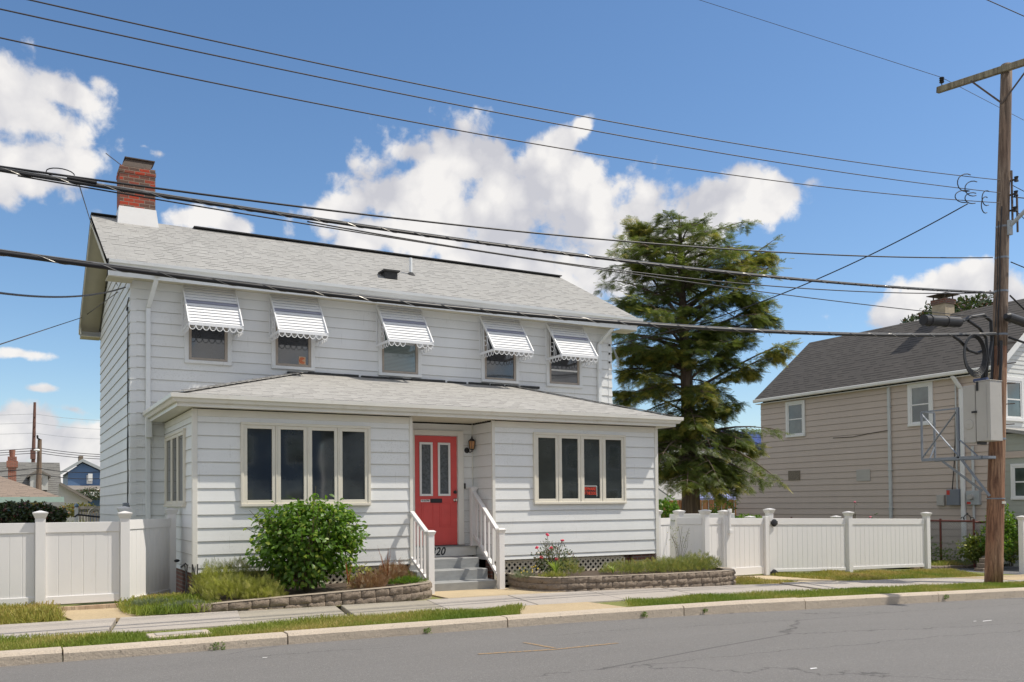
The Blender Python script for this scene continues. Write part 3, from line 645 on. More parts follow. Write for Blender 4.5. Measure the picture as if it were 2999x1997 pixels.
    cp = MB(); cp.hexa([(cx0+.03, cy0+.04, 8.44), (cx1-.10, cy0+.04, 8.44), (cx1-.10, cy1-.04, 8.44), (cx0+.03, cy1-.04, 8.44)], [(cx0+.13, cy0+.10, 8.63), (cx1-.02, cy0+.10, 8.63), (cx1-.02, cy1-.1, 8.63), (cx0+.13, cy1-.1, 8.63)])
    cp.box((cx0+.10, cy0+.06, 8.63), (cx1+.0, cy1-.06, 8.65)); cp.bar((cx0+.05, cy0+.2, 8.5), (cx0-.25, cy0+.15, 8.68), .012, .012); cp.build('chimney_cap', MT['cap'], roof)
    # roof vents
    def onroof(px, py):
        y = 4.0
        for _ in range(30): P_ = A(px, py, 'Y', y); y = yf+(P_[2]-ze)/.507*.5+(y-yf)*.5 if False else y; break
        d_ = ray(px, py); t = (ze+(CAMP[1]-yf)*.507-CAMP[2])/(d_[2]-.507*d_[1]); return CAMP+d_*t
    p = onroof(1140, 812); v = MB(); v.box((p[0]-.13, p[1]-.14, p[2]-.06), (p[0]+.13, p[1]+.14, p[2]+.11)); v.box((p[0]-.19, p[1]-.19, p[2]+.09), (p[0]+.17, p[1]+.17, p[2]+.12)); v.build('roof_vent', MT['ridge'], roof)
    p = onroof(1203, 803); v = MB(); v.tube([(p[0], p[1], p[2]-.1), (p[0], p[1], p[2]+.36)], .035, 10); v.build('vent_pipe', MT['gutterw'], roof)
    v = MB(); v.tube([(p[0], p[1], p[2]-.1), (p[0], p[1], p[2]+.035)], [.16, .05], 12); v.build('pipe_boot', MT['ridge'], roof)
    # downspouts
    ds = MB(); X = -.29; ds.box((X-.04, YM-.085, .1), (X+.04, YM-.02, 5.02)); ds.hexa([(X-.04, YM-.10, 5.02), (X+.04, YM-.10, 5.02), (X+.04, YM-.02, 5.02), (X-.04, YM-.02, 5.02)], [(X-.04+.10, yf-.02, 5.50), (X+.04+.10, yf-.02, 5.50), (X+.04+.10, yf+.05, 5.50), (X-.04+.10, yf+.05, 5.50)])
    ds.box((X+.06, yf-.08, 5.50), (X+.14, yf-.01, 5.62))
    ds.box((X-.055, YM-.17, 2.70), (X+.055, YM-.086, 3.06)); ds.build('downspout', MT['gutterw'], H, bevel=.008)
    ds = MB(); X = 9.44; ds.box((X-.045, YM-.09, 3.2), (X+.045, YM-.02, 5.12)); ds.hexa([(X-.045, YM-.09, 5.12), (X+.045, YM-.09, 5.12), (X+.045, YM-.02, 5.12), (X-.045, YM-.02, 5.12)], [(X+.10, yf+.02, 5.44), (X+.20, yf+.02, 5.44), (X+.20, yf+.10, 5.44), (X+.10, yf+.10, 5.44)]); ds.build('downspout', MT['gutterw'], H, bevel=.008)
    # upper windows + awnings
    aw = [(.33, 1.17, .30, 1.235), (1.91, 2.75, 1.88, 2.81), (4.06, 5.0, 4.035, 4.985), (6.40, 7.32, 6.37, 7.315), (8.03, 8.98, 8.03, 8.975)]
    wl = ['upper window with dark glass left of all', 'upper window with an orange round sticker', 'upper window with closed pale blinds', 'upper window with dark glass above the doorway side', 'upper window with white meeting rail, nearest the right corner']
    for i, (a, b, c0, c1) in enumerate(aw):
        wz = 4.085
        w_ = hung(Tf, H, a, b, wz, 5.45, .075, .05, 'blinds' if i == 2 else 'glassup', 'siding', 'sashb', mid=False); w_['label'] = wl[i]
        if i == 4:
            q = MB(); q.T = Tf; q.box((a+.13, .016, 4.44), (b-.13, .034, 4.475)); q.build('meeting_rail', MT['wframe'], w_)
        if i == 1:
            q = MB(); q.T = Tf; q.box((2.44, .0175, 4.20), (2.57, .0215, 4.35)); q.build('sticker', plain('sticker_cream', (.65, .42, .25), .5), w_)
            q = MB(); q.T = Tf; ring = [(2.505+.050*math.cos(t), .024, 4.275+.050*math.sin(t)) for t in np.linspace(.6, 5.7, 20)]; q.tube(ring, .010, 6); ring = [(2.505+.022*math.cos(t), .024, 4.275+.022*math.sin(t)) for t in np.linspace(.9, 5.4, 12)]; q.tube(ring, .008, 6); q.build('sticker_ring', plain('sticker_orange', (.70, .14, .04), .5), w_)
        # awning
        zt, zb, pr = 5.50, 4.70, .60; n = 13; s = MB(); s.T = Tf; st = MB(); st.T = Tf; bk = MB(); bk.T = Tf
        for j in range(n):
            t0 = j/n; t1 = (j+1)/n; z0 = zt+(zb-zt)*t0; z1 = zt+(zb-zt)*t1; y0 = .03+pr*t0; y1 = .03+pr*t1
            m_ = st if j == 5 else s
            m_.hexa([(c0+.01, y0+.004, z0-.012), (c1-.01, y0+.004, z0-.012), (c1-.01, y1+.012, z1+.001), (c0+.01, y1+.012, z1+.001)], [(c0+.01, y0+.008, z0-.004), (c1-.01, y0+.008, z0-.004), (c1-.01, y1+.018, z1+.009), (c0+.01, y1+.018, z1+.009)])
        awn = s.build('awning', MT['awn'], H); st.build('stripe_slat', MT['awnb'], awn)
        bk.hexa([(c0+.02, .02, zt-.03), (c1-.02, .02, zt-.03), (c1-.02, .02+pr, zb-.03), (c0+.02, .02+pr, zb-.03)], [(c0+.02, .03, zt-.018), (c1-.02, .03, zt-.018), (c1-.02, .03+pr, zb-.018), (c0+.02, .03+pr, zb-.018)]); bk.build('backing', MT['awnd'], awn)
        f = MB(); f.T = Tf
        for u in (c0, c1):
            f.bar((u, .03, zt), (u, .065+pr, zb+.005), .02, .05); f.bar((u, .0, zb-.02), (u, .07+pr, zb-.02), .018, .05); f.bar((u, .012, zb-.05), (u, .012, zt), .018, .03)
            f.bar((u, .20, zb-.02), (u, .20, zt-.25), .012, .012); f.bar((u, .36, zb-.02), (u, .36, zt-.45), .012, .012)
        f.bar((c0, .065+pr, zb-.005), (c1, .065+pr, zb-.005), .018, .055); f.box((c0-.03, .0, zt-.01), (c1+.03, .045 if i < 2 else .085, zt+.02 if i < 2 else zt+.06)); f.build('awning_frame', MT['awn'], awn)
        sc = MB(); sc.T = Tf; k_ = 8; w = (c1-c0)/k_
        for j in range(k_):
            if i == 2 and j in (3, 4): continue
            cx = c0+w*(j+.5); sc.tube([(cx+w*.46*math.cos(t), .068+pr, zb-.035-w*.62*math.sin(t)) for t in np.linspace(0, math.pi, 9)], .0075, 5)
        sc.build('scallop_trim', MT['awn'], awn)
        for u in (c0, c1):
            sc = MB(); sc.T = Tf
            for j in range(5):
                w2 = pr/5; cy = .06+w2*(j+.5); sc.tube([(u, cy+w2*.46*math.cos(t), zb-.045-w2*.7*math.sin(t)) for t in np.linspace(0, math.pi, 8)], .0065, 5)
            sp = [(u, .28+(.02+.013*t)*math.cos(t*1.0), zb+.20+(.02+.013*t)*math.sin(t*1.0)) for t in np.linspace(0, 8, 26)]; sc.tube(sp, .007, 5)
            sp = [(u, .10+(.015+.010*t)*math.cos(-t+2), zt-.32+(.015+.010*t)*math.sin(-t+2)) for t in np.linspace(0, 7, 22)]; sc.tube(sp, .007, 5)
            sc.tube([(u, .44, zb+.02), (u, .43, zb+.12), (u, .38, zb+.19)], .007, 5)
            sc.build('side_scroll', MT['awn'], awn)
    # ---------------- porch extension
    Tp = frame_T((0, 0, 0), (1, 0, 0), (0, -1, 0)); Tpl = frame_T((0, 0, 0), (0, -1, 0), (-1, 0, 0)); Tpr = frame_T((8.87, 0, 0), (0, 1, 0), (1, 0, 0))
    DX0, DX1, DY = 3.585, 5.155, .77
    core = MB()
    for a, b in ((.004, DX0-.004), (DX1+.004, 8.866)): core.box((a, .004, .46), (b, YM-.01, 3.03))
    core.box((DX0-.004, DY+.004, .46), (DX1+.004, YM-.01, 3.03)); core.build('wall_core', MT['dark'], H)
    z0 = .527-.203*0; ZB = .455
    m = MB(); zr_ = 1.953-.203*8+.203       # course lines at 1.953 + k*.203
    zr_ = 1.953-.203*7
    m.T = Tp
    for a, b in ((.0, DX0), (DX1, 8.87)): lap(m, a, b, ZB, 2.90, zref=zr_-.203)
    m.T = Tpl; lap(m, -YM, 0, ZB, 2.90, zref=zr_-.203)
    m.T = Tpr; lap(m, 0, YM, ZB, 2.90, zref=zr_-.203)
    m.T = frame_T((0, DY, 0), (1, 0, 0), (0, -1, 0)); lap(m, DX0, DX1, .7, 2.95, zref=zr_-.203)
    m.T = frame_T((DX1, 0, 0), (0, -1, 0), (-1, 0, 0)); lap(m, -DY, 0, ZB, 2.95, zref=zr_-.203)
    m.T = frame_T((DX0, 0, 0), (0, 1, 0), (1, 0, 0)); lap(m, 0, DY, ZB, 2.95, zref=zr_-.203)
    m.T = Matrix.Identity(4); m.build('porch_wall', MT['siding'], H, fix=False)
    t = MB()
    t.box((-.022, -.024, ZB-.02), (.055, .05, 2.97)); t.box((8.815, -.024, ZB-.02), (8.892, .05, 2.97))
    t.box((DX0-.045, -.026, ZB-.02), (DX0+.014, .02, 2.975)); t.box((DX1-.014, -.026, ZB-.02), (DX1+.045, .02, 2.975)); t.box((DX1-.03, DY-.02, .6), (DX1-.012, DY-.0, 2.96))
    t.box((.056, -.020, 2.86), (DX0-.046, .02, 2.968)); t.box((DX1+.046, -.020, 2.86), (8.814, .02, 2.968))
    t.box((-.020, .051, 2.86), (.02, YM-.01, 2.968)); t.box((8.85, .051, 2.86), (8.89, YM-.01, 2.968))
    t.build('corner_board', MT['trim'], H, bevel=.003)
    # skirt, foundation, lattice
    f = MB(); f.box((.05, .10, -.1), (DX0, .3, ZB)); f.box((DX1, .10, -.1), (8.82, .3, ZB)); f.box((.02, .3, -.1), (.2, YM, ZB)); f.build('foundation', MT['found'], H)
    f = MB(); f.box((8.25, .02, .0), (8.80, .098, .44)); f.build('foundation_pier', MT['found'], H)
    for a, b in ((1.9, 3.5), (5.2, 8.1)):
        q = MB(); h0, h1 = .05, .44; step = .115
        q.box((a, .045, h1-.035), (b, .06, h1)); q.box((a, .045, h0-.05), (b, .06, h0)); q.box((a, .045, h0), (a+.035, .06, h1)); q.box((b-.035, .045, h0), (b, .06, h1))
        x = a-.4
        while x < b+.05:
            for sg in (1, -1):
                p0 = [x if sg > 0 else x+.39, h0]; p1 = [x+.39 if sg > 0 else x, h1]
                L0, L1 = (p0, p1) if p0[0] < p1[0] else (p1, p0)
                def cl(P_, Q_, lim, up):
                    if (up and Q_[0] > lim) or (not up and P_[0] < lim):
                        tt = (lim-P_[0])/(Q_[0]-P_[0]); N_ = [lim, P_[1]+(Q_[1]-P_[1])*tt]
                        return (P_, N_) if up else (N_, Q_)
                    return P_, Q_
                if L1[0] > a+.03 and L0[0] < b-.03:
                    L0, L1 = cl(L0, L1, a+.03, False); L0, L1 = cl(L0, L1, b-.03, True)
                    yy = .052 if sg > 0 else .059
                    q.bar((L0[0], yy, L0[1]), (L1[0], yy, L1[1]), .006, .034, up=(0, -1, 0) if False else (0, 0, 1))
            x += step
        q.build('lattice', MT['lattice'], H)
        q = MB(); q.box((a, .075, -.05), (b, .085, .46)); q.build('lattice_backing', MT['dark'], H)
    # porch hip roof
    ex0, ex1, ey, ez = -.26, 9.16, -.24, 3.175; hl, hr = 2.46, 7.17; hz = 4.03
    cor = [(ex0, YM), (ex0, ey), (ex1, ey), (ex1, YM)]
    r = MB(); r.poly([(ex0, ey, ez), (ex1, ey, ez), (hr, YM, hz), (hl, YM, hz)]); r.poly([(ex0, ey, ez-.04), (ex1, ey, ez-.04), (ex1, ey, ez), (ex0, ey, ez)])
    pr_ = r.build('porch_roof', MT['proof'], H, fix=False)
    r = MB(); r.poly([(ex0, YM, ez), (ex0, ey, ez), (hl, YM, hz)]); r.poly([(ex0, ey, ez-.04), (ex0, YM, ez-.04), (ex0, YM, ez), (ex0, ey, ez)]); r.build('hip_slope', MT['hipL'], pr_, fix=False)
    r = MB(); r.poly([(ex1, ey, ez), (ex1, YM, ez), (hr, YM, hz)]); r.poly([(ex1, ey, ez-.04), (ex1, YM, ez-.04), (ex1, YM, ez), (ex1, ey, ez)]); r.build('hip_slope', MT['hipR'], pr_, fix=False)
    # hip caps and tar line along the wall
    r = MB()
    for p, q in (((ex0, ey, ez+.006), (hl, YM, hz+.006)), ((ex1, ey, ez+.006), (hr, YM, hz+.006))):
        r = MB(); n = 17; P0 = Vector(p); P1 = Vector(q)
        for j in range(n):
            a = P0.lerp(P1, j/n); b = P0.lerp(P1, (j+1.15)/n); r.bar(a+Vector((0, 0, .014)), b+Vector((0, 0, .004)), .20, .010)
        r.build('hip_cap', MT['proof'], pr_)
    r = MB(); rs = random.Random(2); x = hl-.25
    while x < hr+.2:
        L_ = rs.uniform(.15, .5); r.box((x, YM-.05-rs.random()*.035, hz-.02), (x+L_, YM-.005, hz+.01+rs.random()*.03)); x += L_*rs.uniform(.8, 1.2)
    r.build('tar_flashing', MT['ridge'], pr_)
    # soffit, fascia, gutters
    s = MB(); s.poly([(ex0-.0, ey, 2.985), (ex1, ey, 2.985), (ex1, DY+.02, 2.985), (ex0, DY+.02, 2.985)]); s.poly([(ex0, DY, 2.985), (.1, DY, 2.985), (.1, YM, 2.985), (ex0, YM, 2.985)]); s.poly([(8.8, DY, 2.985), (ex1, DY, 2.985), (ex1, YM, 2.985), (8.8, YM, 2.985)])
    s.build('soffit', MT['trim'], pr_, fix=False)
    s = MB(); x = DX0-.3
    for i in range(11): yy = ey+.06+i*.095; s.box((DX0-.02, yy, 2.979), (DX1+.02, yy+.010, 2.9845))
    s.build('soffit_groove', MT['soffit'], pr_)
    s = MB(); s.box((ex0-.0, ey-.016, 2.975), (ex1+.0, ey-.001, 3.14)); s.box((ex0-.016, ey, 2.975), (ex0-.001, YM, 3.14)); s.box((ex1+.001, ey, 2.975), (ex1+.016, YM, 3.14)); s.build('fascia', MT['gutter'], pr_)
    s = MB(); s.box((ex0+.03, ey-.028, 3.12), (ex1-.03, ey-.017, 3.172)); s.build('drip_edge', MT['ridge'], pr_)
    prof = [(.017, -.02), (.017, -.125), (.065, -.13), (.085, -.085), (.118, -.068), (.122, -.010), (.108, -.006)]
    gm = MB(); z_ = 3.165; ring = [[(ex0-a, YM-.02, z_+b) for a, b in prof], [(ex0-a, ey-a, z_+b) for a, b in prof], [(ex1+a, ey-a, z_+b) for a, b in prof], [(ex1+a, ey+.35, z_+b) for a, b in prof], [(ex1+a, YM-.02, z_+b) for a, b in prof]]
    ids = [[gm.pt(p) for p in rr] for rr in ring]
    for a_, b_ in zip(ids, ids[1:]):
        for i in range(len(prof)-1): gm.f.append([a_[i], a_[i+1], b_[i+1], b_[i]])
    gm.f.append(ids[0]); gm.build('gutter', MT['gutter'], pr_, fix=False)
    # big casement windows
    w_ = casement(Tp, H, .70, 2.83, 1.465, 2.79, 4); w_['label'] = 'four pane picture window left of the red door'
    w_ = casement(Tp, H, 6.00, 8.085, 1.455, 2.79, 4); w_['label'] = 'four pane picture window right of the red door'
    w_ = casement(Tpl, H, -2.55, -.62, 1.47, 2.72, 3); w_['label'] = 'narrow looking side window of the porch'
    sg = MB(); sg.T = Tp; sg.box((7.075, .021, 1.60), (7.40, .0225, 1.79)); sign = sg.build('warning_sign', MT['black'], None); sign['label'] = 'small black and red dog warning sign inside the right picture window'; sign['category'] = 'sign'
    def text(body, size, loc, rot, mat, par, nm, ext=.0015, sx=1.0, align='CENTER', bold=0.0, shear=0.0):
        cu = bpy.data.curves.new(nm, 'FONT'); cu.body = body; cu.size = size; cu.extrude = ext; cu.align_x = align; cu.align_y = 'CENTER'; cu.offset = bold; cu.shear = shear; cu.resolution_u = 3
        to = bpy.data.objects.new(nm+'_c', cu); COL.objects.link(to); dg = bpy.context.evaluated_depsgraph_get(); me = bpy.data.meshes.new_from_object(to.evaluated_get(dg)); bpy.data.objects.remove(to)
        M_ = Matrix.Translation(Vector(loc)-ROOT.get(par, Vector((0, 0, 0)))) @ Matrix.Rotation(rot, 4, 'Z') @ Matrix.Rotation(math.pi/2, 4, 'X') @ Matrix.Diagonal((sx, 1, 1, 1)); me.transform(M_)
        me.materials.clear(); me.materials.append(mat); o = bpy.data.objects.new(nm, me); COL.objects.link(o)
        if par: o.parent = par; ROOT[o] = ROOT.get(par, Vector((0, 0, 0)))
        return o
    redl = plain('sign_red', (.75, .07, .03), .5)
    text('BEWARE', .085, (7.24, -.0245, 1.738), 0, redl, sign, 'lettering', sx=.85, bold=.0015); text('OF THE DOG', .085, (7.235, -.0245, 1.655), 0, redl, sign, 'lettering', sx=.62, bold=.0015)
    sb = MB(); sb.T = Tp
    for a in ((7.07, 1.597, 7.075, 1.80), (7.40, 1.597, 7.408, 1.80), (7.07, 1.79, 7.408, 1.80)): sb.box((a[0], .021, a[1]), (a[2], .0235, a[3]))
    sb.build('sign_border', MT['wframe'], sign)
    # ------------ door
    Td = frame_T((0, DY, 0), (1, 0, 0), (0, -1, 0)); dx0, dx1, dz0, dz1 = 3.965, 4.805, .725, 2.725
    c = MB(); c.T = Td; c.box((dx0-.10, 0, .70), (dx0-.012, .05, dz1+.10)); c.box((dx1+.012, 0, .70), (dx1+.13, .05, dz1+.10)); c.box((dx0-.012, 0, dz1+.012), (dx1+.012, .05, dz1+.10)); c.build('door_casing', MT['trim'], H, bevel=.004)
    d = MB(); d.T = Td; d.box((dx0, 0, dz0), (dx1, .022, dz1))
    for a, b, e, f_ in ((.12, .36, .33, .78), (.48, .72, .33, .78)):
        for q in ((a, e, b, e+.012), (a, f_-.012, b, f_), (a, e+.012, a+.012, f_-.012), (b-.012, e+.012, b, f_-.012)): d.box((dx0+q[0], .022, dz0+q[1]), (dx0+q[2], .029, dz0+q[3]))
        d.box((dx0+a+.035, .022, dz0+e+.04), (dx0+b-.035, .027, dz0+f_-.04))
    door = d.build('door', MT['red'], H, bevel=.002)
    for a, b in ((.085, .345), (.45, .70)):
        q = MB(); q.T = Td; x0_, x1_, a0, a1 = dx0+a, dx0+b, dz0+.90, dz0+1.88; q.box((x0_, .022, a0), (x1_, .045, a0+.04)); q.box((x0_, .022, a1-.04), (x1_, .045, a1)); q.box((x0_, .022, a0+.04), (x0_+.04, .045, a1-.04)); q.box((x1_-.04, .022, a0+.04), (x1_, .045, a1-.04))
        lf = q.build('light_frame', MT['wframe'], door, bevel=.004)
        q = MB(); q.T = Td; q.box((x0_+.04, .022, a0+.04), (x1_-.04, .028, a1-.04)); q.build('door_glass', MT['dglass'], door)
    q = MB(); q.T = Td; q.box((dx0+.30, .022, dz0+.775), (dx0+.53, .036, dz0+.85)); q.box((dx0+.325, .036, dz0+.785), (dx0+.505, .040, dz0+.83)); q.build('mail_slot', MT['iron'], door, bevel=.003)
    q = MB(); q.T = Td; q.box((dx0+.11, .022, dz0+.792), (dx0+.292, .028, dz0+.835)); q.build('no_soliciting_plate', MT['wframe'], door); text('NO SOLICITING', .030, (dx0+.20, DY-.030, dz0+.814), 0, MT['iron'], door, 'plate_lettering', sx=.72, bold=.0006)
    q = MB(); q.T = Td; q.tube([(dx1-.045, .022, dz0+.97), (dx1-.045, .05, dz0+.97)], .032, 14); q.build('deadbolt', MT['iron'], door)
    q = MB(); q.T = Td; q.tube([(dx1-.045, .022, dz0+.825), (dx1-.045, .035, dz0+.825)], .033, 14); q.tube([(dx1-.045, .03, dz0+.825), (dx1-.045, .07, dz0+.825)], .014, 10); q.sphere((dx1-.045, .085, dz0+.825), .03, 12); q.build('knob', MT['chrome'], door, smooth=True)
    th_ = MB(); th_.box((dx0-.10, DY-.09, .695), (dx1+.13, DY-.002, .722)); th_.build('threshold', MT['cap'], H)
    # wall lamp and bell
    lp = A(1385, 1306, 'Y', .62); lx, lz = lp[0], lp[2]; q = MB()
    q.tube([(lx-.055, DY-.01, lz-.075), (lx-.055, DY-.035, lz-.075)], [.055, .035], 14); q.tube([(lx-.055, DY-.03, lz-.075), (lx-.03, DY-.08, lz-.115), (lx, DY-.11, lz-.10), (lx, DY-.11, lz-.06)], .010, 8)
    q.tube([(lx, DY-.11, lz-.08), (lx, DY-.11, lz-.055)], [.02, .05], 6); q.tube([(lx, DY-.11, lz+.095), (lx, DY-.11, lz+.11), (lx, DY-.11, lz+.15)], [.075, .06, .012], 6); q.tube([(lx, DY-.11, lz+.15), (lx, DY-.11, lz+.195)], [.010, .004], 6)
    q.sphere((lx, DY-.11, lz+.16), .016, 8)
    for j in range(6): a = j*math.pi/3; q.bar((lx+.048*math.cos(a), DY-.11+.048*math.sin(a), lz-.055), (lx+.07*math.cos(a), DY-.11+.07*math.sin(a), lz+.097), .007, .007)
    lamp = q.build('wall_lamp', MT['iron'], H); q = MB(); q.tube([(lx, DY-.11, lz-.052), (lx, DY-.11, lz+.09)], [.040, .060], 6); q.build('lamp_glass', MT['amber'], lamp)
    bp = A(1362, 1423, 'Y', DY-.05); q = MB(); q.box((bp[0]-.02, DY-.045, bp[2]-.05), (bp[0]+.02, DY-.012, bp[2]+.05)); q.build('doorbell', MT['iron'], H, bevel=.005)
    # ------------ steps
    st = MB(); x0s, x1s = 3.52, 4.90
    for yf_, zt_ in ((-.62, .165), (-.28, .345), (.05, .525)):
        st.hexa([(x0s+.02, yf_+.02, -.08), (x1s, yf_+.02, -.08), (x1s, .66, -.08), (x0s+.02, .66, -.08)], [(x0s+.02, yf_, zt_), (x1s, yf_, zt_), (x1s, .66, zt_), (x0s+.02, .66, zt_)])
    steps = st.build('front_steps', MT['gpaint'], H, bevel=.012)
    q = MB(); q.box((x0s+.03, .64, .525), (5.13, .675, .694)); rb = q.build('number_board', MT['trim'], H); q = MB(); q.box((DX0, .62, .695), (DX1, DY-.001, .712)); q.build('sill', MT['gpaint'], H)
    np_ = A(1281, 1616, 'Y', .63); text('320', .20, (4.355, .636, .612), 0, MT['iron'], rb, 'house_number', sx=.95, bold=.004, shear=.25)
    # railings
    def rail(pt_, px_, ytop, ztop, ybot, up_newel):
        R_ = MB(); a = Vector((pt_, ytop, ztop)); b = Vector((px_, ybot+.05, ztop-(ytop-ybot)*(.40 if px_ < 4 else .55))); 
        R_.bar(a, b, .075, .05); R_.bar(a+Vector((0, 0, -.03)), b+Vector((0, 0, -.03)), .05, .03); rl = R_.build('railing', MT['vinyl'], H, bevel=.006, label='white stair railing left of the steps' if px_ < 4 else 'white stair railing right of the steps')
        lowoff = .78; q = MB(); q.bar(a+Vector((0, 0, -lowoff)), b+Vector((0, 0, -lowoff+.02)), .06, .05); q.build('bottom_rail', MT['vinyl'], rl)
        n = 6 if up_newel else 5
        for j in range(n):
            t_ = (j+.7)/n if not up_newel else (j+.9)/(n+.4); p_ = a.lerp(b, t_); q = MB(); q.box((p_.x-.017, p_.y-.017, p_.z-lowoff+.02), (p_.x+.017, p_.y+.017, p_.z-.03)); q.build('baluster', MT['vinyl'], rl)
        def newel(y_, z0_, z1_, px_=px_):
            q = MB(); h = .052; q.box((px_-h, y_-h, z0_), (px_+h, y_+h, z1_)); q.hexa([(px_-h, y_-h, z1_-.06), (px_+h, y_-h, z1_-.06), (px_+h, y_+h, z1_-.06), (px_-h, y_+h, z1_-.06)], [(px_-.075, y_-.075, z1_), (px_+.075, y_-.075, z1_), (px_+.075, y_+.075, z1_), (px_-.075, y_+.075, z1_)])
            q.hexa([(px_-.08, y_-.08, z1_), (px_+.08, y_-.08, z1_), (px_+.08, y_+.08, z1_), (px_-.08, y_+.08, z1_)], [(px_-.05, y_-.05, z1_+.025), (px_+.05, y_-.05, z1_+.025), (px_+.05, y_+.05, z1_+.025), (px_-.05, y_+.05, z1_+.025)])
            q.box((px_-.07, y_-.07, z0_), (px_+.07, y_+.07, z0_+.03)); q.build('newel_post', MT['vinyl'], rl, bevel=.004)
        newel(ybot, -.03, 1.03)
        if up_newel: newel(ytop+.02, .70, 1.77, pt_)
    rail(3.57, 3.50, -.04, 1.34, -.95, False); rail(5.07, 4.92, .60, 1.70, -.72, True)
    # wall cables + electric meter on the left wall
    c = MB()
    for k_, yy in enumerate((3.02, 3.06, 3.10)):
        pts = [(HX0-.03, yy, 5.05)]+[(HX0-.03-.004*math.sin(j*1.7+k_), yy+.02*math.sin(j*.9+k_*2), 5.05-j*.23) for j in range(1, 18)]; c.tube(pts, .007, 5)
    c.tube([(HX0-.03, 3.02, 5.05), (HX0-.06, 2.98, 4.98), (HX0-.05, 2.90, 5.12), (HX0-.03, YM+.05, 5.2)], .010, 6); c.build('wall_cable', MT['black'], H)
    c = MB(); c.box((HX0-.10, 3.0, 1.25), (HX0-.01, 3.22, 1.55)); c.build('meter_box', MT['galv'], H, bevel=.01)
    # cable hooks on the right corner
    c = MB()
    for zz in (4.73, 4.93, 5.13): c.box((9.73, YM-.05, zz-.02), (9.76, YM-.02, zz+.02))
    c.build('cable_clamp', MT['iron'], H)
    return H
MT['dglass'] = plain('etched_door_glass', (.10, .11, .115), .15, .45, 22)
MT['amber'] = plain('amber_glass', (.50, .26, .12), .1, .2, 12)
HOUSE = white_house()
# ------------------------------------------------------------------ vinyl fences
def vpost(par, x, y, z0, z1, name='post'):
    q = MB(); h = .0635; z1 = z1+.01; q.box((x-h, y-h, z0), (x+h, y+h, z1)); p = q.build(name, MT['vinyl'], par, bevel=.004); a = .096
    q = MB(); q.hexa([(x-h-.004, y-h-.004, z1-.045), (x+h+.004, y-h-.004, z1-.045), (x+h+.004, y+h+.004, z1-.045), (x-h-.004, y+h+.004, z1-.045)], [(x-a, y-a, z1+.02), (x+a, y-a, z1+.02), (x+a, y+a, z1+.02), (x-a, y+a, z1+.02)])
    q.box((x-a, y-a, z1+.021), (x+a, y+a, z1+.033)); q.hexa([(x-a, y-a, z1+.034), (x+a, y-a, z1+.034), (x+a, y+a, z1+.034), (x-a, y+a, z1+.034)], [(x-.012, y-.012, z1+.058), (x+.012, y-.012, z1+.058), (x+.012, y+.012, z1+.058), (x-.012, y+.012, z1+.058)])
    q.build('post_cap', MT['vinyl'], p); return p
def vpanel(par, p, q_, z0, z1, z0b=None, z1b=None, name='panel', bw=.15, rail_h=.14, brail=.11):
    """fence panel from p to q, board bottoms z0->z0b, top z1->z1b"""
    z0b = z0 if z0b is None else z0b; z1b = z1 if z1b is None else z1b
    p = Vector((p[0], p[1], 0)); q_ = Vector((q_[0], q_[1], 0)); d = q_-p; L_ = d.length; d.normalize(); n = Vector((d.y, -d.x, 0)); m = MB()
    Z0 = lambda t: z0+(z0b-z0)*t; Z1 = lambda t: z1+(z1b-z1)*t
    k = max(2, round(L_/bw)); w = L_/k
    def pr(a, b, off, th, lo_, hi):
        A_ = p+d*a; B_ = p+d*b; ta, tb = a/L_, b/L_
        m.hexa([tuple((A_+n*(off+th)).to_2d())+(lo_(ta),), tuple((B_+n*(off+th)).to_2d())+(lo_(tb),), tuple((B_+n*(off-th)).to_2d())+(lo_(tb),), tuple((A_+n*(off-th)).to_2d())+(lo_(ta),)],
               [tuple((A_+n*(off+th)).to_2d())+(hi(ta),), tuple((B_+n*(off+th)).to_2d())+(hi(tb),), tuple((B_+n*(off-th)).to_2d())+(hi(tb),), tuple((A_+n*(off-th)).to_2d())+(hi(ta),)])
    for i in range(k): pr(i*w+.0025, (i+1)*w-.0025, 0, .010, lambda t: Z0(t)+.05, lambda t: Z1(t)-.05)
    pr(0, L_, 0, .006, lambda t: Z0(t)+.06, lambda t: Z1(t)-.06)
    pr(0, L_, 0, .024, lambda t: Z1(t)-rail_h, Z1); pr(0, L_, 0, .024, Z0, lambda t: Z0(t)+brail)
    return m.build(name, MT['vinyl'], par, bevel=.003)
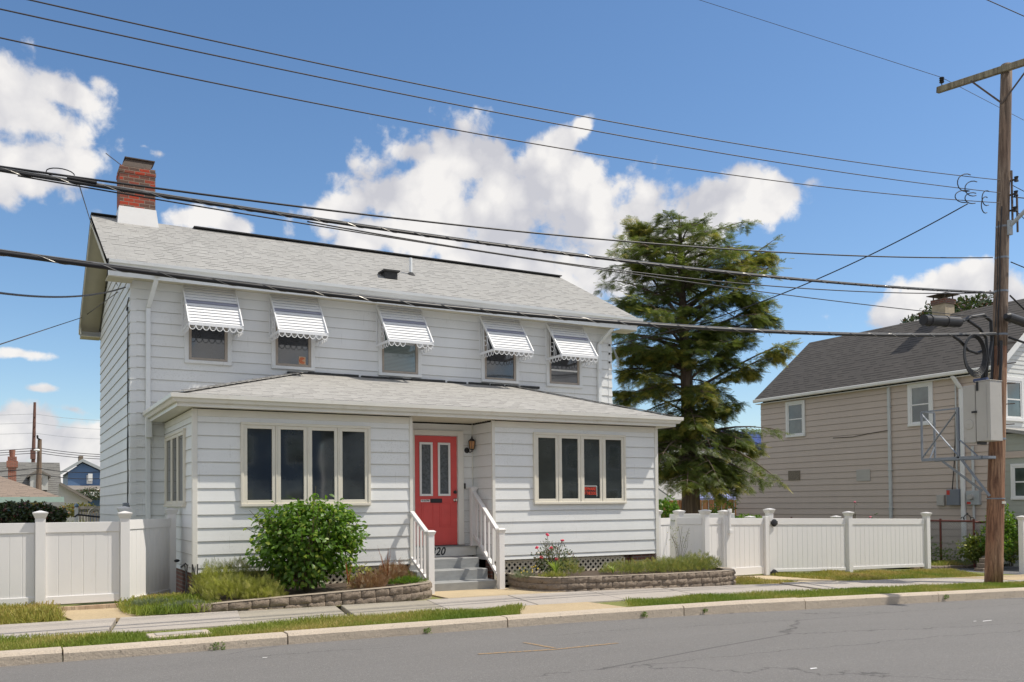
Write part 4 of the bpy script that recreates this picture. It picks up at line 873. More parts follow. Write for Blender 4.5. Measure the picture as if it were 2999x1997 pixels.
def left_fence():
    F = thing('vinyl_fence', 'white vinyl privacy fence with wide gate left of the house', 'fence', (-2.06, -.3, .06))
    pA = (-2.08, -.30); pB = (-1.0, -.30); t = 1.27
    vpost(F, *pA, 0, 1.37); vpost(F, *pB, 0, 1.35)
    vpanel(F, (-4.6, -.30), (pA[0]-.064, -.30), .14, t); vpost(F, -4.7, -.3, 0, 1.37); vpanel(F, (-7.2, -.30), (-4.77, -.30), .14, t)
    g_ = vpanel(F, (pA[0]+.066, -.30), (pB[0]-.068, -.30), .135, t, name='gate')
    pc = A(515, 1508, 'X', -.14); yC = 1.05
    vpost(F, -.16, yC, 0, 1.39); vpanel(F, (pB[0]+.03, pB[1]+.06), (-.20, yC-.05), .05, 1.29)
    c = MB(); q = A(518, 1642, 'Y', .98); c.sphere((q[0], .975, q[2]), .045, 10, (1, .3, .55)); c.build('gate_catch', MT['iron'], F, smooth=True)
    b = MB(); b.hexa([(pA[0]+.08, -.42, .0), (pB[0]-.03, -.42, .0), (pB[0]-.03, -.34, .0), (pA[0]+.08, -.34, .0)], [(pA[0]+.08, -.41, .10), (pB[0]-.03, -.41, .105), (pB[0]-.03, -.34, .105), (pA[0]+.08, -.34, .10)]); o = b.build('timber_sill', MT['timber']); tag(o, 'weathered timber board lying under the white gate', 'board')
    r = A(385, 1500, 'Y', .6); vpost(F, r[0]-.1, .62, 0, 1.42)
MT['timber'] = wood_mat('weathered_timber', (.62, .44, .30), (.68, .52, .37), (.40, .26, .17), .3)
left_fence()
def right_fence():
    F = thing('vinyl_fence', 'white vinyl fence with hinged gate right of the house', 'fence', (12, .15, -.15)); Y = .15; tz = lambda x: 1.14-.0185*(x-10)
    H_ = 'black gate hinge'
    vpost(F, 8.99, .18, 0, tz(9)+.10); vpanel(F, (9.05, .18), (9.42, .30), .1, tz(9.2)-.005)
    xa, xb, xc = A(1990, 1600, 'Y', .5)[0], A(2066, 1600, 'Y', 0)[0], A(2122, 1600, 'Y', .1)[0]; vpost(F, xa, .5, 0, tz(xa)+.10); vpanel(F, (xa-.12, .42), (xb-.06, .03), .05, tz(9.6)-.0)
    vpost(F, xb, .0, -.05, tz(10)+.11); vpanel(F, (xb+.06, .05), (xc-.05, .12), .0, tz(10.2)); vpost(F, xc, .10, -.1, tz(10.5)+.10)
    vpost_plain = MB(); vpost_plain.box((10.70, .02, -.15), (10.80, .12, tz(10.7)+.04)); vpost_plain.build('gate_stile', MT['vinyl'], F, bevel=.004)
    vpanel(F, (10.83, .07), (11.82, .10), -.09, tz(10.8), -.09, tz(11.8), name='gate', brail=.16); q = MB(); q.box((11.83, .03, -.12), (11.93, .13, tz(11.9)+.045)); q.build('gate_stile', MT['vinyl'], F, bevel=.004)
    vpost(F, 12.06, .15, -.2, tz(12)+.15)
    vpanel(F, (12.13, Y), (14.42, Y), -.07, tz(12.1), -.13, tz(14.4), brail=.06); vpost(F, 14.55, Y, -.25, tz(14.5)+.10); vpanel(F, (14.62, Y), (17.22, Y), -.13, tz(14.6), -.17, tz(17.2), brail=.07); vpost(F, 17.32, Y, -.35, tz(17.3)+.10)
    for (u, v) in ((2259, 1531), (2259, 1678)):
        p = A(u+6, v, 'Y', .07); h = MB(); h.sphere((p[0], .045, p[2]), .09, 14, (1, .25, .95)); h.box((p[0]-.10, .04, p[2]-.035), (p[0]+.10, .06, p[2]+.035)); h.build('hinge', MT['iron'], F)
    l_ = MB(); p = A(2137, 1500, 'Y', 0.0); l_.box((p[0]-.02, -.01, p[2]-.40), (p[0]+.025, .03, p[2])); l_.box((p[0]-.03, -.03, p[2]-.01), (p[0]+.04, .03, p[2]+.07)); l_.box((p[0]-.03, -.04, p[2]-.45), (p[0]+.05, .03, p[2]-.37)); l_.build('gate_latch', MT['vinyl'], F, bevel=.004)
    # posts of the same fence that return behind
    for (u, v) in ((2196, 1514), (2448, 1513)):
        p = A(u, v, 'Y', 1.5); vpost(F, p[0], 1.5, -.3, p[2]-.04)
    p = A(2030, 1513, 'Y', 2.0); vpanel(F, (p[0]-.7, 2.0), (p[0]+.9, 1.6), .0, 1.2)
    p = A(2993, 1512, 'Y', -1.2); P2 = thing('fence_post', 'lone white vinyl post at the driveway edge by the shrubs', 'post', (p[0], -1.2, g(p[0]))); vpost(P2, p[0], -1.2, g(p[0])-.1, p[2]-.05, name='post_shaft')
right_fence()
# ------------------------------------------------------------------ block planters
def block_wall(name, label, path, zt, courses, ch=.105, bl=.30, bd=.20, seed=1):
    T_ = thing(name, label, 'planter', (path[len(path)//2][0], path[len(path)//2][1], 0)); rs = random.Random(seed); V = []; F = []; tops = MB(); base = Vector((0, 0, 0))
    P = [Vector((a, b, 0)) for a, b in path]; seg = [(P[i+1]-P[i]).length for i in range(len(P)-1)]; tot = sum(seg)
    def at(s):
        s = max(0, min(tot, s)); i = 0
        while i < len(seg)-1 and s > seg[i]: s -= seg[i]; i += 1
        d = (P[i+1]-P[i]).normalized(); return P[i]+d*s, d
    for c in range(courses):
        s = -rs.uniform(0, .2)
        while s < tot:
            L_ = rs.uniform(.19, .34); a = max(0, s+.005); b = min(tot, s+L_-.005); s += L_
            if b-a < .06: continue
            p0, _ = at(a); p1, _ = at(b); d = (p1-p0); LL = d.length; d.normalize(); n = Vector((d.y, -d.x, 0))   # outward = right of path
            nu, nv = max(3, int(LL/.035)), 4; setb = .006*(c) ; z1 = zt(p0.x)-ch*c; z0 = z1-ch+.004; off = rs.uniform(-.006, .006); idx = {}
            for i in range(nu+1):
                for j in range(nv+1):
                    e = (i in (0, nu)) or (j in (0, nv)); r_ = rs.uniform(-.014, .024) if not e else -.014
                    q = p0+d*(LL*i/nu)+n*(r_+off+setb); idx[i, j] = len(V); V.append((q.x, q.y, z0+(z1-z0)*j/nv))
            for i in range(nu):
                for j in range(nv): F.append([idx[i, j], idx[i+1, j], idx[i+1, j+1], idx[i, j+1]])
            # sides + back to depth
            bq = [p0-n*bd, p1-n*bd]; k0 = len(V); V += [(bq[0].x, bq[0].y, z0), (bq[1].x, bq[1].y, z0), (bq[1].x, bq[1].y, z1), (bq[0].x, bq[0].y, z1)]
            F += [[idx[nu, 0], k0+1, k0+2, idx[nu, nv]], [k0, idx[0, 0], idx[0, nv], k0+3]]
            F += [[idx[0, nv], idx[nu, nv], k0+2, k0+3]]
    np_mesh('blocks', V, F, MT['block'], T_)
    # capping surface of the top blocks + dark core
    q = MB()
    for i in range(len(P)-1):
        d = (P[i+1]-P[i]).normalized(); n = Vector((d.y, -d.x, 0)); a, b = P[i], P[i+1]; za, zb = zt(a.x)-.0+.002, zt(b.x)+.002
        e = n*-.006; f = n*-bd; q.poly([(a.x+e.x, a.y+e.y, za), (b.x+e.x, b.y+e.y, zb), (b.x+f.x, b.y+f.y, zb), (a.x+f.x, a.y+f.y, za)])
    q.build('block_top', MT['blocktop'], T_, fix=False); q = MB()
    for i in range(len(P)-1):
        d = (P[i+1]-P[i]).normalized(); n = Vector((d.y, -d.x, 0)); a, b = P[i]-n*.03, P[i+1]-n*.03; q.poly([(a.x, a.y, -.3), (b.x, b.y, -.3), (b.x, b.y, zt(b.x)-.01), (a.x, a.y, zt(a.x)-.01)])
    q.build('joint_shadow', MT['soil'], T_, fix=False)
    return T_
def smooth_path(pts, n=6):
    out = []
    for i in range(len(pts)-1):
        p0 = pts[max(0, i-1)]; p1 = pts[i]; p2 = pts[i+1]; p3 = pts[min(len(pts)-1, i+2)]
        for k in range(n):
            t = k/n; out.append(tuple(.5*((2*p1[j])+(-p0[j]+p2[j])*t+(2*p0[j]-5*p1[j]+4*p2[j]-p3[j])*t*t+(-p0[j]+3*p1[j]-3*p2[j]+p3[j])*t**3) for j in (0, 1)))
    out.append(pts[-1]); return out
pl = smooth_path([(-.35, -1.75), (.75, -1.70), (1.7, -1.74), (2.7, -1.74), (3.2, -1.55), (3.42, -1.1), (3.42, -.55)])
block_wall('block_planter', 'grey brown split block planter left of the front steps', pl, lambda x: .155+.035*min(3.0, max(0, x)), 3, ch=.115)
pr_path = smooth_path([(5.26, -.35), (5.18, -1.0), (5.4, -1.58), (6.2, -1.78), (7.6, -1.80), (9.0, -1.72), (9.55, -1.45), (9.85, -.95), (9.85, -.2)])
block_wall('block_planter', 'long split block planter under the right picture window', pr_path, lambda x: .235-.014*max(0, x-6), 4, ch=.10, seed=4)
def soil(name, pts, z):
    m = MB(); m.poly([(a, b, z(a)) for a, b in pts]); tag(m.build(name, MT['soil'], fix=False), kind='structure')
soil('bed_soil', [(-.3, -1.6)]+[(a, b+.05) for a, b in pl if b < -1.2]+[(3.3, -.5), (3.3, .05), (.0, .05), (-.3, -.2)], lambda x: .12+.035*min(3.0, max(0, x)))
soil('bed_soil', [(5.4, -.3)]+[(a, b+.1) for a, b in pr_path if b < -.9]+[(9.8, .1), (5.4, .05)], lambda x: .20-.014*max(0, x-6))
# ------------------------------------------------------------------ plants
MT['shrub'] = leaf_mat('shrub_leaf', (.05, .115, .012), (.16, .29, .03), (.34, .42, .06), .4, .4)
MT['gold'] = leaf_mat('golden_foliage', (.20, .22, .045), (.44, .44, .11), (.58, .54, .20), .35)
MT['lav'] = leaf_mat('lavender_foliage', (.15, .18, .05), (.36, .38, .13), (.55, .46, .14), .3)
MT['dry'] = leaf_mat('dried_plant', (.22, .10, .05), (.42, .26, .15), (.5, .40, .26), .2)
MT['sage'] = leaf_mat('grey_green_foliage', (.12, .15, .09), (.26, .30, .18), None, .2)
MT['rosef'] = leaf_mat('rose_foliage', (.04, .07, .025), (.12, .17, .06), (.26, .14, .07), .25, .35)
MT['pink'] = plain('rose_petal', (.80, .06, .12), .5, .25, 30); MT['pinkl'] = plain('pale_rose_petal', (.80, .22, .30), .5, .25, 30); MT['yellow'] = plain('yellow_petal', (.75, .55, .06), .5, .2, 30)
MT['stem'] = plain('plant_stem', (.12, .10, .05), .7, .2, 20); MT['redleaf'] = leaf_mat('red_blade', (.22, .04, .02), (.40, .12, .05), None, .3)
MT['lily'] = leaf_mat('lily_leaf', (.14, .24, .04), (.42, .50, .12), (.6, .58, .2), .35)
MT['hemlock'] = leaf_mat('hemlock_needles', (.032, .07, .022), (.20, .235, .05), (.44, .38, .08), .35, .5)  # dark to bright range paints shaded inner needles and sunlit tips
MT['ivy'] = leaf_mat('hedge_leaf', (.025, .045, .018), (.08, .11, .035), (.16, .06, .05), .2, .3)
MT['bark'] = wood_mat('hemlock_bark', (.17, .125, .09), (.24, .18, .13), (.07, .05, .04), .4)
MT['barkl'] = wood_mat('pale_bark_scar', (.42, .33, .23), (.5, .42, .30), (.2, .14, .1), .5)
MT['needlegold'] = leaf_mat('ornamental_grass', (.24, .27, .04), (.48, .46, .08), None, .35)
def leafcloud(c, r, n, size, T, up=.25, shell=.55, droop=0.0, seed=None, lump=.18, flat_bottom=True, top=None):
    """leaf positions spread through an uneven ellipsoid; returns mesh arrays"""
    R = np.random.default_rng(seed or 1); d = R.normal(size=(n, 3)); d /= np.linalg.norm(d, axis=1, keepdims=True)
    rad = (shell+(1-shell)*R.random(n)**.5); q = vnoise(d[:, :2]*2.2+d[:, 2:]*1.7, 3.0, (seed or 1)+3)*lump+1
    P = d*rad[:, None]*q[:, None]
    if flat_bottom: P[:, 2] = np.where(P[:, 2] < -.75, -.75+.1*R.random(n), P[:, 2])
    P = P*np.array(r)+np.array(c)
    D = d*np.array([1, 1, .6])+R.normal(0, .55, (n, 3)); D[:, 2] += up-droop
    U = d+R.normal(0, .4, (n, 3))+np.array([0, 0, .6]); return scatter(T, P, D, U, size*R.uniform(.6, 1.25, n), np.clip(R.random(n), 0, 1))
def cat(parts):
    V = []; F = []; r = []; o = 0
    for a, b, c in parts: V.append(a); F.append(b+o); r.append(c); o += len(a)
    return np.vstack(V), np.vstack(F), np.concatenate(r)
def stems(par, c, zb, n, h, spread, r=.006, seed=1, mat='stem'):
    m = MB(); rs = random.Random(seed)
    for i in range(n):
        a = rs.uniform(0, 6.28); s = rs.uniform(.3, 1)*spread; m.tube([(c[0]+.04*math.cos(a), c[1]+.04*math.sin(a), zb), (c[0]+s*.5*math.cos(a), c[1]+s*.5*math.sin(a), zb+h*.5), (c[0]+s*math.cos(a), c[1]+s*math.sin(a), zb+h)], [r, r*.8, r*.4], 5)
    return m.build('stem', MT[mat], par)
def plant(name, label, cat_, c, parts, mat, zb, st=None, group=None):
    T_ = thing(name, label, cat_, (c[0], c[1], zb), group); V, F, r = cat(parts); np_mesh('foliage', V, F, MT[mat], T_, r)
    if st: stems(T_, c, zb, *st)
    return T_
# big rounded shrub
sx, sy = 1.50, -.86
bs = []
for k_, (dx, dy, z, a, b, c_, n) in enumerate([(0, 0, .84, .74, .60, .54, 2500), (.1, -.05, 1.10, .62, .5, .34, 1300), (-.05, 0, .48, .50, .45, .34, 900), (-.45, -.1, .70, .34, .3, .26, 400), (.5, -.1, .72, .30, .3, .3, 350), (-.2, -.1, 1.22, .34, .3, .22, 450), (.42, -.1, 1.25, .22, .2, .18, 200), (-.42, -.05, .98, .34, .34, .30, 500), (.40, -.0, 1.02, .36, .34, .34, 600), (0, 0, .8, .55, .45, .45, 900), (.62, .0, .93, .24, .2, .2, 170), (.05, 0, 1.38, .26, .22, .14, 200)]):
    bs.append(leafcloud((sx+dx, sy+dy, z+.06), (a, b, c_), int(n*.85), .084, LEAF2, up=.05, shell=.45 if k_ < 5 else .2, droop=.35, seed=20+k_, lump=.42))
SH = plant('leafy_shrub', 'big rounded bright green shrub under the left picture window', 'shrub', (sx, sy), bs, 'shrub', .18, (26, .85, .55, .009, 3))
rr = np.random.default_rng(3)
tw = MB(); lv = []
for k_ in range(46):
    a = rr.uniform(0, 6.28); bx, by = sx+rr.uniform(.2, .72)*math.cos(a), sy+rr.uniform(.2, .55)*math.sin(a); h0 = rr.uniform(.85, 1.32); L_ = rr.uniform(.12, .36); dx, dy = .25*math.cos(a), .2*math.sin(a)
    if k_ == 0: bx, by, h0, L_, dx, dy = sx+.12, sy, 1.35, .42, .02, 0
    tw.tube([(bx, by, h0-.2), (bx+dx*.5, by+dy*.5, h0+L_*.5), (bx+dx, by+dy, h0+L_)], .004, 5); n = 7
    t_ = rr.random(n); P = np.array([[bx+dx*t, by+dy*t, h0+L_*t] for t in t_]); lv.append(scatter(LEAF2, P, rdir(n, -.1), rdir(n, 1.5), .065*rr.uniform(.7, 1.2, n)))
V, F, r = cat(lv); np_mesh('shoot_leaves', V, F, MT['shrub'], SH, r); tw.build('shoot', MT['stem'], SH)
# golden airy shrub at the left corner
def airy(c, r, n, size, seed, T=SPRAY, up=.9, shell=.3):
    R = np.random.default_rng(seed); d = R.normal(size=(n, 3)); d /= np.linalg.norm(d, axis=1, keepdims=True); P = d*(shell+(1-shell)*R.random(n)[:, None]**.6)*(1+.18*vnoise(d[:, :2]*3, 3, seed))[:, None]
    P[:, 2] = np.abs(P[:, 2]); P = P*np.array(r)+np.array(c); D = d*.7+R.normal(0, .35, (n, 3)); D[:, 2] = np.abs(D[:, 2])*.6+up; return scatter(T, P, D, R.normal(size=(n, 3)), size*R.uniform(.6, 1.3, n), R.random(n))
plant('golden_shrub', 'low feathery golden green shrub at the left corner of the house', 'shrub', (.62, -1.15), [airy((.32, -1.1, .16), (.40, .36, .32), 650, .10, 31), airy((.68, -1.3, .14), (.34, .28, .26), 520, .10, 32), airy((.15, -.7, .2), (.3, .3, .34), 400, .10, 33)], 'gold', .15)
plant('seed_head_plant', 'pale wispy plant with dry seed heads behind the golden shrub', 'plant', (.45, -.45), [airy((.45, -.45, .35), (.50, .16, .30), 420, .09, 35, up=1.3), airy((1.0, -.6, .15), (.25, .3, .32), 160, .08, 36)], 'lav', .15)
plant('grey_green_mound', 'low grey green mound plant at the sidewalk edge', 'plant', (-.30, -1.62), [airy((-.35, -1.60, .07), (.42, .18, .12), 900, .05, 37), airy((-.75, -1.15, .10), (.35, .2, .10), 300, .06, 38)], 'sage', .06)
plant('dry_mound', 'brown dried mound plant in the left planter near the steps', 'plant', (2.55, -1.0), [airy((2.35, -1.25, .20), (.30, .22, .20), 380, .09, 41), airy((2.85, -.9, .22), (.36, .3, .30), 520, .09, 42), airy((3.1, -.6, .22), (.2, .3, .28), 260, .08, 43)], 'dry', .2)
plant('yellow_green_plant', 'small yellow green plant between the big shrub and dried plants', 'plant', (2.35, -.85), [leafcloud((2.35, -.85, .33), (.22, .2, .22), 260, .06, LEAF, seed=44)], 'gold', .2)
plant('green_carpet_plant', 'bright green creeping plant by the steps in the left planter', 'plant', (3.0, -1.25), [airy((3.0, -1.2, .24), (.34, .20, .09), 500, .05, 45), airy((3.15, -.9, .24), (.14, .2, .14), 200, .05, 46)], 'shrub', .24)
def spikes(name, label, c, n, h, mat, seed, spread=.3, w=.02, z=.2, cat_='plant', bend=.5):
    T_ = thing(name, label, cat_, (c[0], c[1], z)); R = np.random.default_rng(seed); V = []; F = []; r = []
    for i in range(n):
        a = R.uniform(0, 6.28); H_ = h*R.uniform(.6, 1.1); s = spread*R.uniform(.4, 1); dx, dy = math.cos(a), math.sin(a); k0 = len(V); px_, py_ = -dy*w, dx*w; m_ = 6
        for j in range(m_+1):
            t = j/m_; out = s*t**(1+bend); zz = z+H_*(t-.42*bend*t*t*1.4); ww = (1-t)**.6*(.4+.6*min(1, t*4)); V += [(c[0]+dx*out-px_*ww, c[1]+dy*out-py_*ww, zz), (c[0]+dx*out+px_*ww, c[1]+dy*out+py_*ww, zz)]; r += [R.random()]*2
        for j in range(m_): F.append([k0+2*j, k0+2*j+1, k0+2*j+3, k0+2*j+2])
    np_mesh('blades', V, F, MT[mat], T_, np.array(r)); return T_
spikes('red_blade_plant', 'dark red blade leaves standing among the dried plants', (2.75, -.95), 7, .75, 'redleaf', 51, .18, .012, .22, bend=.2)
spikes('red_spike_plant', 'red stem rising in front of the big shrub', (1.95, -1.45), 4, .42, 'redleaf', 52, .10, .014, .3, bend=.1)
spikes('lily_plant', 'light green lily with arching leaves at the right planter corner', (5.75, -1.15), 26, .42, 'lily', 53, .24, .017, .22, bend=.55)
spikes('lily_plant', 'small pale variegated plant in the middle of the right planter', (6.92, -1.2), 14, .24, 'lily', 54, .15, .014, .21, bend=.6)
# rose bush
def rose_bush(label, c, zb, h, w, n, flowers, seed, mat='pink', name='rose_bush'):
    T_ = plant(name, label, 'rose', c, [leafcloud((c[0], c[1], zb+h*.45), (w, w*.8, h*.42), n, .045, LEAF, seed=seed, shell=.3, lump=.3)], 'rosef', zb, (12, h, w*.7, .006, seed))
    lv = []
    for (fx, fz) in flowers:
        m = MB(); R = random.Random(int(fx*100))
        for k_ in range(9): a = R.uniform(0, 6.28); m.sphere((fx+.016*math.cos(a), c[1]-.1+.016*math.sin(a), fz+R.uniform(-.012, .016)), .022, 6, (1, 1, .7))
        m.build('flower', MT[mat], T_, smooth=True); R2 = np.random.default_rng(int(fx*77)); k = 12; t = R2.random(k)
        P = np.array([[c[0]+(fx-c[0])*(.5+.5*q)+R2.normal(0, .03), c[1]-.1*q, zb+h*.5+(fz-zb-h*.5)*q*.96] for q in t]); lv.append(scatter(LEAF, P, rdir(k, .1), rdir(k, 1), .045*R2.uniform(.6, 1.2, k)))
        m = MB(); m.tube([(c[0]+(fx-c[0])*.4, c[1], zb+h*.4), (fx, c[1]-.1, fz)], .004, 5); m.build('flower_stem', MT['stem'], T_)
    V, F, r = cat(lv); np_mesh('flower_leaves', V, F, MT['rosef'], T_, r); return T_
rc = A(1620, 1640, 'Y', -.85)
fl = [A(u, v, 'Y', -.95) for u, v in ((1603, 1566), (1647, 1582), (1586, 1632), (1572, 1603), (1631, 1638), (1614, 1605))]
rose_bush('rose bush with pink red flowers against the white siding', (rc[0], -.85), .21, .60, .36, 900, [(p[0], p[2]) for p in fl], 61)
p5 = A(1525, 1675, 'Y', -.9)
yp = plant('yellow_flower_plant', 'small plant with yellow flowers beside the right newel post', 'plant', (p5[0], -1.0), [airy((p5[0], -1.0, .20), (.20, .18, .16), 320, .05, 62)], 'sage', .2)
mm = MB(); rs_ = random.Random(9)
for k_ in range(12): mm.sphere((p5[0]+rs_.uniform(-.2, .22), -1.1+rs_.uniform(-.1, .1), .36+rs_.uniform(-.06, .07)), .012, 6)
mm.build('blossoms', MT['yellow'], yp)
yq = A(1620, 1692, 'Y', -1.2); plant('low_yellow_plant', 'low yellow and green plant at the foot of the rose bush', 'plant', (yq[0], -1.2), [airy((yq[0], -1.2, .21), (.28, .15, .09), 380, .045, 63)], 'gold', .2)
plant('feathery_hedge', 'mound of feathery green plants left half of the right planter', 'plant', (7.0, -.6), [airy((6.35, -.6, .2), (.28, .3, .24), 320, .08, 71), airy((7.35, -.85, .19), (.42, .36, .19), 620, .07, 72), airy((7.95, -.9, .18), (.42, .4, .21), 700, .075, 73)], 'lav', .2)
plant('feathery_hedge', 'thick feathery green plants at the fence end of the right planter', 'plant', (9.0, -.8), [airy((8.45, -.9, .17), (.45, .42, .23), 800, .08, 74), airy((8.95, -.85, .17), (.42, .45, .25), 800, .08, 75), airy((9.4, -.7, .16), (.34, .4, .28), 650, .08, 76)], 'lav', .18)
wq = A(1990, 1640, 'Y', -.5); wp = thing('tall_weed', 'sparse tall weed with seed stems in front of the short fence panel', 'weed', (wq[0], -.5, .2)); m = MB(); R = random.Random(4)
for k_ in range(11):
    a = R.uniform(-.3, .3); m.tube([(wq[0], -.5, .25), (wq[0]+a*.6, -.5+R.uniform(-.1, .1), .6), (wq[0]+a, -.5, R.uniform(.75, 1.02))], .0035, 4)
m.build('stem', MT['stem'], wp); q = []
Rn = np.random.default_rng(8); P = np.column_stack([wq[0]+Rn.uniform(-.28, .28, 70), -.5+Rn.uniform(-.08, .08, 70), Rn.uniform(.55, 1.0, 70)]); V, F, r = scatter(LEAF, P, rdir(70, .8), rdir(70), .03*np.ones(70)); np_mesh('seed_heads', V, F, MT['lav'], wp, r)
# ------------------------------------------------------------------ conifer
def conifer():
    bx, by = 14.75, 5.9; zb = -.35; tx, ty = bx-.25, by; H_ = 9.75
    T_ = thing('hemlock_tree', 'tall shaggy evergreen tree between the two houses', 'tree', (bx, by, zb)); R = np.random.default_rng(77)
    def trunk(t): return np.array([bx+(tx-bx)*t+.05*math.sin(t*5), by, zb+(H_-zb)*t])
    m = MB(); ts = np.linspace(0, 1, 26); m.tube([trunk(t) for t in ts], [0.29*(1-t)**.8*(1.25 if t < .02 else 1)+.015 for t in ts], 12); m.build('trunk', MT['bark'], T_, smooth=True)
    m = MB(); m.tube([trunk(0)+np.array([.22, -.22, 0]), trunk(.06)+np.array([.16, -.2, 0]), trunk(.13)+np.array([.05, -.16, 0])], [.13, .09, .03], 8); m.build('bark_scar', MT['barkl'], T_)
    br = MB(); parts = []
    # outline measured from the photo: reach to the left / right at each height (image sideways direction)
    side = np.array([CR[0], CR[1], 0]); side /= np.linalg.norm(side); dep = np.array([CW[0], CW[1], 0]); dep /= np.linalg.norm(dep)
    hh = [1.2, 2.0, 2.8, 3.6, 4.4, 5.2, 6.0, 6.6, 7.2, 7.8, 8.4, 9.0, 9.6]
    lf = [1.0, 1.5, 1.9, 2.1, 2.2, 2.3, 2.2, 2.0, 1.8, 1.7, 1.5, 1.2, .5]; rt = [.9, 1.5, 1.6, 1.9, 1.2, 1.5, 1.6, 1.7, 2.2, 2.4, 2.1, 1.6, .6]
    def reach(z, a):
        L_ = np.interp(z, hh, lf); R_ = np.interp(z, hh, rt); c = math.cos(a); w = (R_ if c > 0 else L_); return (w*abs(c)+(.5*(L_+R_))*abs(math.sin(a))*.9)
    P = []; D = []; S_ = []; U = []; Q = []
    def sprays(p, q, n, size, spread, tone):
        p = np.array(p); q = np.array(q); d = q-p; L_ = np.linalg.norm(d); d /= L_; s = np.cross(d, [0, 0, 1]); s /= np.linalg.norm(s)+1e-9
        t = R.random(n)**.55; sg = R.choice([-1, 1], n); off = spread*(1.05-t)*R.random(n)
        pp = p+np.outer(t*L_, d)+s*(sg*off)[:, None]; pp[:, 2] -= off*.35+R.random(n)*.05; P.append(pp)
        dd = d*.8+s*(sg*.9)[:, None]+R.normal(0, .28, (n, 3)); dd[:, 2] -= .28; D.append(dd); uu = np.tile([0, 0, 1.], (n, 1))+R.normal(0, .35, (n, 3)); U.append(uu); S_.append(size*R.uniform(.6, 1.25, n)); Q.append(np.clip(tone+.35*t+R.normal(0, .12, n), 0, 1))  # tone rises outwards, painting the branch ends as sunlit
    def limb(pts, r_, tone):
        br.tube(pts, [max(.005, .034*(1-t)*(r_/2)+.005) for t in np.linspace(0, 1, 7)], 5)
        for q in range(1, 6):
            a_, b_ = pts[q], pts[q+1]; dirv = (b_-a_)/np.linalg.norm(b_-a_); sv = np.cross(dirv, [0, 0, 1]); sv /= np.linalg.norm(sv)
            sprays(a_, b_, 7, .24, .24, tone)
            for sg in (-1, 1):
                if R.random() < .82:
                    L2 = (.55*(1-q/7.5)+.15)*R.uniform(.6, 1.25)*min(1, r_/1.6); e = a_+dirv*L2*.6+sv*sg*L2+np.array([0, 0, -.12*L2+R.uniform(-.08, .04)])
                    br.tube([a_, (a_+e)/2+np.array([0, 0, .02]), e], [.010, .007, .003], 4); sprays(a_, e, 12, .22, .15, tone)
                    if R.random() < .6: e2 = e+dirv*L2*.35+np.array([0, 0, -.12]); sprays(e, e2, 9, .22, .08, tone+.12)
        sprays(pts[5], pts[6]+dirv*.15, 7, .25, .10, tone+.18)
    z = 2.25; k = 0
    while z < 9.3:
        n_b = 6 if z < 8 else 5
        for j in range(n_b):
            a = k*2.399+R.uniform(-.35, .35); k += 1; zz = z+R.uniform(-.15, .15)
            r_ = reach(zz, a)*R.uniform(.6, 1.2)
            if r_ < .25: continue
            if R.random() < (.55 if (3.9 < zz < 5.9 and math.cos(a) > -.1) else .30): continue
            t0 = (zz-zb)/(H_-zb); p0 = trunk(t0); dr = side*math.cos(a)+dep*math.sin(a); rise = .28 if zz > 5 else .10; sag = .16 if zz > 5 else .30
            pts = [p0+dr*(r_*t)+np.array([0, 0, rise*r_*t*1.6-sag*r_*t*t*1.7+.12*math.sin(t*5+k)*t]) for t in np.linspace(0, 1, 7)]
            limb(pts, r_, R.uniform(0, .45)+(.12 if zz > 7 else 0))
        z += .225
    # long limbs measured on the photograph: start height, tip pixel, depth offset
    for (z0_, u, v, dd_) in ((4.55, 2305, 1000, -.3), (4.3, 2250, 1040, .2), (3.3, 2290, 1262, -.2), (3.0, 2230, 1300, .3), (5.6, 2265, 905, .3), (6.4, 2290, 760, -.2), (5.9, 2245, 880, .1), (6.9, 2285, 690, .2), (2.6, 2180, 1390, -.3), (4.9, 2200, 960, -.5), (3.9, 2120, 1190, -.6), (6.2, 1840, 860, 0), (7.2, 1850, 640, .1), (5.2, 1800, 980, -.3), (6.6, 1820, 700, -.3), (2.9, 1850, 1330, -.3), (7.6, 2250, 740, -.4), (3.6, 1960, 1250, -.9), (2.7, 2090, 1400, -.8), (4.6, 1835, 1060, -.2), (4.0, 1815, 1150, -.4), (3.5, 1850, 1240, .1), (3.2, 1880, 1370, -.5), (4.9, 1820, 1000, .2), (4.4, 1930, 1120, -1.0), (5.2, 1970, 1030, -1.1), (3.0, 2000, 1360, -1.1), (3.9, 2040, 1230, -1.2), (5.6, 2080, 960, -1.0), (4.6, 2050, 1130, -1.1)):
        p0 = trunk((z0_-zb)/(H_-zb)); tip = AV(u, v, p0+dep*dd_, dep); mid = (p0+tip)/2; r_ = np.linalg.norm(tip-p0); lift = .14*r_*(1 if tip[2] < z0_+.6 else .3); tn = R.uniform(.25, .6)
        limb([p0*(1-t)+tip*t+np.array([0, 0, 4*lift*t*(1-t)*.6]) for t in np.linspace(0, 1, 7)], r_, tn)
        for k_ in range(3):
            t1 = R.uniform(.25, .8); c0 = p0*(1-t1)+tip*t1+np.array([0, 0, 4*lift*t1*(1-t1)*.6]); dv = (tip-p0)/r_; e0 = c0+dv*R.uniform(.5, .9)+side*R.uniform(-.1, .1)+dep*R.uniform(-.6, .6)+np.array([0, 0, R.uniform(-.35, .10)]); limb([c0*(1-t)+e0*t-np.array([0, 0, .12*t*t]) for t in np.linspace(0, 1, 7)], 1.1, tn)
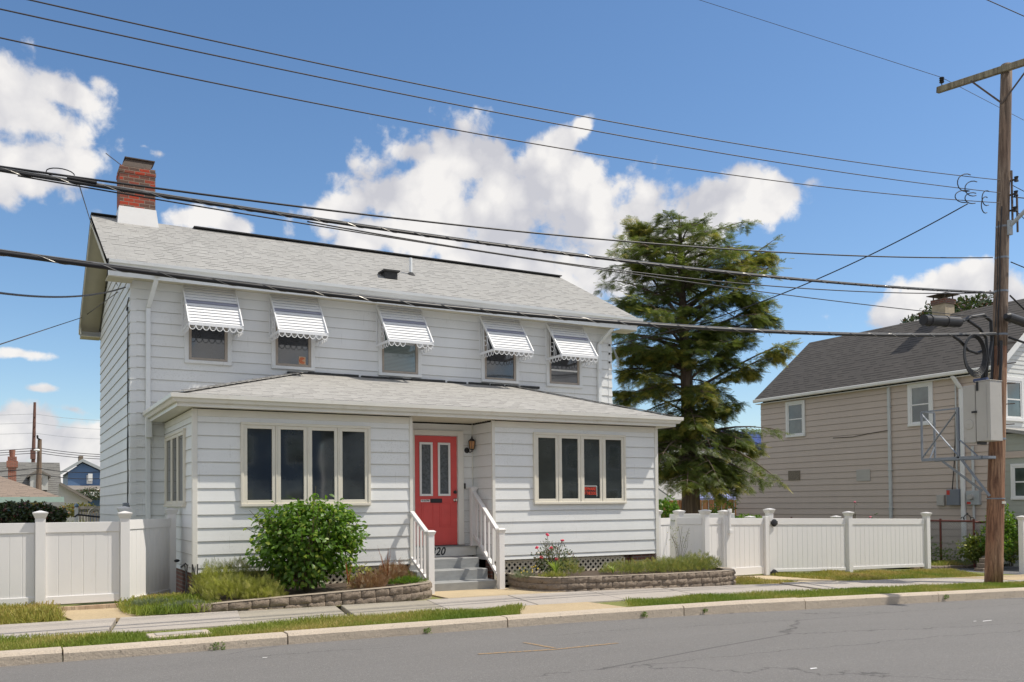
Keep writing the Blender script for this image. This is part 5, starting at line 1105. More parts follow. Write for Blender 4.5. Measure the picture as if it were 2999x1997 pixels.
    for dx, zt in ((-.95, 9.55), (0.05, 9.8), (.95, 9.2), (-.35, 9.3), (.5, 9.25), (1.5, 8.6), (-1.35, 8.7), (2.0, 8.1)):     # several pointed leaders
        b0 = trunk(.86)+side*dx*.75; b0[2] = zt-1.3; e = trunk(.97)+side*dx; e[2] = zt; br.tube([trunk(.80), b0, e], [.03, .02, .004], 5)
        for t in np.linspace(0, .95, 11):
            c_ = b0+(e-b0)*t
            for a in range(4):
                an = R.uniform(0, 6.28); L2 = (.50*(1-t)+.10); ee = c_+np.array([math.cos(an)*L2, math.sin(an)*L2, .10*L2]); sprays(c_, ee, 5, .22*(1-.4*t), .09, R.uniform(.1, .6))
        sprays(e-np.array([0, 0, .2]), e+np.array([0.01, 0, .08]), 3, .14, .02, .6)
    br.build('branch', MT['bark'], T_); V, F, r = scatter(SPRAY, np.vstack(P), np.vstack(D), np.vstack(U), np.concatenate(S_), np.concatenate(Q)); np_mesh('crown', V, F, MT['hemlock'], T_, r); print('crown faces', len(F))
conifer()
# ------------------------------------------------------------------ beige neighbour house
def neighbour():
    XN, Y0, Y1 = 21.9, 1.4, 10.35; XR = 24.62; XE = 27.35; ez, rz = 5.22, 7.55; H = thing('beige_house', 'beige sided neighbour house with dark shingle roof', 'house', (24.5, 6, -.4))
    Tl = frame_T((XN, 0, 0), (0, -1, 0), (-1, 0, 0)); Tf = frame_T((0, Y0, 0), (1, 0, 0), (0, -1, 0))
    core = MB(); core.box((XN+.004, Y0+.004, -.6), (XE, Y1, 5.1)); core.hexa([(XN+.004, Y0+.004, 5.05), (XE, Y0+.004, 5.05), (XR, Y0+.004, rz-.25)], [(XN+.004, Y1, 5.05), (XE, Y1, 5.05), (XR, Y1, rz-.25)]); core.build('wall_core', MT['dark'], H)
    m = MB(); m.T = Tl; lap(m, -Y1, -Y0, -.6, 5.08, zref=-.63); m.build('wall', MT['beige'], H, fix=False)
    m = MB(); m.T = Tl
    def cl(z): return (-11.72 if z < 2.93 else -(Y1+(3.28-z)/.35*1.37), -Y1)
    lap(m, -11.72, -Y1, -.6, 3.22, zref=-.63, clip=cl); m.T = Matrix.Identity(4); m.box((XN+.004, Y1, -.6), (XN+3, 11.7, 2.9)); m.build('lean_to_wall', MT['beige'], H, fix=False)
    m = MB(); m.hexa([(XN-.06, Y1, 3.26), (XN+3, Y1, 3.26), (XN+3, 11.85, 2.92), (XN-.06, 11.85, 2.92)], [(XN-.06, Y1, 3.36), (XN+3, Y1, 3.36), (XN+3, 11.85, 3.02), (XN-.06, 11.85, 3.02)]); m.build('lean_to_roof', MT['nroof'], H)
    def clf(z):
        if z < 5.08: return (XN, XE)
        d = (z-5.08)/.84; return (XN+d, XE-d)
    m = MB(); m.T = Tf; lap(m, XN, XE, 3.3, 7.3, exp_=.13, lip=.012, clip=clf); m.build('gable_wall', MT['nwhite'], H, fix=False)
    sl = (rz-ez)/(XR-XN+.18); r = MB(); ya, yb = Y0-.38, Y1+.12
    for xe in (XN-.18, XE+.18): r.hexa([(xe, ya, ez-.06), (xe, yb, ez-.06), (XR, yb, rz-.06), (XR, ya, rz-.06)], [(xe, ya, ez+.03), (xe, yb, ez+.03), (XR, yb, rz+.03), (XR, ya, rz+.03)])
    roof = r.build('roof', MT['nroof'], H)
    k = MB()
    for xe in (XN-.18, XE+.18): k.hexa([(xe, ya-.015, ez-.20), (xe, ya+.0, ez-.20), (XR, ya, rz-.20), (XR, ya-.015, rz-.20)], [(xe, ya-.015, ez+.01), (xe, ya, ez+.01), (XR, ya, rz+.01), (XR, ya-.015, rz+.01)])
    k.box((XN-.17, Y0-.3, 5.04), (XN+.02, Y1+.1, 5.06)); k.build('rake_board', MT['wframe'], roof)
    gm = MB(); gm.box((XN-.30, ya+.02, ez-.12), (XN-.185, yb, ez-.005)); gm.build('gutter', MT['gutter'], roof, bevel=.02)
    cp = A(2762, 893, 'X', XR-.1); cx, cy, ct = cp[0], cp[1], cp[2]; c = MB(); c.box((cx-.24, cy-.24, 6.9), (cx+.24, cy+.24, ct)); ch_ = c.build('chimney', MT['cabt'], roof); c = MB(); c.box((cx-.27, cy-.27, ct), (cx+.27, cy+.27, ct+.17)); c.build('chimney_crown', MT['rbrick2'], ch_); c = MB(); c.box((cx-.36, cy-.36, ct+.30), (cx+.36, cy+.36, ct+.32))
    for a, b in ((-.22, -.22), (.19, -.22), (-.22, .19), (.19, .19)): c.box((cx+a, cy+b, ct+.17), (cx+a+.03, cy+b+.03, ct+.30))
    c.build('chimney_cap', MT['cap'], roof)
    w = hung(Tl, H, -9.10, -8.21, 3.73, 5.0, .09, .05, 'nglass', 'wframe', 'wframe'); w['label'] = 'small upper window far left on the beige side wall'
    w = hung(Tl, H, -4.07, -3.20, 3.73, 5.05, .10, .05, 'nglass', 'wframe', 'wframe'); w['label'] = 'upper window on the beige wall behind the steel cage'
    w = hung(Tf, H, 22.50, 23.45, 3.72, 5.0, .11, .05, 'nglass', 'wframe', 'wframe'); w['label'] = 'upper window on the white street gable'
    for y, z0, z1, nm in ((5.79, 2.10, 2.47, 'wall_panel'), (8.76, 2.20, 2.54, 'wall_vent')):
        q = MB(); q.T = Tl; q.box((-y-.27, 0, z0), (-y+.27, .03, z1)); q.build(nm, MT['cab'] if nm == 'wall_panel' else MT['vent'], H)
    q = MB(); q.T = Tl; q.box((-4.79, .012, -.4), (-4.69, .08, 5.08))
    for z in (1.2, 2.4, 4.4): q.box((-4.83, .010, z), (-4.65, .085, z+.02))
    q.build('downspout', MT['dsp'], H, bevel=.01); q = MB(); q.T = Tl; q.box((-2.32, .012, -.4), (-2.18, .10, 4.7)); q.hexa([(-2.32, .012, 4.7), (-2.18, .012, 4.7), (-2.18, .1, 4.7), (-2.32, .1, 4.7)], [(-2.48, .17, 5.08), (-2.34, .17, 5.08), (-2.34, .26, 5.08), (-2.48, .26, 5.08)]); q.build('downspout', MT['wframe'], H, bevel=.02)
    for a, b, z0, z1, d_, nm, mt in ((2.85, 3.1, 1.29, 1.61, .1, 'phone_box', 'cab'), (2.33, 2.73, 1.30, 1.77, .16, 'electric_panel', 'panel'), (1.72, 2.12, 1.31, 1.72, .12, 'meter_box', 'galvl')):
        q = MB(); q.T = Tl; q.box((-b, .0, z0), (-a, d_, z1)); bx = q.build(nm, MT[mt], H, bevel=.01)
        if nm != 'phone_box': q = MB(); q.T = Tl; lz = z1-.16 if nm == 'electric_panel' else z0+.02; q.box((-b+.02, d_+.0005, lz), (-b+(.12 if nm == 'electric_panel' else .14), d_+.003, lz+(.13 if nm == 'electric_panel' else .07))); q.build('warning_sticker', MT['stred'], bx)
        if nm == 'meter_box': q = MB(); q.T = Tl; q.tube([(-1.95, d_, 1.54), (-1.95, d_+.1, 1.54)], [.085, .075], 16); q.build('meter_dial', MT['cab'], bx)
    q = MB(); q.T = Tl; q.tube([(-2.44, .05, 1.75), (-2.43, .05, 4.95), (-2.43, .2, 5.1)], .022, 8); q.tube([(-1.93, .05, 1.7), (-1.93, .05, 3.0)], .04, 8); q.tube([(-1.93, .05, -.3), (-1.93, .05, 1.31)], .035, 8); q.build('conduit', MT['dsp'], H)
    q = MB(); q.T = Tl; q.tube([(-2.6, .06, 1.75), (-2.5, .07, 2.6), (-2.46, .06, 3.4), (-2.45, .05, 4.2)], .015, 6); q.tube([(-7.0, .02, 3.58), (-6.2, .02, 3.56), (-5.6, .02, 3.62), (-4.8, .02, 3.68)], .010, 5); q.build('wall_cable', MT['black'], H)
    # sun porch on the street side
    PX0, PY0 = 22.1, -1.6; q = MB(); q.box((PX0+.004, PY0, -.6), (XE, Y0-.01, 2.75)); q.build('sun_porch_core', MT['dark'], H)
    Tq = frame_T((PX0, 0, 0), (0, -1, 0), (-1, 0, 0)); q = MB(); q.T = Tq; lap(q, -Y0, -PY0, -.6, 3.3, exp_=.19, lip=.012); q.T = frame_T((0, PY0, 0), (1, 0, 0), (0, -1, 0)); lap(q, PX0, XE, -.6, 2.75, exp_=.19, lip=.012); q.build('sun_porch_wall', MT['ngreen'], H, fix=False)
    q = MB(); q.hexa([(PX0-.2, PY0-.25, 2.80), (XE+.2, PY0-.25, 2.80), (XE+.2, Y0, 3.42), (PX0-.2, Y0, 3.42)], [(PX0-.2, PY0-.25, 2.90), (XE+.2, PY0-.25, 2.90), (XE+.2, Y0, 3.52), (PX0-.2, Y0, 3.52)]); q.build('sun_porch_roof', MT['proof'], H)
    q = MB(); q.T = Tq; q.box((-Y0, .013, 2.62), (-PY0, .035, 2.80)); q.build('beam_board', MT['beige'], H)
    w = hung(Tq, H, -.95, .65, 1.45, 2.45, .07, .05, 'nglass', 'wframe', 'wframe'); w['label'] = 'wide lower window of the grey green sun porch'
    return H
MT['stred'] = plain('sticker_red', (.55, .05, .035), .5, .1, 30); MT['cabt'] = plain('tan_chimney_render', (.42, .35, .25), .9, .15, 9, bump=.4); MT['rbrick2'] = brick_mat('old_crown_brick', ((.22, .08, .05), (.15, .07, .05), (.08, .05, .04)), (.2, .16, .13), .2, .06)
MT['brown'] = plain('brown_stone', (.22, .17, .12), .9, .3, 12, bump=.4); MT['vent'] = plain('rusty_vent', (.2, .17, .13), .8, .5, 25, stretch=(1, 1, 3)); MT['dsp'] = plain('pale_blue_grey_enamel', (.56, .58, .57), .45, .05, 3)
MT['panel'] = plain('slate_grey_enamel', (.19, .21, .24), .5, .05, 4); MT['galvl'] = plain('light_grey_enamel', (.40, .43, .44), .5, .05, 4)
MT['nglass'] = glass_mat('neighbour_glass', (.05, .065, .06), .06)
neighbour()
# ------------------------------------------------------------------ utility pole and its equipment
PBX, PBY = 14.95, -3.1
PT = A(2948, 190, 'Y', PBY)                      # pole top, leaning
def poleP(z):
    t = (z+.3)/(PT[2]+.3); return np.array([PBX+(PT[0]-PBX)*t, PBY, z])
def pole():
    H = thing('utility_pole', 'tall leaning wooden utility pole with steel platform and cabinet', 'utility pole', (PBX, PBY, -.25))
    m = MB(); zs = np.linspace(-.35, 4.6, 10); m.tube([poleP(z) for z in zs], [.172-.006*(z+.3) for z in zs], 20); m.build('pole_butt', MT['pole'], H, smooth=True)
    m = MB(); zs = np.linspace(4.6, PT[2], 10); m.tube([poleP(z) for z in zs], [.172-.006*(z+.3) for z in zs], 20); m.build('pole_shaft', MT['polet'], H, smooth=True)
    ax = PT[0]; a = A(2757, 272, 'X', ax); z0 = PT[2]-.10; yl = a[1]; m = MB(); az_ = a[2]
    c = poleP(PT[2]-.25); L0 = np.array([ax-.13, yl, az_+.03]); slope = 0.0; R0 = np.array([ax-.13, PBY-(yl-PBY), az_+.03+(PT[2]-.15-az_)*2]); m.bar(L0, R0, .10, .13); m.build('crossarm', MT['arm'], H, bevel=.006)
    mid = (L0+R0)/2
    m = MB(); m.bar(L0+(mid-L0)*.55+np.array([-.06, 0, -.05]), poleP(PT[2]-.85)+np.array([-.12, 0, 0]), .012, .035); m.bar(R0+(mid-R0)*.55+np.array([-.06, 0, -.05]), poleP(PT[2]-.85)+np.array([-.12, 0, 0]), .012, .035); m.build('arm_brace', MT['cap'], H)
    m = MB(); q = L0+(mid-L0)*.07+np.array([0, 0, .06]); m.tube([q, q+np.array([0, 0, .10])], .012, 8); 
    for k_ in range(3): m.tube([q+np.array([0, 0, .08+.045*k_]), q+np.array([0, 0, .10+.045*k_]), q+np.array([0, 0, .115+.045*k_])], [.045, .055, .03], 12)
    m.build('insulator', MT['black'], H); global INS; INS = q+np.array([0, 0, .2])
    # secondary rack with spool insulators (street side)
    for zz in (8.05, 7.75, 7.42):
        p = poleP(zz)+np.array([.05, -.24, 0]); m = MB(); m.tube([p-np.array([0, 0, .05]), p-np.array([0, 0, .0]), p+np.array([0, 0, .05])], [.045, .03, .045], 10); m.box((p[0]-.02, p[1], p[2]-.015), (p[0]+.02, p[1]+.14, p[2]+.015)); m.build('spool_insulator', MT['black'], H)
    p = poleP(7.7); m = MB(); m.box((p[0]+.03, p[1]-.17, 7.2), (p[0]+.07, p[1]-.145, 8.25)); m.box((p[0]+.06, p[1]-.26, 6.95), (p[0]+.09, p[1]-.23, 7.7)); m.build('insulator_rack', MT['cap'], H)
    # street lamp arm reaching over the road
    p = poleP(7.05); m = MB(); m.tube([p+np.array([0, -.12, 0]), p+np.array([0, -1.2, .75]), p+np.array([0, -2.5, 1.25]), p+np.array([0, -3.4, 1.32])], .04, 10); m.box((p[0]-.05, p[1]-.19, 6.9), (p[0]+.05, p[1]-.13, 7.2)); arm = m.build('lamp_arm', MT['galvl'], H, smooth=False)
    m = MB(); e = p+np.array([0, -3.6, 1.32]); m.sphere((e[0], e[1], e[2]), .26, 12, (.6, 1.25, .38)); m.build('lamp_head', MT['galvl'], arm, smooth=True)
    # risers / vertical cables on the pole
    m = MB()
    for k_, (dx, dy, r_, za, zb_) in enumerate(((-.15, -.06, .012, 4.2, 7.5), (-.17, -.02, .009, 5.0, 7.2), (-.16, .05, .03, 3.8, 4.9), (-.13, -.11, .03, 3.8, 4.7))):
        m.tube([poleP(z)+np.array([dx-.006*(4-z)*.0, dy+.01*math.sin(z*4), 0]) for z in np.linspace(za, zb_, 12)], r_, 7)
    m.build('riser_cable', MT['black'], H)
    # loops of the service connections
    m = MB()
    for (u, v, ru, rv) in ((2830, 535, 26, 26), (2850, 552, 24, 22), (2825, 575, 28, 18), (2848, 580, 22, 16), (2890, 580, 14, 22), (2886, 600, 12, 24)):
        m.tube([A(u+ru*math.cos(t), v+rv*math.sin(t), 'Y', PBY-.3) for t in np.linspace(1.2, 5.2, 12)], .010, 5)
    m.build('jumper_loop', MT['black'], H)
    # cabinet (two boxes) on the -X side
    XC = PBX-.42; yb_ = lambda u: A(u, 1200, 'X', XC)[1]; zc = lambda v: A(2870, v, 'X', XC)[2]
    y0, y1, y2, y3 = yb_(2820), yb_(2857), yb_(2861), yb_(2903); z0c, z1c = zc(1292), zc(1122)
    m = MB(); m.box((XC, y1, z0c-.02), (XC+.32, y0, z1c-.02)); cb = m.build('equipment_cabinet', MT['cab'], H, bevel=.01, label='narrow left cabinet with a round raised disc')
    m = MB(); d = A(2838, 1243, 'X', XC); m.T = Matrix.Identity(4); m.tube([(XC-.012, d[1], d[2]), (XC, d[1], d[2])], [.095, .105], 22); m.tube([(XC-.02, d[1], d[2]), (XC-.01, d[1], d[2])], .012, 8); m.build('round_disc', MT['cab'], cb)
    m = MB(); m.box((XC-.03, y3, z0c), (XC+.36, y2, z1c+.03)); m.box((XC-.045, y3-.01, z1c+.03), (XC+.375, y2+.01, z1c+.045)); m.box((XC-.042, y3+.07, z0c+.05), (XC-.03, y3+.10, z1c-.03)); c2 = m.build('equipment_cabinet', MT['cab'], H, bevel=.01, label='wider right cabinet with blue plugs on top')
    m = MB(); zl = A(2865, 1206, 'X', XC)[2]
    m.box((XC-.06, y2-.02, zl-.02), (XC-.03, y1+.05, zl+.02)); m.box((XC-.05, y2-.06, z1c-.15), (XC-.03, y2-.02, z1c+.03)); m.box((XC+.02, y2, z0c-.06), (XC+.3, y1-.004, z1c)); m.build('cabinet_latch', MT['iron'], c2)
    m = MB()
    for k_ in range(3): q = A(2860+13*k_, 1118, 'X', XC+.1); m.tube([(q[0], q[1]+.05, z1c+.075), (q[0], q[1]-.05, z1c+.075)], .04, 10)
    m.build('blue_plug', MT['blueplug'], c2)
    # platform and cage
    XP = XC-.02; W_ = .42
    def c_(u, v, x=XP): return A(u, v, 'X', x)
    m = MB(); pl0 = c_(2701, 1342); pl1 = c_(2905, 1342); zf = pl0[2]*.5+pl1[2]*.5; yA, yB = pl0[1], PBY+.0
    for xx in (XP, XP+W_): m.bar((xx, yA, zf), (xx, yB-.1, zf), .05, .06)
    for t in np.linspace(0, .55, 7): yy = yA+(yB-yA)*t; m.bar((XP, yy, zf+.01), (XP+W_, yy, zf+.01), .05, .03)
    m.bar((XP, yB-.1, zf), (XP+W_, yB-.1, zf), .05, .05); plat = m.build('platform', MT['galv'], H, label='galvanised steel work platform bolted to the pole')
    t0 = c_(2701, 1206); t1 = c_(2806, 1196); zt = zf+1.02; yI = c_(2806, 1260)[1]; m = MB()
    for xx in (XP, XP+W_):
        m.bar((xx, yA, zf), (xx, yA, zt), .035, .035); m.bar((xx, yI, zf), (xx, yI, zt+.02), .05, .05) if xx == XP else None
    m.bar((XP, yA, zt), (XP, yI, zt), .03, .03); m.bar((XP, yA, zt), (XP+W_, yA, zt), .03, .03); m.bar((XP, yA, zf+.04), (XP, yI, zt-.03), .012, .045, up=(1, 0, 0)); m.bar((XP-.012, yA, zt-.03), (XP-.012, yI, zf+.05), .012, .045, up=(1, 0, 0))
    m.bar((XP, yI, zf+.40), (XP, yI-.42, zf+.02), .012, .05, up=(1, 0, 0)); m.bar((XP+W_, yA, zf+.3), (XP+.1, yA-.1, zf), .02, .03); m.build('cage_rail', MT['galv'], plat)
    m = MB(); s0 = c_(2760, 1350); s1 = c_(2862, 1438); m.bar((XP, s0[1], s0[2]), (XP+.30, PBY+.10, s1[2]), .05, .012, up=(1, 0, 0)); m.bar((XP, PBY+.35, zf-.02), (XP+.30, PBY-.05, s1[2]-.1), .05, .05); m.build('platform_brace', MT['galv'], plat)
    # splice closures, coil
    m = MB(); a = A(2704, 937, 'Y', PBY-.25); b = A(2815, 944, 'Y', PBY-.25); a = np.array(a); b = np.array(b); d = (b-a)
    m.tube([a, a+d*.01, a+d*.13, a+d*.14, a+d*.17, a+d*.18, a+d*.55, a+d*.56, a+d*.60, a+d*.61, a+d*.93, a+d*.94, b], [.085, .10, .10, .115, .115, .10, .10, .112, .112, .10, .10, .085, .05], 20); m.build('splice_closure', MT['black'], H, smooth=False)
    m = MB(); a = A(2945, 925, 'Y', PBY-.3); b = A(3060, 965, 'Y', PBY-.3); m.tube([a, a+(b-a)*.05, b], [.05, .09, .10], 16); m.build('splice_closure', MT['black'], H)
    m = MB(); a0 = A(2818, 940, 'Y', PBY-.25); m.tube([a0, A(2845, 928, 'Y', PBY-.2), A(2880, 922, 'Y', PBY-.2), A(2902, 940, 'Y', PBY-.2), A(2905, 1000, 'Y', PBY-.18), A(2895, 1060, 'Y', PBY-.18), A(2875, 1112, 'X', XC+.1)], .035, 10)
    m.tube([A(2835, 938, 'Y', PBY-.22), A(2868, 960, 'Y', PBY-.2), A(2888, 990, 'Y', PBY-.2), A(2893, 1050, 'Y', PBY-.2), A(2888, 1112, 'X', XC+.12)], .03, 10)
    m.tube([A(2790, 982, 'Y', PBY-.3), A(2812, 998, 'Y', PBY-.3), A(2835, 1025, 'Y', PBY-.3), A(2862, 1034, 'Y', PBY-.3), A(2885, 1025, 'Y', PBY-.28)], .03, 10); m.build('thick_cable', MT['black'], H)
    m = MB(); cc = A(2853, 1037, 'Y', PBY-.32)
    for k_ in range(5):
        rr_ = .27+.018*k_; off = np.array([-.03*k_*.3, -.012*k_, -.01*k_]); m.tube([np.array([cc[0]+rr_*1.05*math.cos(t), cc[1], cc[2]+rr_*1.22*math.sin(t)])+off for t in np.linspace(0, 2*math.pi, 30)], .013, 6)
    m.build('cable_coil', MT['black'], H)
    m = MB(); bnd = poleP(1.48-.0); q = A(2888, 1460, 'Y', PBY-.17); m.tube([(poleP(q[2]))+np.array([0, 0, -.012]), (poleP(q[2]))+np.array([0, 0, .012])], .172, 20)
    m.build('steel_band', MT['galv'], H)
    for zz in (2.7, 5.75, 4.85, 6.45, 7.1): m = MB(); m.tube([poleP(zz)-np.array([0, 0, .02]), poleP(zz)+np.array([0, 0, .02])], .176-.006*(zz+.3), 20); m.build('steel_band', MT['galv'], H)
    for zz in np.arange(3.0, 5.4, .42): m = MB(); p_ = poleP(zz); m.tube([p_+np.array([.12, .1, 0]), p_+np.array([.22, -.22, 0])], .010, 6); m.build('step_bolt', MT['cap'], H)
    m = MB(); q = A(2913, 1600, 'Y', PBY-.15); p_ = poleP(1.2); m.box((p_[0]-.04, p_[1]-.185, 1.38), (p_[0]+.07, p_[1]-.168, 1.43)); m.build('pole_tag', MT['chrome'], H)
    return H
pole()
# ------------------------------------------------------------------ overhead lines
PW_P = np.array([PBX+.3, PBY-.22, 0]); PW_D = np.array([1, .047, 0.0]); PW_D /= np.linalg.norm(PW_D); PW_N = np.array([-PW_D[1], PW_D[0], 0])
def wire(name, label, px, r, mat='wire', ext=18.0, cat_='cable', off=0.0, twist=None, n=90, right=0.0):
    base = PW_P+PW_N*off; pts = [AV(u, v, base, PW_N) for u, v in px]; s = np.array([(p-base)@PW_D for p in pts]); z = np.array([p[2] for p in pts]); co = np.polyfit(s, z, 2 if len(px) > 2 else 1)
    s0, s1 = s.min()-ext, s.max()+right; ss = np.linspace(s0, s1, n); P = [base+PW_D*t+np.array([0, 0, np.polyval(co, t)]) for t in ss]
    m = MB(); m.tube(P, r, 8)
    T_ = thing(name, label, cat_, P[n//2]); m.build('conductor', MT[mat], T_, smooth=True)
    if twist:
        m = MB(); k = int((s1-s0)/.05); q = [base+PW_D*t+np.array([0, 0, np.polyval(co, t)])+(PW_N*math.cos(t*twist)+np.array([0, 0, math.sin(t*twist)]))*(r+.002) for t in np.linspace(s0, s1, k)]; m.tube(q, .0035, 4); m.build('lashing_wire', MT['strand'], T_)
        m = MB(); m.tube([p+np.array([0, 0, r+.006]) for p in P], .0065, 6); m.build('support_strand', MT['strand'], T_)
    return T_, (lambda t: base+PW_D*t+np.array([0, 0, np.polyval(co, t)]))
wire('power_line', 'topmost of three thin power wires running left from the pole', [(95, 0), (625, 120), (1690, 340), (2450, 466), (2600, 485), (2906, 526)], .008, right=.28)
wire('power_line', 'middle of three thin power wires running left from the pole', [(0, 26), (433, 120), (700, 177), (1505, 340), (2450, 501), (2906, 562)], .008, right=.28)
wire('power_line', 'lowest of three thin power wires running left from the pole', [(0, 111), (398, 196), (700, 257), (1124, 340), (2450, 552), (2906, 592)], .008, right=.28)
wire('phone_line', 'thin black cable just above the upper thick cable', [(0, 483), (218, 522), (800, 599), (1500, 672), (2450, 748), (2890, 754)], .012, 'black', right=.2)
T_, fE = wire('lashed_cable', 'upper thick black lashed cable crossing in front of the roof', [(0, 497), (382, 559), (800, 626), (1200, 682), (1624, 741), (2450, 827), (2895, 858)], .019, 'black', twist=14, right=.2)
wire('phone_line', 'thin cable sagging just under the upper thick cable', [(900, 648), (1841, 797), (2289, 838), (2889, 858)], .009, 'black', ext=0, right=.2)
wire('phone_line', 'lowest thin cable under the upper thick cable, behind the tree', [(900, 656), (1500, 752), (1841, 800), (2450, 880), (2705, 914), (2900, 930)], .008, 'black', ext=3)
wire('lashed_cable', 'lowest and thickest black lashed cable in front of the upper windows', [(0, 742), (382, 786), (800, 844), (1100, 882), (1788, 941), (2000, 957), (2500, 979), (2786, 982), (2900, 979)], .027, 'black', twist=11, right=.2)
# fine line from the crossarm insulator
P0 = A(2057, 0, 'Y', 8.0)
def free_wire(name, label, pts, r=.008, mat='wire', sag=0.0, n=24):
    m = MB(); P = [np.array(p, float) for p in pts]; out = []
    for a, b in zip(P, P[1:]):
        for t in np.linspace(0, 1, n, endpoint=False): out.append(a+(b-a)*t-np.array([0, 0, 4*sag*t*(1-t)]))
    out.append(P[-1]); T_ = thing(name, label, 'cable', out[len(out)//2]); m.tube(out, r, 6); m.build('conductor', MT[mat], T_, smooth=True); return T_
q1 = A(2400, 112, 'Y', 0.5); q0 = INS+(q1-INS)*3.0; free_wire('power_line', 'single fine wire from the crossarm insulator up to the left', [q0, INS], .006)
q1 = A(2999, 352, 'X', INS[0]+6); free_wire('power_line', 'single fine wire from the crossarm insulator passing behind the pole', [INS, q1+(q1-INS)*.3], .006)
a = A(2870, -10, 'Y', -6.5); b = A(3010, 52, 'Y', -6.5); free_wire('power_line', 'short bit of wire crossing the top right corner', [a-(b-a)*.5, b+(b-a)*.5], .007)
for k_, (v0, v1, r_) in enumerate(((528, 560, .008), (562, 580, .012), (592, 640, .008), (757, 783, .012), (857, 905, .018), (925, 955, .01), (982, 1003, .025))):
    lab = ['first (top) wire continuing right from the pole', 'second wire continuing right from the pole', 'third wire continuing right from the pole', 'fourth wire leaving the pole to the right below the lamp arm', 'fifth cable leaving the pole to the right above the cable closure', 'sixth thin cable leaving the pole beside the closure', 'lowest thick cable leaving the pole to the right'][k_]
    p = poleP(A(2910, v0, 'Y', PBY-.2)[2])+np.array([0, -.2, 0]); q = AV(2999, v1, PW_P, PW_N) ; d = q-p; free_wire('line_span', lab, [p, p+d*22], r_, 'black')
# service drops to the white house
a = A(2835, 596, 'Y', PBY-.2); b = np.array([9.80, YM-.05, A(1795, 1012, 'Y', YM)[2]]); T_ = free_wire('service_drop', 'service cable dropping from the pole to the right corner of the white house', [a, b], .012, 'black', sag=.35, n=40)
m = MB()
for k_ in range(3): m.tube([b+np.array([.02, 0, 0]), b+np.array([.10+.03*k_, -.03, -.3]), b+np.array([.16+.02*k_, 0, -.52]), b+np.array([.02, -.02, -.50+.03*k_])], .006, 5)
m.build('drip_loop', MT['galvl'], T_)
b = A(367, 841, 'X', HX0-.04); a = A(-60, 849, 'Y', -3.5); T_ = free_wire('service_drop', 'black cable reaching the left wall of the white house from the left', [a, b], .013, 'black', sag=.12, n=40)
b2 = A(245, 928, 'X', -.9); b3 = A(345, 855, 'X', HX0-.04); a = A(-60, 1028, 'Y', -2.5); free_wire('service_drop', 'thin cable slanting up to the left gable from lower left', [a, b2, b3], .008, 'wire')
a = fE(float((AV(230, 541, PW_P, PW_N)-PW_P)@PW_D)); b = A(264, 645, 'Y', 1.0); c = A(344, 836, 'X', HX0-.04); free_wire('service_drop', 'fine wire hanging from the upper thick cable to the left gable', [a, b, c], .006, 'wire')
# splice and loop on the upper cable at the left
p = fE(float((AV(215, 530, PW_P, PW_N)-PW_P)@PW_D)); T_ = thing('cable_clamp', 'black clamp with a small wire loop on the upper thick cable', 'clamp', p); m = MB(); m.tube([p+np.array([-.06, 0, .035]), p+np.array([.22, 0, .03])], .018, 8); m.build('clamp_body', MT['black'], T_); m = MB(); m.tube([p+np.array([-.12+.13*math.cos(t), 0, .07+.05*math.sin(t)-.1*0]) for t in np.linspace(0, 6.0, 18)], .006, 5); m.build('wire_loop', MT['black'], T_)
# ------------------------------------------------------------------ background, left
MT['broof'] = shingle_mat('brown_shingles', (.30, .23, .175), (.16, .12, .09), 0, .35, .18, .3, .25, .6); MT['groof'] = shingle_mat('charcoal_shingles', (.19, .185, .17), (.09, .09, .085), 0, .8, .2, .35, .25, .6)
MT['teal'] = plain('pale_teal_gutter', (.42, .56, .50), .5, .05, 3); MT['cream'] = plain('cream_wall', (.55, .50, .30), .7, .05, 3); MT['bluew'] = siding_mat('blue_siding', (.085, .17, .33), (.06, .1, .2), .05); MT['whitew'] = siding_mat('far_white_siding', (.62, .61, .57), (.5, .5, .46), .03)
MT['rbrick'] = brick_mat('far_red_brick', ((.38, .12, .07), (.30, .09, .05), (.2, .06, .04)), (.3, .22, .18)); MT['greyroof'] = plain('grey_brown_roof', (.23, .205, .18), .9, .12, 10, bump=.3); MT['rust'] = plain('rusty_steel', (.17, .085, .065), .8, .3, 14); MT['solar'] = plain('solar_panel', (.045, .05, .16), .25, .1, 3)
def P(u, v, y): return A(u, v, 'Y', y)
def q6(x, y): return (x/3.919, 1150+y/3.919)
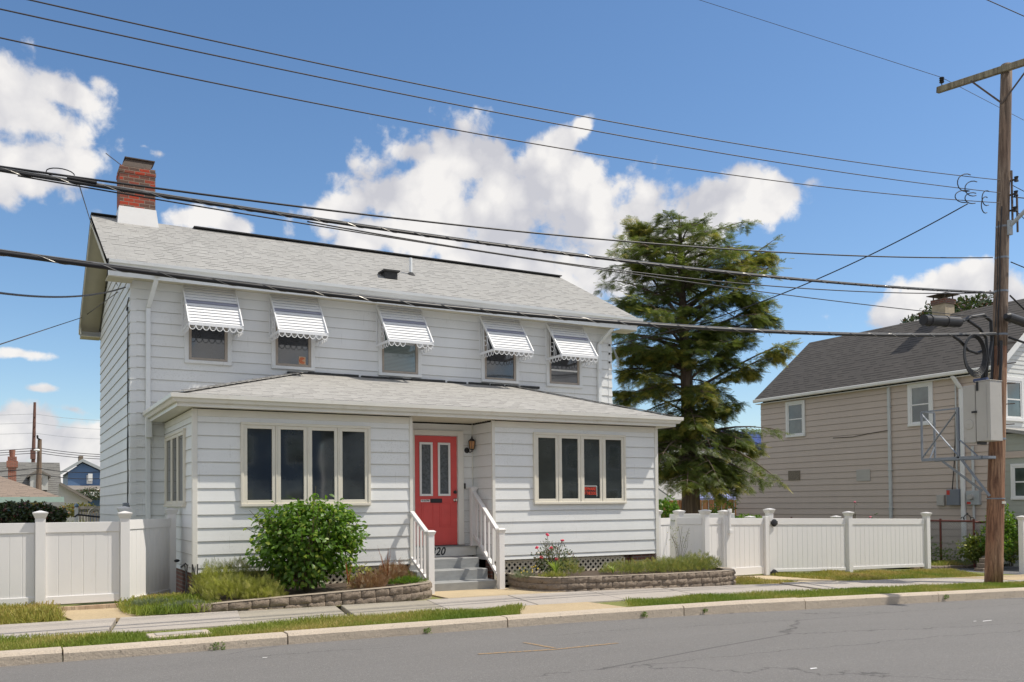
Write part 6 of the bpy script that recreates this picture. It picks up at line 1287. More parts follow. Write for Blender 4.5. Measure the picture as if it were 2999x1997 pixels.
def bg_left():
    # brown roofed garage
    y = 24.0; e0 = P(-60, 1456, y); e1 = P(*q6(700, 1195), y); H = thing('garage', 'low garage with brown hipped roof and pale teal gutter', 'garage', (e0[0], y, -.8)); z = e1[2]
    top = P(-60, 1376, y+5); r = MB(); pk = P(-30, 1384, y+5); r.poly([(e0[0]-8, y, z), (e1[0], y, z), pk, (e0[0]-8, y+5, pk[2])]); r.poly([(e1[0], y, z), (e1[0], y+10, z), pk]); r.build('roof', MT['broof'], H, fix=False)
    r = MB(); r.box((e0[0]-8, y-.12, z-.20), (e1[0]+.1, y, z+.0)); r.build('gutter', MT['teal'], H); r = MB(); r.box((e0[0]-8, y+.5, -1), (e1[0]-.6, y+9, z-.05)); r.build('wall', MT['cream'], H)
    # grey house with dormer
    y = 46.0; a = P(-40, 1354, y+4); b = P(*q6(684, 803), y+4); c = P(*q6(697, 1187), y); H = thing('grey_roof_house', 'house with steep charcoal roof, white dormer and red brick chimney', 'house', (b[0]-5, y, -.8)); r = MB(); r.poly([(a[0]-12, y, c[2]-.4), (c[0]+.1, y, c[2]-.4), (b[0], y+4, b[2]), (a[0]-12, y+4, b[2])]); r.build('roof', MT['groof'], H, fix=False)
    r = MB(); r.box((a[0]-12, y+.2, -1), (b[0]-.1, y+8, c[2]-.3)); r.build('wall', MT['whitew'], H)
    x0, x1 = P(*q6(345, 1000), y+1)[0], P(*q6(545, 1000), y+1)[0]; z0, z1 = P(*q6(400, 1115), y)[2], P(*q6(400, 950), y)[2]; zp = P(*q6(440, 895), y)[2]; D = MB(); D.box((x0, y+.3, z0), (x1, y+3, z1)); D.hexa([(x0, y+.3, z1), (x1, y+.3, z1), ((x0+x1)/2, y+.3, zp)], [(x0, y+3, z1), (x1, y+3, z1), ((x0+x1)/2, y+3, zp)]); dm = D.build('dormer', MT['whitew'], H)
    D = MB(); D.box((x0+.6, y+.22, z0+.3), (x1-.6, y+.31, z1-.1)); D.build('dormer_window', MT['glass'], dm); D = MB(); D.box((x0+.45, y+.24, z0+.2), (x0+.6, y+.32, z1)); D.box((x1-.6, y+.24, z0+.2), (x1-.45, y+.32, z1)); D.box(((x0+x1)/2-.04, y+.18, z0+.3), ((x0+x1)/2+.04, y+.22, z1)); D.build('dormer_trim', MT['wframe'], dm)
    D = MB()
    for s in (x0, x1): D.hexa([(s-.15 if s == x0 else s+.15, y+.15, z1-.1), ((x0+x1)/2, y+.15, zp+.0), ((x0+x1)/2, y+.15, zp+.12), (s-.15 if s == x0 else s+.15, y+.15, z1+.02)], [(s-.15 if s == x0 else s+.15, y+3, z1-.1), ((x0+x1)/2, y+3, zp+.0), ((x0+x1)/2, y+3, zp+.12), (s-.15 if s == x0 else s+.15, y+3, z1+.02)])
    D.build('dormer_roof', MT['greyroof'], dm)
    x0, x1 = P(*q6(93, 900), y-4)[0], P(*q6(188, 900), y-4)[0]; zt = P(*q6(140, 782), y-4)[2]; D = MB(); D.box((x0, y-4, 0), (x1, y-3, zt)); D.box((x0-.08, y-4.08, zt-.35), (x1+.08, y-2.92, zt)); D.box(((x0+x1)/2-.22, y-3.7, zt), ((x0+x1)/2+.22, y-3.3, zt+.25)); D.tube([((x0+x1)/2, y-3.5, zt+.25), ((x0+x1)/2, y-3.5, zt+.62)], [.13, .16], 10); D.build('chimney', MT['rbrick'], H)
    # blue house
    y = 85.0; ap = P(*q6(945, 772), y); l = P(*q6(715, 912), y); r_ = P(*q6(1180, 905), y); bt = P(*q6(900, 1062), y); H = thing('blue_house', 'blue sided gable house far behind the fence', 'house', (ap[0], y, -1)); ez = l[2]
    D = MB(); D.box((l[0]+.5, y, bt[2]-4), (r_[0], y+9, ez)); D.hexa([(l[0]+.5, y, ez), (r_[0], y, ez), (ap[0], y, ap[2]-.3)], [(l[0]+.5, y+9, ez), (r_[0], y+9, ez), (ap[0], y+9, ap[2]-.3)]); D.build('wall', MT['bluew'], H)
    D = MB()
    for s in (l[0]-.1, r_[0]+.6): D.hexa([(s, y-.5, ez-.2), (ap[0], y-.5, ap[2]-.2), (ap[0], y-.5, ap[2]+.1), (s, y-.5, ez+.1)], [(s, y+9, ez-.2), (ap[0], y+9, ap[2]-.2), (ap[0], y+9, ap[2]+.1), (s, y+9, ez+.1)])
    D.build('roof', MT['galvl'], H); w0, w1 = P(*q6(995, 945), y-.1), P(*q6(1060, 1045), y-.1); D = MB(); D.box((w0[0], y-.12, w1[2]), (w1[0], y-.01, w0[2])); wn = D.build('window', MT['wframe'], H); D = MB(); D.box((w0[0]+.25, y-.2, (w1[2]+w0[2])/2), (w1[0]-.25, y-.125, w0[2]-.2)); D.build('pane', MT['glass'], wn); D = MB(); D.box((w0[0]+.5, y-.5, w1[2]+.3), (w1[0]-.4, y-.14, w1[2]+1.0)); D.build('air_conditioner', MT['wframe'], wn)
    D = MB(); s = P(*q6(908, 725), y+3); t = P(*q6(955, 775), y+3); D.box((s[0], y+3, t[2]-.5), (t[0], y+4.5, s[2])); D.build('chimney', MT['brown'], H)
    a, b = P(*q6(720, 1062), y-1), P(*q6(1180, 1112), y-5); D = MB(); D.hexa([(a[0], y-5, b[2]-.2), (b[0]+2, y-5, b[2]-.2), (b[0]+2, y, a[2]-.1), (a[0], y, a[2]-.1)], [(a[0], y-5, b[2]), (b[0]+2, y-5, b[2]), (b[0]+2, y, a[2]), (a[0], y, a[2])]); D.build('porch_roof', MT['greyroof'], H); D = MB(); D.box((a[0], y-5.1, b[2]-.6), (b[0]+2, y-5, b[2]-.2)); D.build('porch_fascia', MT['wframe'], H)
    # white outbuilding gable
    y = 36.0; a, b, c = P(*q6(600, 1000), y), P(*q6(1010, 1240), y), P(*q6(697, 1052), y); H = thing('white_garage', 'small white garage with grey sloping roof edge', 'garage', (c[0], y, -.8)); D = MB(); D.poly([(c[0]-.1, y, -1), (b[0], y, -1), (b[0], y, b[2]), (c[0]-.1, y, c[2])]); D.box((b[0]-3, y+.01, -1), (b[0], y+6, b[2])); D.build('wall', MT['whitew'], H, fix=False)
    D = MB(); D.bar((c[0]-.05, y-.1, c[2]+.05), (b[0]+.15, y-.1, b[2]-.02), .5, .12); D.build('roof_edge', MT['greyroof'], H)
    # poles
    T_ = thing('steel_pole', 'tall rusty brown transmission pole far left', 'pole', (P(98, 1351, 95)[0], 95, -1)); a, b = P(102, 1178, 95), P(97, 1370, 95); D = MB(); D.tube([(b[0], 95, -1), b, a], [.22, .20, .13], 12)
    for v in (1215, 1243, 1270): q = P(101.5, v, 95); D.box((q[0]-.10, 94.7, q[2]-.25), (q[0]+.10, 94.86, q[2]+.25))
    D.build('pole_shaft', MT['rust'], T_); q = P(97, 1330, 94.4); D = MB(); D.box((q[0]-.25, 94.7, q[2]-.5), (q[0]+.25, 95.2, q[2]+.5)); D.build('pole_collar', MT['rust'], T_)
    T_ = thing('wooden_pole', 'shorter wooden utility pole in front of the white dormer', 'pole', (P(113, 1420, 38)[0], 38, -1)); a, b = P(116.5, 1286, 38), P(113, 1440, 38); D = MB(); D.tube([(b[0], 38, -1), b, a], [.15, .14, .095], 12); D.build('pole_shaft', MT['polet'], T_)
    D = MB(); q = P(110, 1283, 38); D.tube([P(116, 1287, 37.8), q, P(109.5, 1276, 37.8)], .05, 6); D.build('insulator_bracket', MT['iron'], T_); D = MB(); q = P(108, 1318, 37.6); D.sphere(q, .13, 10, (1.2, 1.2, .5)); D.tube([P(114, 1319, 37.8), q], .03, 6); D.build('lamp_head', MT['wframe'], T_)
    # far wires
    for k_, (v0, v1, v2) in enumerate(((1210, 1212, 1232), (1238, 1238, 1258), (1266, 1268, 1286))):
        a, m_, b = P(-700, v0+12, 95), P(102, v1, 95), P(330, v2, 95); free_wire('far_power_line', 'far transmission wire at the %s insulator of the rusty pole' % ('top', 'middle', 'lowest')[k_], [a, m_, b], .018, 'galvl', sag=.15)
    for k_, (v0, v1, u2, v2) in enumerate(((1328, 1312, 330, 1332), (1334, 1319, 330, 1338), (1340, 1326, 330, 1345))):
        a, m_, b = P(-700, v0+20, 60), P(114, v1, 60), P(u2, v2, 60); free_wire('far_cable', 'far cable number %s down crossing behind the wooden pole' % ('one', 'two', 'three')[k_], [a, m_, b], .022, 'black', sag=.1)
    for k_, (v0, v1, v2) in enumerate(((1381, 1371, 1378), (1392, 1388, 1398))):
        a, m_, b = P(-700, v0+25, 37), P(115, v1, 37), P(330, v2, 37); free_wire('far_cable', '%s dark cable crossing in front of the charcoal roof' % ('upper', 'lower')[k_], [a, m_, b], .018, 'black', sag=.15)
    # hedge, ornamental grass, yard things
    y = 6.5; parts = []
    for k_, (u, v, w, h) in enumerate(((10, 1502, 60, 34), (60, 1500, 50, 38), (110, 1502, 45, 34), (145, 1505, 40, 30), (-60, 1505, 60, 34))):
        c = P(u, v+12, y+.3*k_*.3); parts.append(leafcloud(c, (w/2661*21, .45, h/2661*21*.95), 1300, .075, LEAF2, seed=100+k_, shell=.6, droop=.2, flat_bottom=False))
    c = P(60, 1520, y); plant('leafy_hedge', 'dark glossy leaved hedge behind the left fence', 'hedge', (c[0], y), parts, 'ivy', 0.0)
    c = P(182, 1505, 7.5); T_ = thing('ornamental_grass', 'yellow green arching ornamental grass behind the left gate', 'grass', (c[0], 7.5, 0)); R = np.random.default_rng(5); n = 900; Pp = np.column_stack([c[0]+R.normal(0, .28, n), 7.5+R.normal(0, .2, n), np.full(n, .62)+R.random(n)*.22]); Dd = np.column_stack([R.normal(.25, .5, n), R.normal(0, .4, n), np.full(n, .9)]); tv = BLADE[0][:, [0, 2, 1]]*np.array([.5, 1.6, .3])
    V, F, r = scatter((tv, BLADE[1]), Pp, Dd, R.normal(size=(n, 3)), .40*R.uniform(.6, 1.2, n)); np_mesh('blades', V, F, MT['needlegold'], T_, r)
    c = P(265, 1388, 60); plant('far_bush', 'rounded green bush in front of the blue house', 'bush', (c[0], 58), [leafcloud(P(262, 1449, 58), (1.05, .8, .48), 1800, .12, LEAF, seed=120, shell=.3, lump=.3)], 'ivy', 0)
    c = P(215, 1480, 14); plant('autumn_hedge', 'orange tinted low hedge behind the ornamental grass', 'hedge', (c[0], 14), [leafcloud(P(205, 1497, 14), (.5, .4, .17), 600, .07, LEAF2, seed=121, shell=.5), leafcloud(P(243, 1492, 14), (.35, .4, .15), 500, .07, LEAF2, seed=122, shell=.5)], 'autumn', 0)
    # grey plank fence with ball finials, arched trellis ornament
    y = 11.0; T_ = thing('plank_fence', 'grey weathered plank fence with blue ball finials', 'fence', (P(255, 1500, y)[0], y, 0)); a, b = P(232, 1484, y), P(300, 1482, y); D = MB(); n = 8
    for k_ in range(n): x = a[0]+(b[0]-a[0])*k_/n; D.box((x, y, 0), (x+(b[0]-a[0])/n-.015, y+.03, a[2]-.01*(k_ % 2)))
    D.box((a[0], y-.02, a[2]-.06), (b[0], y-.001, a[2]+.01)); D.build('planks', MT['greywood'], T_)
    for (u, v) in ((224, 1481), (182, 1514)): q = P(u, v, y-1); D = MB(); D.sphere(q, .055, 10); D.build('ball_finial', MT['ball'], T_, smooth=True); D = MB(); D.box((q[0]-.04, q[1]-.04, 0), (q[0]+.04, q[1]+.04, q[2]-.04)); D.build('finial_post', MT['wframe'], T_)
    y = 9.5; c = P(277, 1505, y); T_ = thing('arched_ornament', 'pale arched stone garden ornament behind the fence', 'ornament', (c[0], y, 0)); D = MB(); D.tube([(c[0]+.13*math.cos(t), y, c[2]+.13*math.sin(t)) for t in np.linspace(0, math.pi, 14)], .022, 8); D.tube([(c[0]+.085*math.cos(t), y, c[2]+.0+.085*math.sin(t)) for t in np.linspace(0, math.pi, 12)], .012, 8); D.box((c[0]-.15, y-.04, 0), (c[0]-.11, y+.04, c[2])); D.box((c[0]+.11, y-.04, 0), (c[0]+.15, y+.04, c[2])); D.box((c[0]-.04, y-.03, c[2]+.10), (c[0]+.04, y+.03, c[2]+.19)); D.build('arch', MT['lattice'], T_)
    q = [P(218, 1514, 8.8), P(228, 1507, 8.8), P(262, 1511, 8.8), P(292, 1514, 8.8)]; free_wire('garden_tube', 'black curved tube lying behind the white gate', q, .02, 'black', n=4)
MT['autumn'] = leaf_mat('autumn_leaf', (.10, .12, .03), (.24, .22, .05), (.45, .15, .04), .3); MT['greywood'] = wood_mat('grey_planks', (.26, .25, .22), (.32, .30, .27), (.15, .14, .12), .3); MT['ball'] = plain('blue_grey_ball', (.20, .29, .37), .4, .1, 5)
bg_left()
# ------------------------------------------------------------------ background, right
def bg_right():
    y = 34.0; e0, e1 = P(1930, 1322, y), P(2260, 1324, y); H = thing('solar_house', 'cream house with dark blue solar panels behind the evergreen', 'house', ((e0[0]+e1[0])/2, y, -.8)); z = e0[2]*.5+e1[2]*.5; zt = P(2100, 1262, y+4)[2]
    D = MB(); D.hexa([(e0[0]-3, y-.4, z-.1), (e1[0]+3, y-.4, z-.1), (e1[0]+3, y+4, zt-.1), (e0[0]-3, y+4, zt-.1)], [(e0[0]-3, y-.4, z), (e1[0]+3, y-.4, z), (e1[0]+3, y+4, zt), (e0[0]-3, y+4, zt)]); D.build('roof', MT['greyroof'], H)
    D = MB(); s0, s1 = P(2065, 1300, y)[0], e1[0]+2.6; n = 5
    for k_ in range(n):
        for j in range(3): t0, t1 = .06+j*.31, .06+(j+1)*.31-.02; f = lambda t: (y-.4+4.4*t, z+(zt-z)*t+.08); a = s0+(s1-s0)*k_/n; b = s0+(s1-s0)*(k_+1)/n-.05; D.poly([(a, *f(t0)), (b, *f(t0)), (b, *f(t1)), (a, *f(t1))])
    D.build('solar_panel', MT['solar'], H, fix=False); D = MB(); D.box((e0[0]-3, y-.55, z-.22), (e1[0]+3, y-.41, z-.02)); D.build('gutter', MT['wframe'], H); D = MB(); D.box((e0[0]-2.8, y, -1), (e1[0]+2.8, y+7, z-.08)); D.build('wall', MT['whitew'], H)
    a, b = P(2186, 1337, y-.05), P(2240, 1400, y-.05); D = MB(); D.box((a[0], y-.06, b[2]), (b[0], y-.01, a[2])); D.build('window', MT['glass'], H)
    y = 27.0; a, b = P(1950, 1395, y+2), P(2250, 1460, y); H = thing('grey_shed', 'low building with pale grey shingle roof behind the wooden fence', 'shed', ((a[0]+b[0])/2, y, -.8)); D = MB(); D.hexa([(a[0]-1, y, b[2]-.1), (b[0], y, b[2]-.1), (b[0], y+3, a[2]-.1), (a[0]-1, y+3, a[2]-.1)], [(a[0]-1, y, b[2]), (b[0], y, b[2]), (b[0], y+3, a[2]), (a[0]-1, y+3, a[2])]); D.build('roof', MT['proof'], H); D = MB(); D.box((a[0]-.8, y+.3, -1), (b[0]-.2, y+5, b[2]-.05)); D.build('wall', MT['whitew'], H)
    y = 18.0; a, b, c = P(2085, 1458, y), P(2190, 1458, y), P(2150, 1437, y); H = thing('garden_canopy', 'lilac blue peaked fabric canopy behind the wooden fence', 'canopy', (c[0], y, -.6)); D = MB(); 
    for p0, p1 in (((a[0], y), (b[0], y)), ((b[0], y), (b[0], y+2)), ((b[0], y+2), (a[0], y+2)), ((a[0], y+2), (a[0], y))): D.poly([(p0[0], p0[1], a[2]), (p1[0], p1[1], a[2]), (c[0], y+1, c[2]+.05)]); D.poly([(p0[0], p0[1], a[2]-.12), (p1[0], p1[1], a[2]-.12), (p1[0], p1[1], a[2]), (p0[0], p0[1], a[2])])
    D.build('fabric', MT['lilac'], H, fix=False); D = MB()
    for px_, py_ in ((a[0], y), (b[0], y), (a[0], y+2), (b[0], y+2)): D.tube([(px_, py_, -.6), (px_, py_, a[2])], .02, 6)
    D.build('leg', MT['galv'], H)
    y = 12.6; a, b = P(1940, 1466, y), P(2206, 1462, y); T_ = thing('wooden_fence', 'orange brown wooden board fence behind the evergreen tree', 'fence', ((a[0]+b[0])/2, y, -.5)); D = MB(); n = int((b[0]-a[0])/.16); R = random.Random(3)
    for k_ in range(n):
        x = a[0]+(b[0]-a[0])*k_/n; zt_ = a[2]+(b[2]-a[2])*k_/n; yo = .03*(k_ % 2); D.hexa([(x, y+yo, -.6), (x+.14, y+yo, -.6), (x+.14, y+yo+.02, -.6), (x, y+yo+.02, -.6)], [(x, y+yo, zt_+R.uniform(-.02, .02)), (x+.14, y+yo, zt_+R.uniform(-.02, .02)), (x+.14, y+yo+.02, zt_), (x, y+yo+.02, zt_)])
    D.build('boards', MT['cedar'], T_); D = MB(); D.box((a[0], y-.03, .2), (b[0], y-.002, .28)); D.build('rail', MT['cedar'], T_)
    # shrubs in the side yard
    def bush(lab, u, v, y_, rx, rz_, n, mat, sd, size=.08, T=LEAF2, nm='bush'): c = P(u, v, y_); return plant(nm, lab, 'bush', (c[0], y_), [leafcloud(c, (rx, rx*.7, rz_), n, size, T, seed=sd, shell=.4, lump=.25)], mat, c[2]-rz_, (6, rz_, rx*.5, .01, sd))
    bush('leafy green bush between porch corner and the evergreen trunk', 1955, 1500, 2.2, .30, .32, 700, 'shrub', 130); bush('light green climbing bush right of the evergreen trunk', 2085, 1512, 6.5, .42, .20, 500, 'shrub', 131, .07); bush('dark bushy growth in front of the wooden fence', 2120, 1488, 10.0, .45, .40, 500, 'shrub', 132, .08); bush('low bush behind the white gate', 2190, 1520, 7.0, .6, .12, 400, 'shrub', 133, .08)
    # roses behind fence
    c = P(2495, 1500, 3.2); fl = [(P(2504, 1470, 3.1)[0], P(2504, 1470, 3.1)[2]), (P(2549, 1514, 3.1)[0], P(2549, 1514, 3.1)[2])]; rose_bush('pale pink rose rising behind the long white fence', (c[0], 3.2), .35, .75, .28, 110, fl, 140, 'pinkl')
    # tree behind the neighbour roof
    c = P(2790, 905, 16); T_ = thing('leafy_tree', 'green leafy tree top behind the dark neighbour roof', 'tree', (c[0], 16, -.5)); V, F, r = cat([leafcloud(P(u, v, 16), (rx, 1.6, rz_), n, .22, LEAF2, seed=150+k_, shell=.2, lump=.3, flat_bottom=False) for k_, (u, v, rx, rz_, n) in enumerate(((2840, 905, 1.0, .62, 1100), (2775, 918, .9, .55, 900), (2705, 938, .6, .35, 450), (2850, 950, 1.4, .8, 1000)))]); np_mesh('crown', V, F, MT['ivy'], T_, r); D = MB(); D.tube([(c[0], 16, -.5), (c[0], 16, c[2]-.5), (c[0]+.4, 16, c[2]+.2)], [.3, .18, .05], 8); D.build('trunk', MT['bark'], T_)
    # chain link fence: along the neighbour wall, then across to the street side
    T_ = thing('chain_link_fence', 'rusty chain link fence with scroll topped gate by the driveway', 'fence', (20.4, 2, -.4)); XF = 20.3; D = MB(); zt_ = lambda u: A(u, 1519, 'X', XF)[2]; z1 = .88; z0 = -.30
    D.tube([(XF, 9.5, z1), (XF, .9, z1)], .025, 8); D.tube([(XF, .9, z1-.02), (23.5, .2, z1-.08)], .025, 8)
    for y_ in (9.4, 7.4, 5.4, 3.5, 2.6, 1.9, .9): D.tube([(XF, y_, -.5), (XF, y_, z1+.06)], .03, 8)
    D.tube([(XF-.02, 2.3, -.4), (XF-.25, 2.15, .9)], .025, 8); D.build('pipe_frame', MT['rustred'], T_); D = MB(); st = .075; H_ = z1-z0
    def mesh(p, q):
        p = np.array(p); q = np.array(q); L_ = np.linalg.norm(q-p); d = (q-p)/L_; s = -H_
        while s < L_:
            for sg in (0, 1):
                a0, a1 = max(0, s), min(L_, s+H_); t0, t1 = (a0-s), (a1-s)
                if a1 > a0+.02:
                    za, zb_ = (z0+t0, z0+t1) if sg == 0 else (z1-t0, z1-t1); D.bar((*(p+d*a0), za), (*(p+d*a1), zb_), .006, .006)
            s += st
    mesh((XF, 4.4), (XF, .9)); mesh((XF, .9), (23.4, .2)); D.build('wire_mesh', MT['galv'], T_); D = MB(); c = A(2833, 1507, 'X', XF); D.tube([(XF, c[1]+.12*math.cos(t)*(1-t/14), z1+.05+.13*math.sin(t)) for t in np.linspace(0, math.pi, 12)], .012, 6)
    for s in (-1, 1): D.tube([(XF, c[1]+s*(.14+.05*math.cos(t)), z1+.06+.05*math.sin(t)) for t in np.linspace(0, 5.5, 14)], .010, 6)
    D.sphere((XF, c[1], z1+.21), .03, 8); D.build('gate_scroll', MT['iron'], T_)
    # vines on it, verge grass, stone edging, shrubs right
    c = A(2660, 1600, 'X', 20.1); plant('vine', 'green vines tangled through the chain link fence', 'vine', (20.1, c[1]), [leafcloud((20.15, y_, z_), (.12, .45, .28), 220, .07, LEAF, seed=160+k_, shell=.1, lump=.4, flat_bottom=False) for k_, (y_, z_) in enumerate(((4.0, .65), (3.4, .55), (3.0, .2), (2.5, .4), (3.7, .1), (2.2, .0), (1.6, -.05), (4.3, .2), (2.8, -.1)))], 'shrub', -.4)
    m = MB(); m.poly([(18.0, 1.15, g(18)+.02), (27, .95, g(27)+.06), (27, 2.4, g(27)+.06), (18, 9, g(18)+.02)]); tag(m.build('side_yard', MT['turf'], fix=False), kind='structure')
    grass('side_grass', [(18.4, 1.2), (21.2, 1.1), (21.2, 2.2), (18.4, 3.2)], 1500, .12, MT['grass'], 'bright grass strip between driveway edging and chain link fence', zf=lambda P_: .03+0*P_[:, 0])
    e = MB(); R = random.Random(6); x = 18.0
    while x < 21.3: L_ = R.uniform(.15, .3); e.box((x, 1.02+R.uniform(-.02, .02), g(x)-.08), (x+L_-.015, 1.16, g(x)+.045+R.uniform(-.01, .02))); x += L_
    tag(e.build('stone_edging', MT['block'], bevel=.015), 'row of small grey stones edging the driveway grass', 'edging')
    T_ = thing('stone_planter', 'low stone block planter under the shrubs right of the pole', 'planter', (21.8, -.3, -.45)); e = MB(); p0, p1 = G(2905, 1672), G(2982, 1676)
    for c_ in range(3):
        x = p0[0]-.2+.1*c_
        while x < p1[0]+.3: L_ = R.uniform(.3, .42); e.box((x, p0[1]+.1+R.uniform(-.01, .01), g(x)-.05+.12*c_), (x+L_-.012, p0[1]+.35, g(x)+.065+.12*c_)); x += L_
    e.build('stone_blocks', MT['block'], T_, bevel=.012)
    def sb(lab, u, v, y_, rx, rz_, n, mat, sd): c = P(u, v, y_); plant('driveway_shrub', lab, 'shrub', (c[0], y_), [leafcloud(c, (rx, rx*.7, rz_), n, .085, LEAF2, seed=sd, shell=.3, lump=.3), leafcloud((c[0]+.2, y_, c[2]+rz_*.3), (rx*.6, rx*.5, rz_*.8), n//2, .085, LEAF2, seed=sd+1, shell=.3, lump=.3)], mat, c[2]-rz_, (8, rz_*1.4, rx*.5, .01, sd))
    sb('tall green shrub immediately right of the utility pole', 2925, 1575, .1, .50, .75, 1500, 'shrub', 170); sb('lighter broad leaved shrub at the right frame edge', 2960, 1590, .3, .42, .62, 900, 'gold2', 172); sb('golden green shrub just left of the pole foot, behind it', 2850, 1610, .8, .38, .36, 800, 'gold2', 174)
MT['lilac'] = plain('lilac_fabric', (.30, .33, .60), .6, .08, 4); MT['cedar'] = wood_mat('cedar_boards', (.36, .17, .06), (.42, .22, .09), (.16, .07, .03), .3); MT['rustred'] = plain('rust_red_pipe', (.16, .045, .035), .7, .3, 20); MT['gold2'] = leaf_mat('yellow_green_leaf', (.08, .12, .02), (.24, .28, .05), (.4, .38, .08), .3)
bg_right()
# ------------------------------------------------------------------ small street things
def utility_lid():
    a = G(905, 1866)*0; c = G(1050/1.57*1.0, 1600+410*.6366); p = G(820*.6366, 1600+408*.6366); m = MB(); x, y = p[0]+.0, p[1]
    z = g(x); m.box((x-.32, y-.16, z-.06), (x+.34, y+.16, z+.022)); T_ = thing('meter_lid', 'rectangular concrete meter lid in the kerbside grass', 'lid', (x, y, z)); m.build('lid_frame', MT['kerb'], T_, bevel=.01); m = MB(); m.box((x-.24, y-.10, z+.0225), (x+.26, y+.10, z+.03)); m.build('lid_plate', MT['walk'], T_, bevel=.004)
utility_lid()
def paint(name, pts, w, mat):
    m = MB()
    for (a, b), (c, d) in zip(pts, pts[1:]):
        P_ = G(a, b, -.13); Q_ = G(c, d, -.13)
        def rz(x, y): return g(x)-kd(x)+min(.10, .02*(KF-y))+.004
        dx, dy = Q_[0]-P_[0], Q_[1]-P_[1]; L_ = math.hypot(dx, dy); nx, ny = -dy/L_*w/2, dx/L_*w/2
        m.poly([(P_[0]-nx, P_[1]-ny, rz(P_[0], P_[1])), (Q_[0]-nx, Q_[1]-ny, rz(Q_[0], Q_[1])), (Q_[0]+nx, Q_[1]+ny, rz(Q_[0], Q_[1])), (P_[0]+nx, P_[1]+ny, rz(P_[0], P_[1]))])
    tag(m.build(name, mat, fix=False), kind='structure')
def worn_paint():
    m, nt, b = new_mat('worn_orange_paint'); k = NB(nt); Pp = k.pos(); f = k.mr(k.noise(Pp, 40, 5, .8), .42, .56); k.l(k.mix(k.m('MULTIPLY', f, .75), (.15, .145, .14), (.50, .30, .10)), b.inputs['Base Color']); b.inputs['Roughness'].default_value = .8; return m
WP = worn_paint()
paint('utility_paint_mark', [(1400, 1933), (1620, 1920), (1810, 1900)], .05, WP); paint('utility_paint_mark', [(1535, 1895), (1625, 1915)], .05, WP)
m = MB()
for (u, v, w, h) in ((2890, 1825, .12, .02), (775, 1938, .03, .015), (2382, 1994, .05, .02), (2855, 1826, .04, .012)):
    P_ = G(u, v, -.13); z = g(P_[0])-kd(P_[0])+min(.10, .02*(KF-P_[1]))+.005; m.poly([(P_[0]-w, P_[1]-h, z), (P_[0]+w*.6, P_[1]-h*1.1, z), (P_[0]+w, P_[1]+h*.5, z), (P_[0]-w*.4, P_[1]+h, z)])
tag(m.build('white_paint_spot', MT['flash'], fix=False), kind='structure')
# weeds in the kerb joints
def weed(label, u, v, s, seed):
    p = G(u, v, -.1); T_ = thing('kerb_weed', label, 'weed', (p[0], p[1], p[2]), 'weeds along the kerb'); a, b, c = leafcloud((p[0], KF-.03, p[2]+.03), (s, s*.5, s*.7), 60, .028, LEAF, seed=seed, shell=.1); np_mesh('leaves', a, b, MT['grass2'], T_, c)
MT['grass2'] = leaf_mat('weed_leaf', (.07, .13, .02), (.18, .26, .05), None, .3)
weed('leafy weed at the kerb foot below the left planter', 622, 1890, .07, 181); weed('weed at the kerb foot left of the dark shadow', 1885, 1806, .045, 182); weed('small weed at the kerb joint in the middle', 2087, 1797, .035, 183); weed('weed in the kerb near the utility pole', 2790, 1755, .05, 184); weed('weed in the dark kerb joint below the doorway', 1245, 1852, .04, 185)
# iron boot scraper / tools by the porch corner
p = A(547, 1700, 'Y', -.15); T_ = thing('garden_tools', 'black iron garden tools leaning at the left porch corner', 'garden tools', (p[0], -.15, .1)); m = MB(); R = random.Random(2)
for k_ in range(5): x = -.14+.045*k_; m.tube([(x, -.12, .08), (x+R.uniform(-.03, .03), -.06, .45), (x+R.uniform(-.05, .05), -.04, .60)], .009, 6)
m.tube([(-.2, -.08, .56), (-.13, -.08, .62), (-.10, -.08, .58)], .014, 6); m.build('tool_handles', MT['iron'], T_)
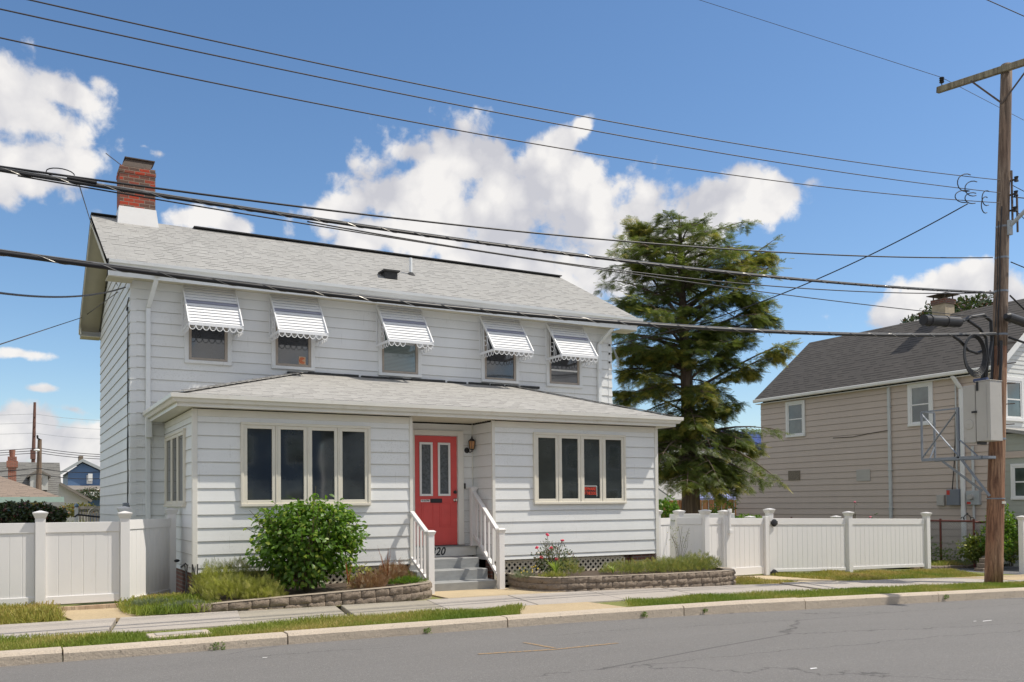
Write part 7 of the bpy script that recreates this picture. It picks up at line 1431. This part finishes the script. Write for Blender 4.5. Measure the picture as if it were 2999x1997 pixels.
# ------------------------------------------------------------------ houses across the street (seen mirrored in the windows)
def across(x, w, label, wallm):
    y = -34.0; H = thing('street_house', label, 'house', (x, y, -.2)); D = MB(); D.box((x-w/2, y-9, -.5), (x+w/2, y, 5.6)); D.build('wall', MT[wallm], H); D = MB()
    for s in (1, -1): D.hexa([(x-w/2-.4, y-4.5+s*5, 5.5), (x+w/2+.4, y-4.5+s*5, 5.5), (x+w/2+.4, y-4.5, 8.3), (x-w/2-.4, y-4.5, 8.3)], [(x-w/2-.4, y-4.5+s*5, 5.7), (x+w/2+.4, y-4.5+s*5, 5.7), (x+w/2+.4, y-4.5, 8.5), (x-w/2-.4, y-4.5, 8.5)])
    D.build('roof', MT['greyroof'], H)
    for i in range(3):
        for z in (.9, 3.6): a = x-w/2+w*(i+.5)/3; D = MB(); D.box((a-.5, y, z), (a+.5, y+.06, z+1.5)); D.build('window', MT['wframe'], H); D = MB(); D.box((a-.4, y+.06, z+.1), (a+.4, y+.08, z+1.4)); D.build('pane', MT['glass'], H)
for i, (x, w, lb, wm) in enumerate(((-14, 8, 'white house across the street, first from the left', 'whitew'), (-3, 9, 'beige house across the street behind the camera', 'beige'), (8.5, 8, 'blue grey house across the street', 'bluew'), (20, 9, 'white wide house across the street opposite the pole', 'nwhite'), (32, 9, 'grey green house across the street', 'ngreen'), (44, 9, 'last beige house across the street', 'beige'))): across(x, w, lb, wm)

# ------------------------------------------------------------------ distant trees closing the horizon
def far_trees():
    R = random.Random(21); spots = [(-95, 120), (-72, 135), (-52, 118), (-30, 130), (-14, 125), (22, 128), (38, 118), (52, 126), (66, 115), (80, 128), (98, 118), (120, 110), (-120, 112)]
    words = ['leftmost', 'second', 'third', 'fourth', 'fifth', 'sixth', 'seventh', 'eighth', 'ninth', 'tenth', 'eleventh', 'twelfth', 'thirteenth']
    for k, (x, y) in enumerate(sorted(spots)):
        h = R.uniform(3.6, 4.8); T_ = thing('distant_tree', 'distant round green tree, %s from the left on the horizon' % words[k], 'tree', (x, y, -1.2), 'distant trees on the horizon')
        V, F, r = cat([leafcloud((x+R.uniform(-3, 3), y, h*.45+R.uniform(-.5, .6)), (R.uniform(4, 6), 3, h*.42), 700, .55, LEAF, seed=300+k*3+j, shell=.3, lump=.3) for j in range(2)]); np_mesh('crown', V, F, MT['ivy'], T_, r)
        D = MB(); D.tube([(x, y, -1.4), (x, y, h*.5)], [.35, .2], 7); D.build('trunk', MT['bark'], T_)
far_trees()
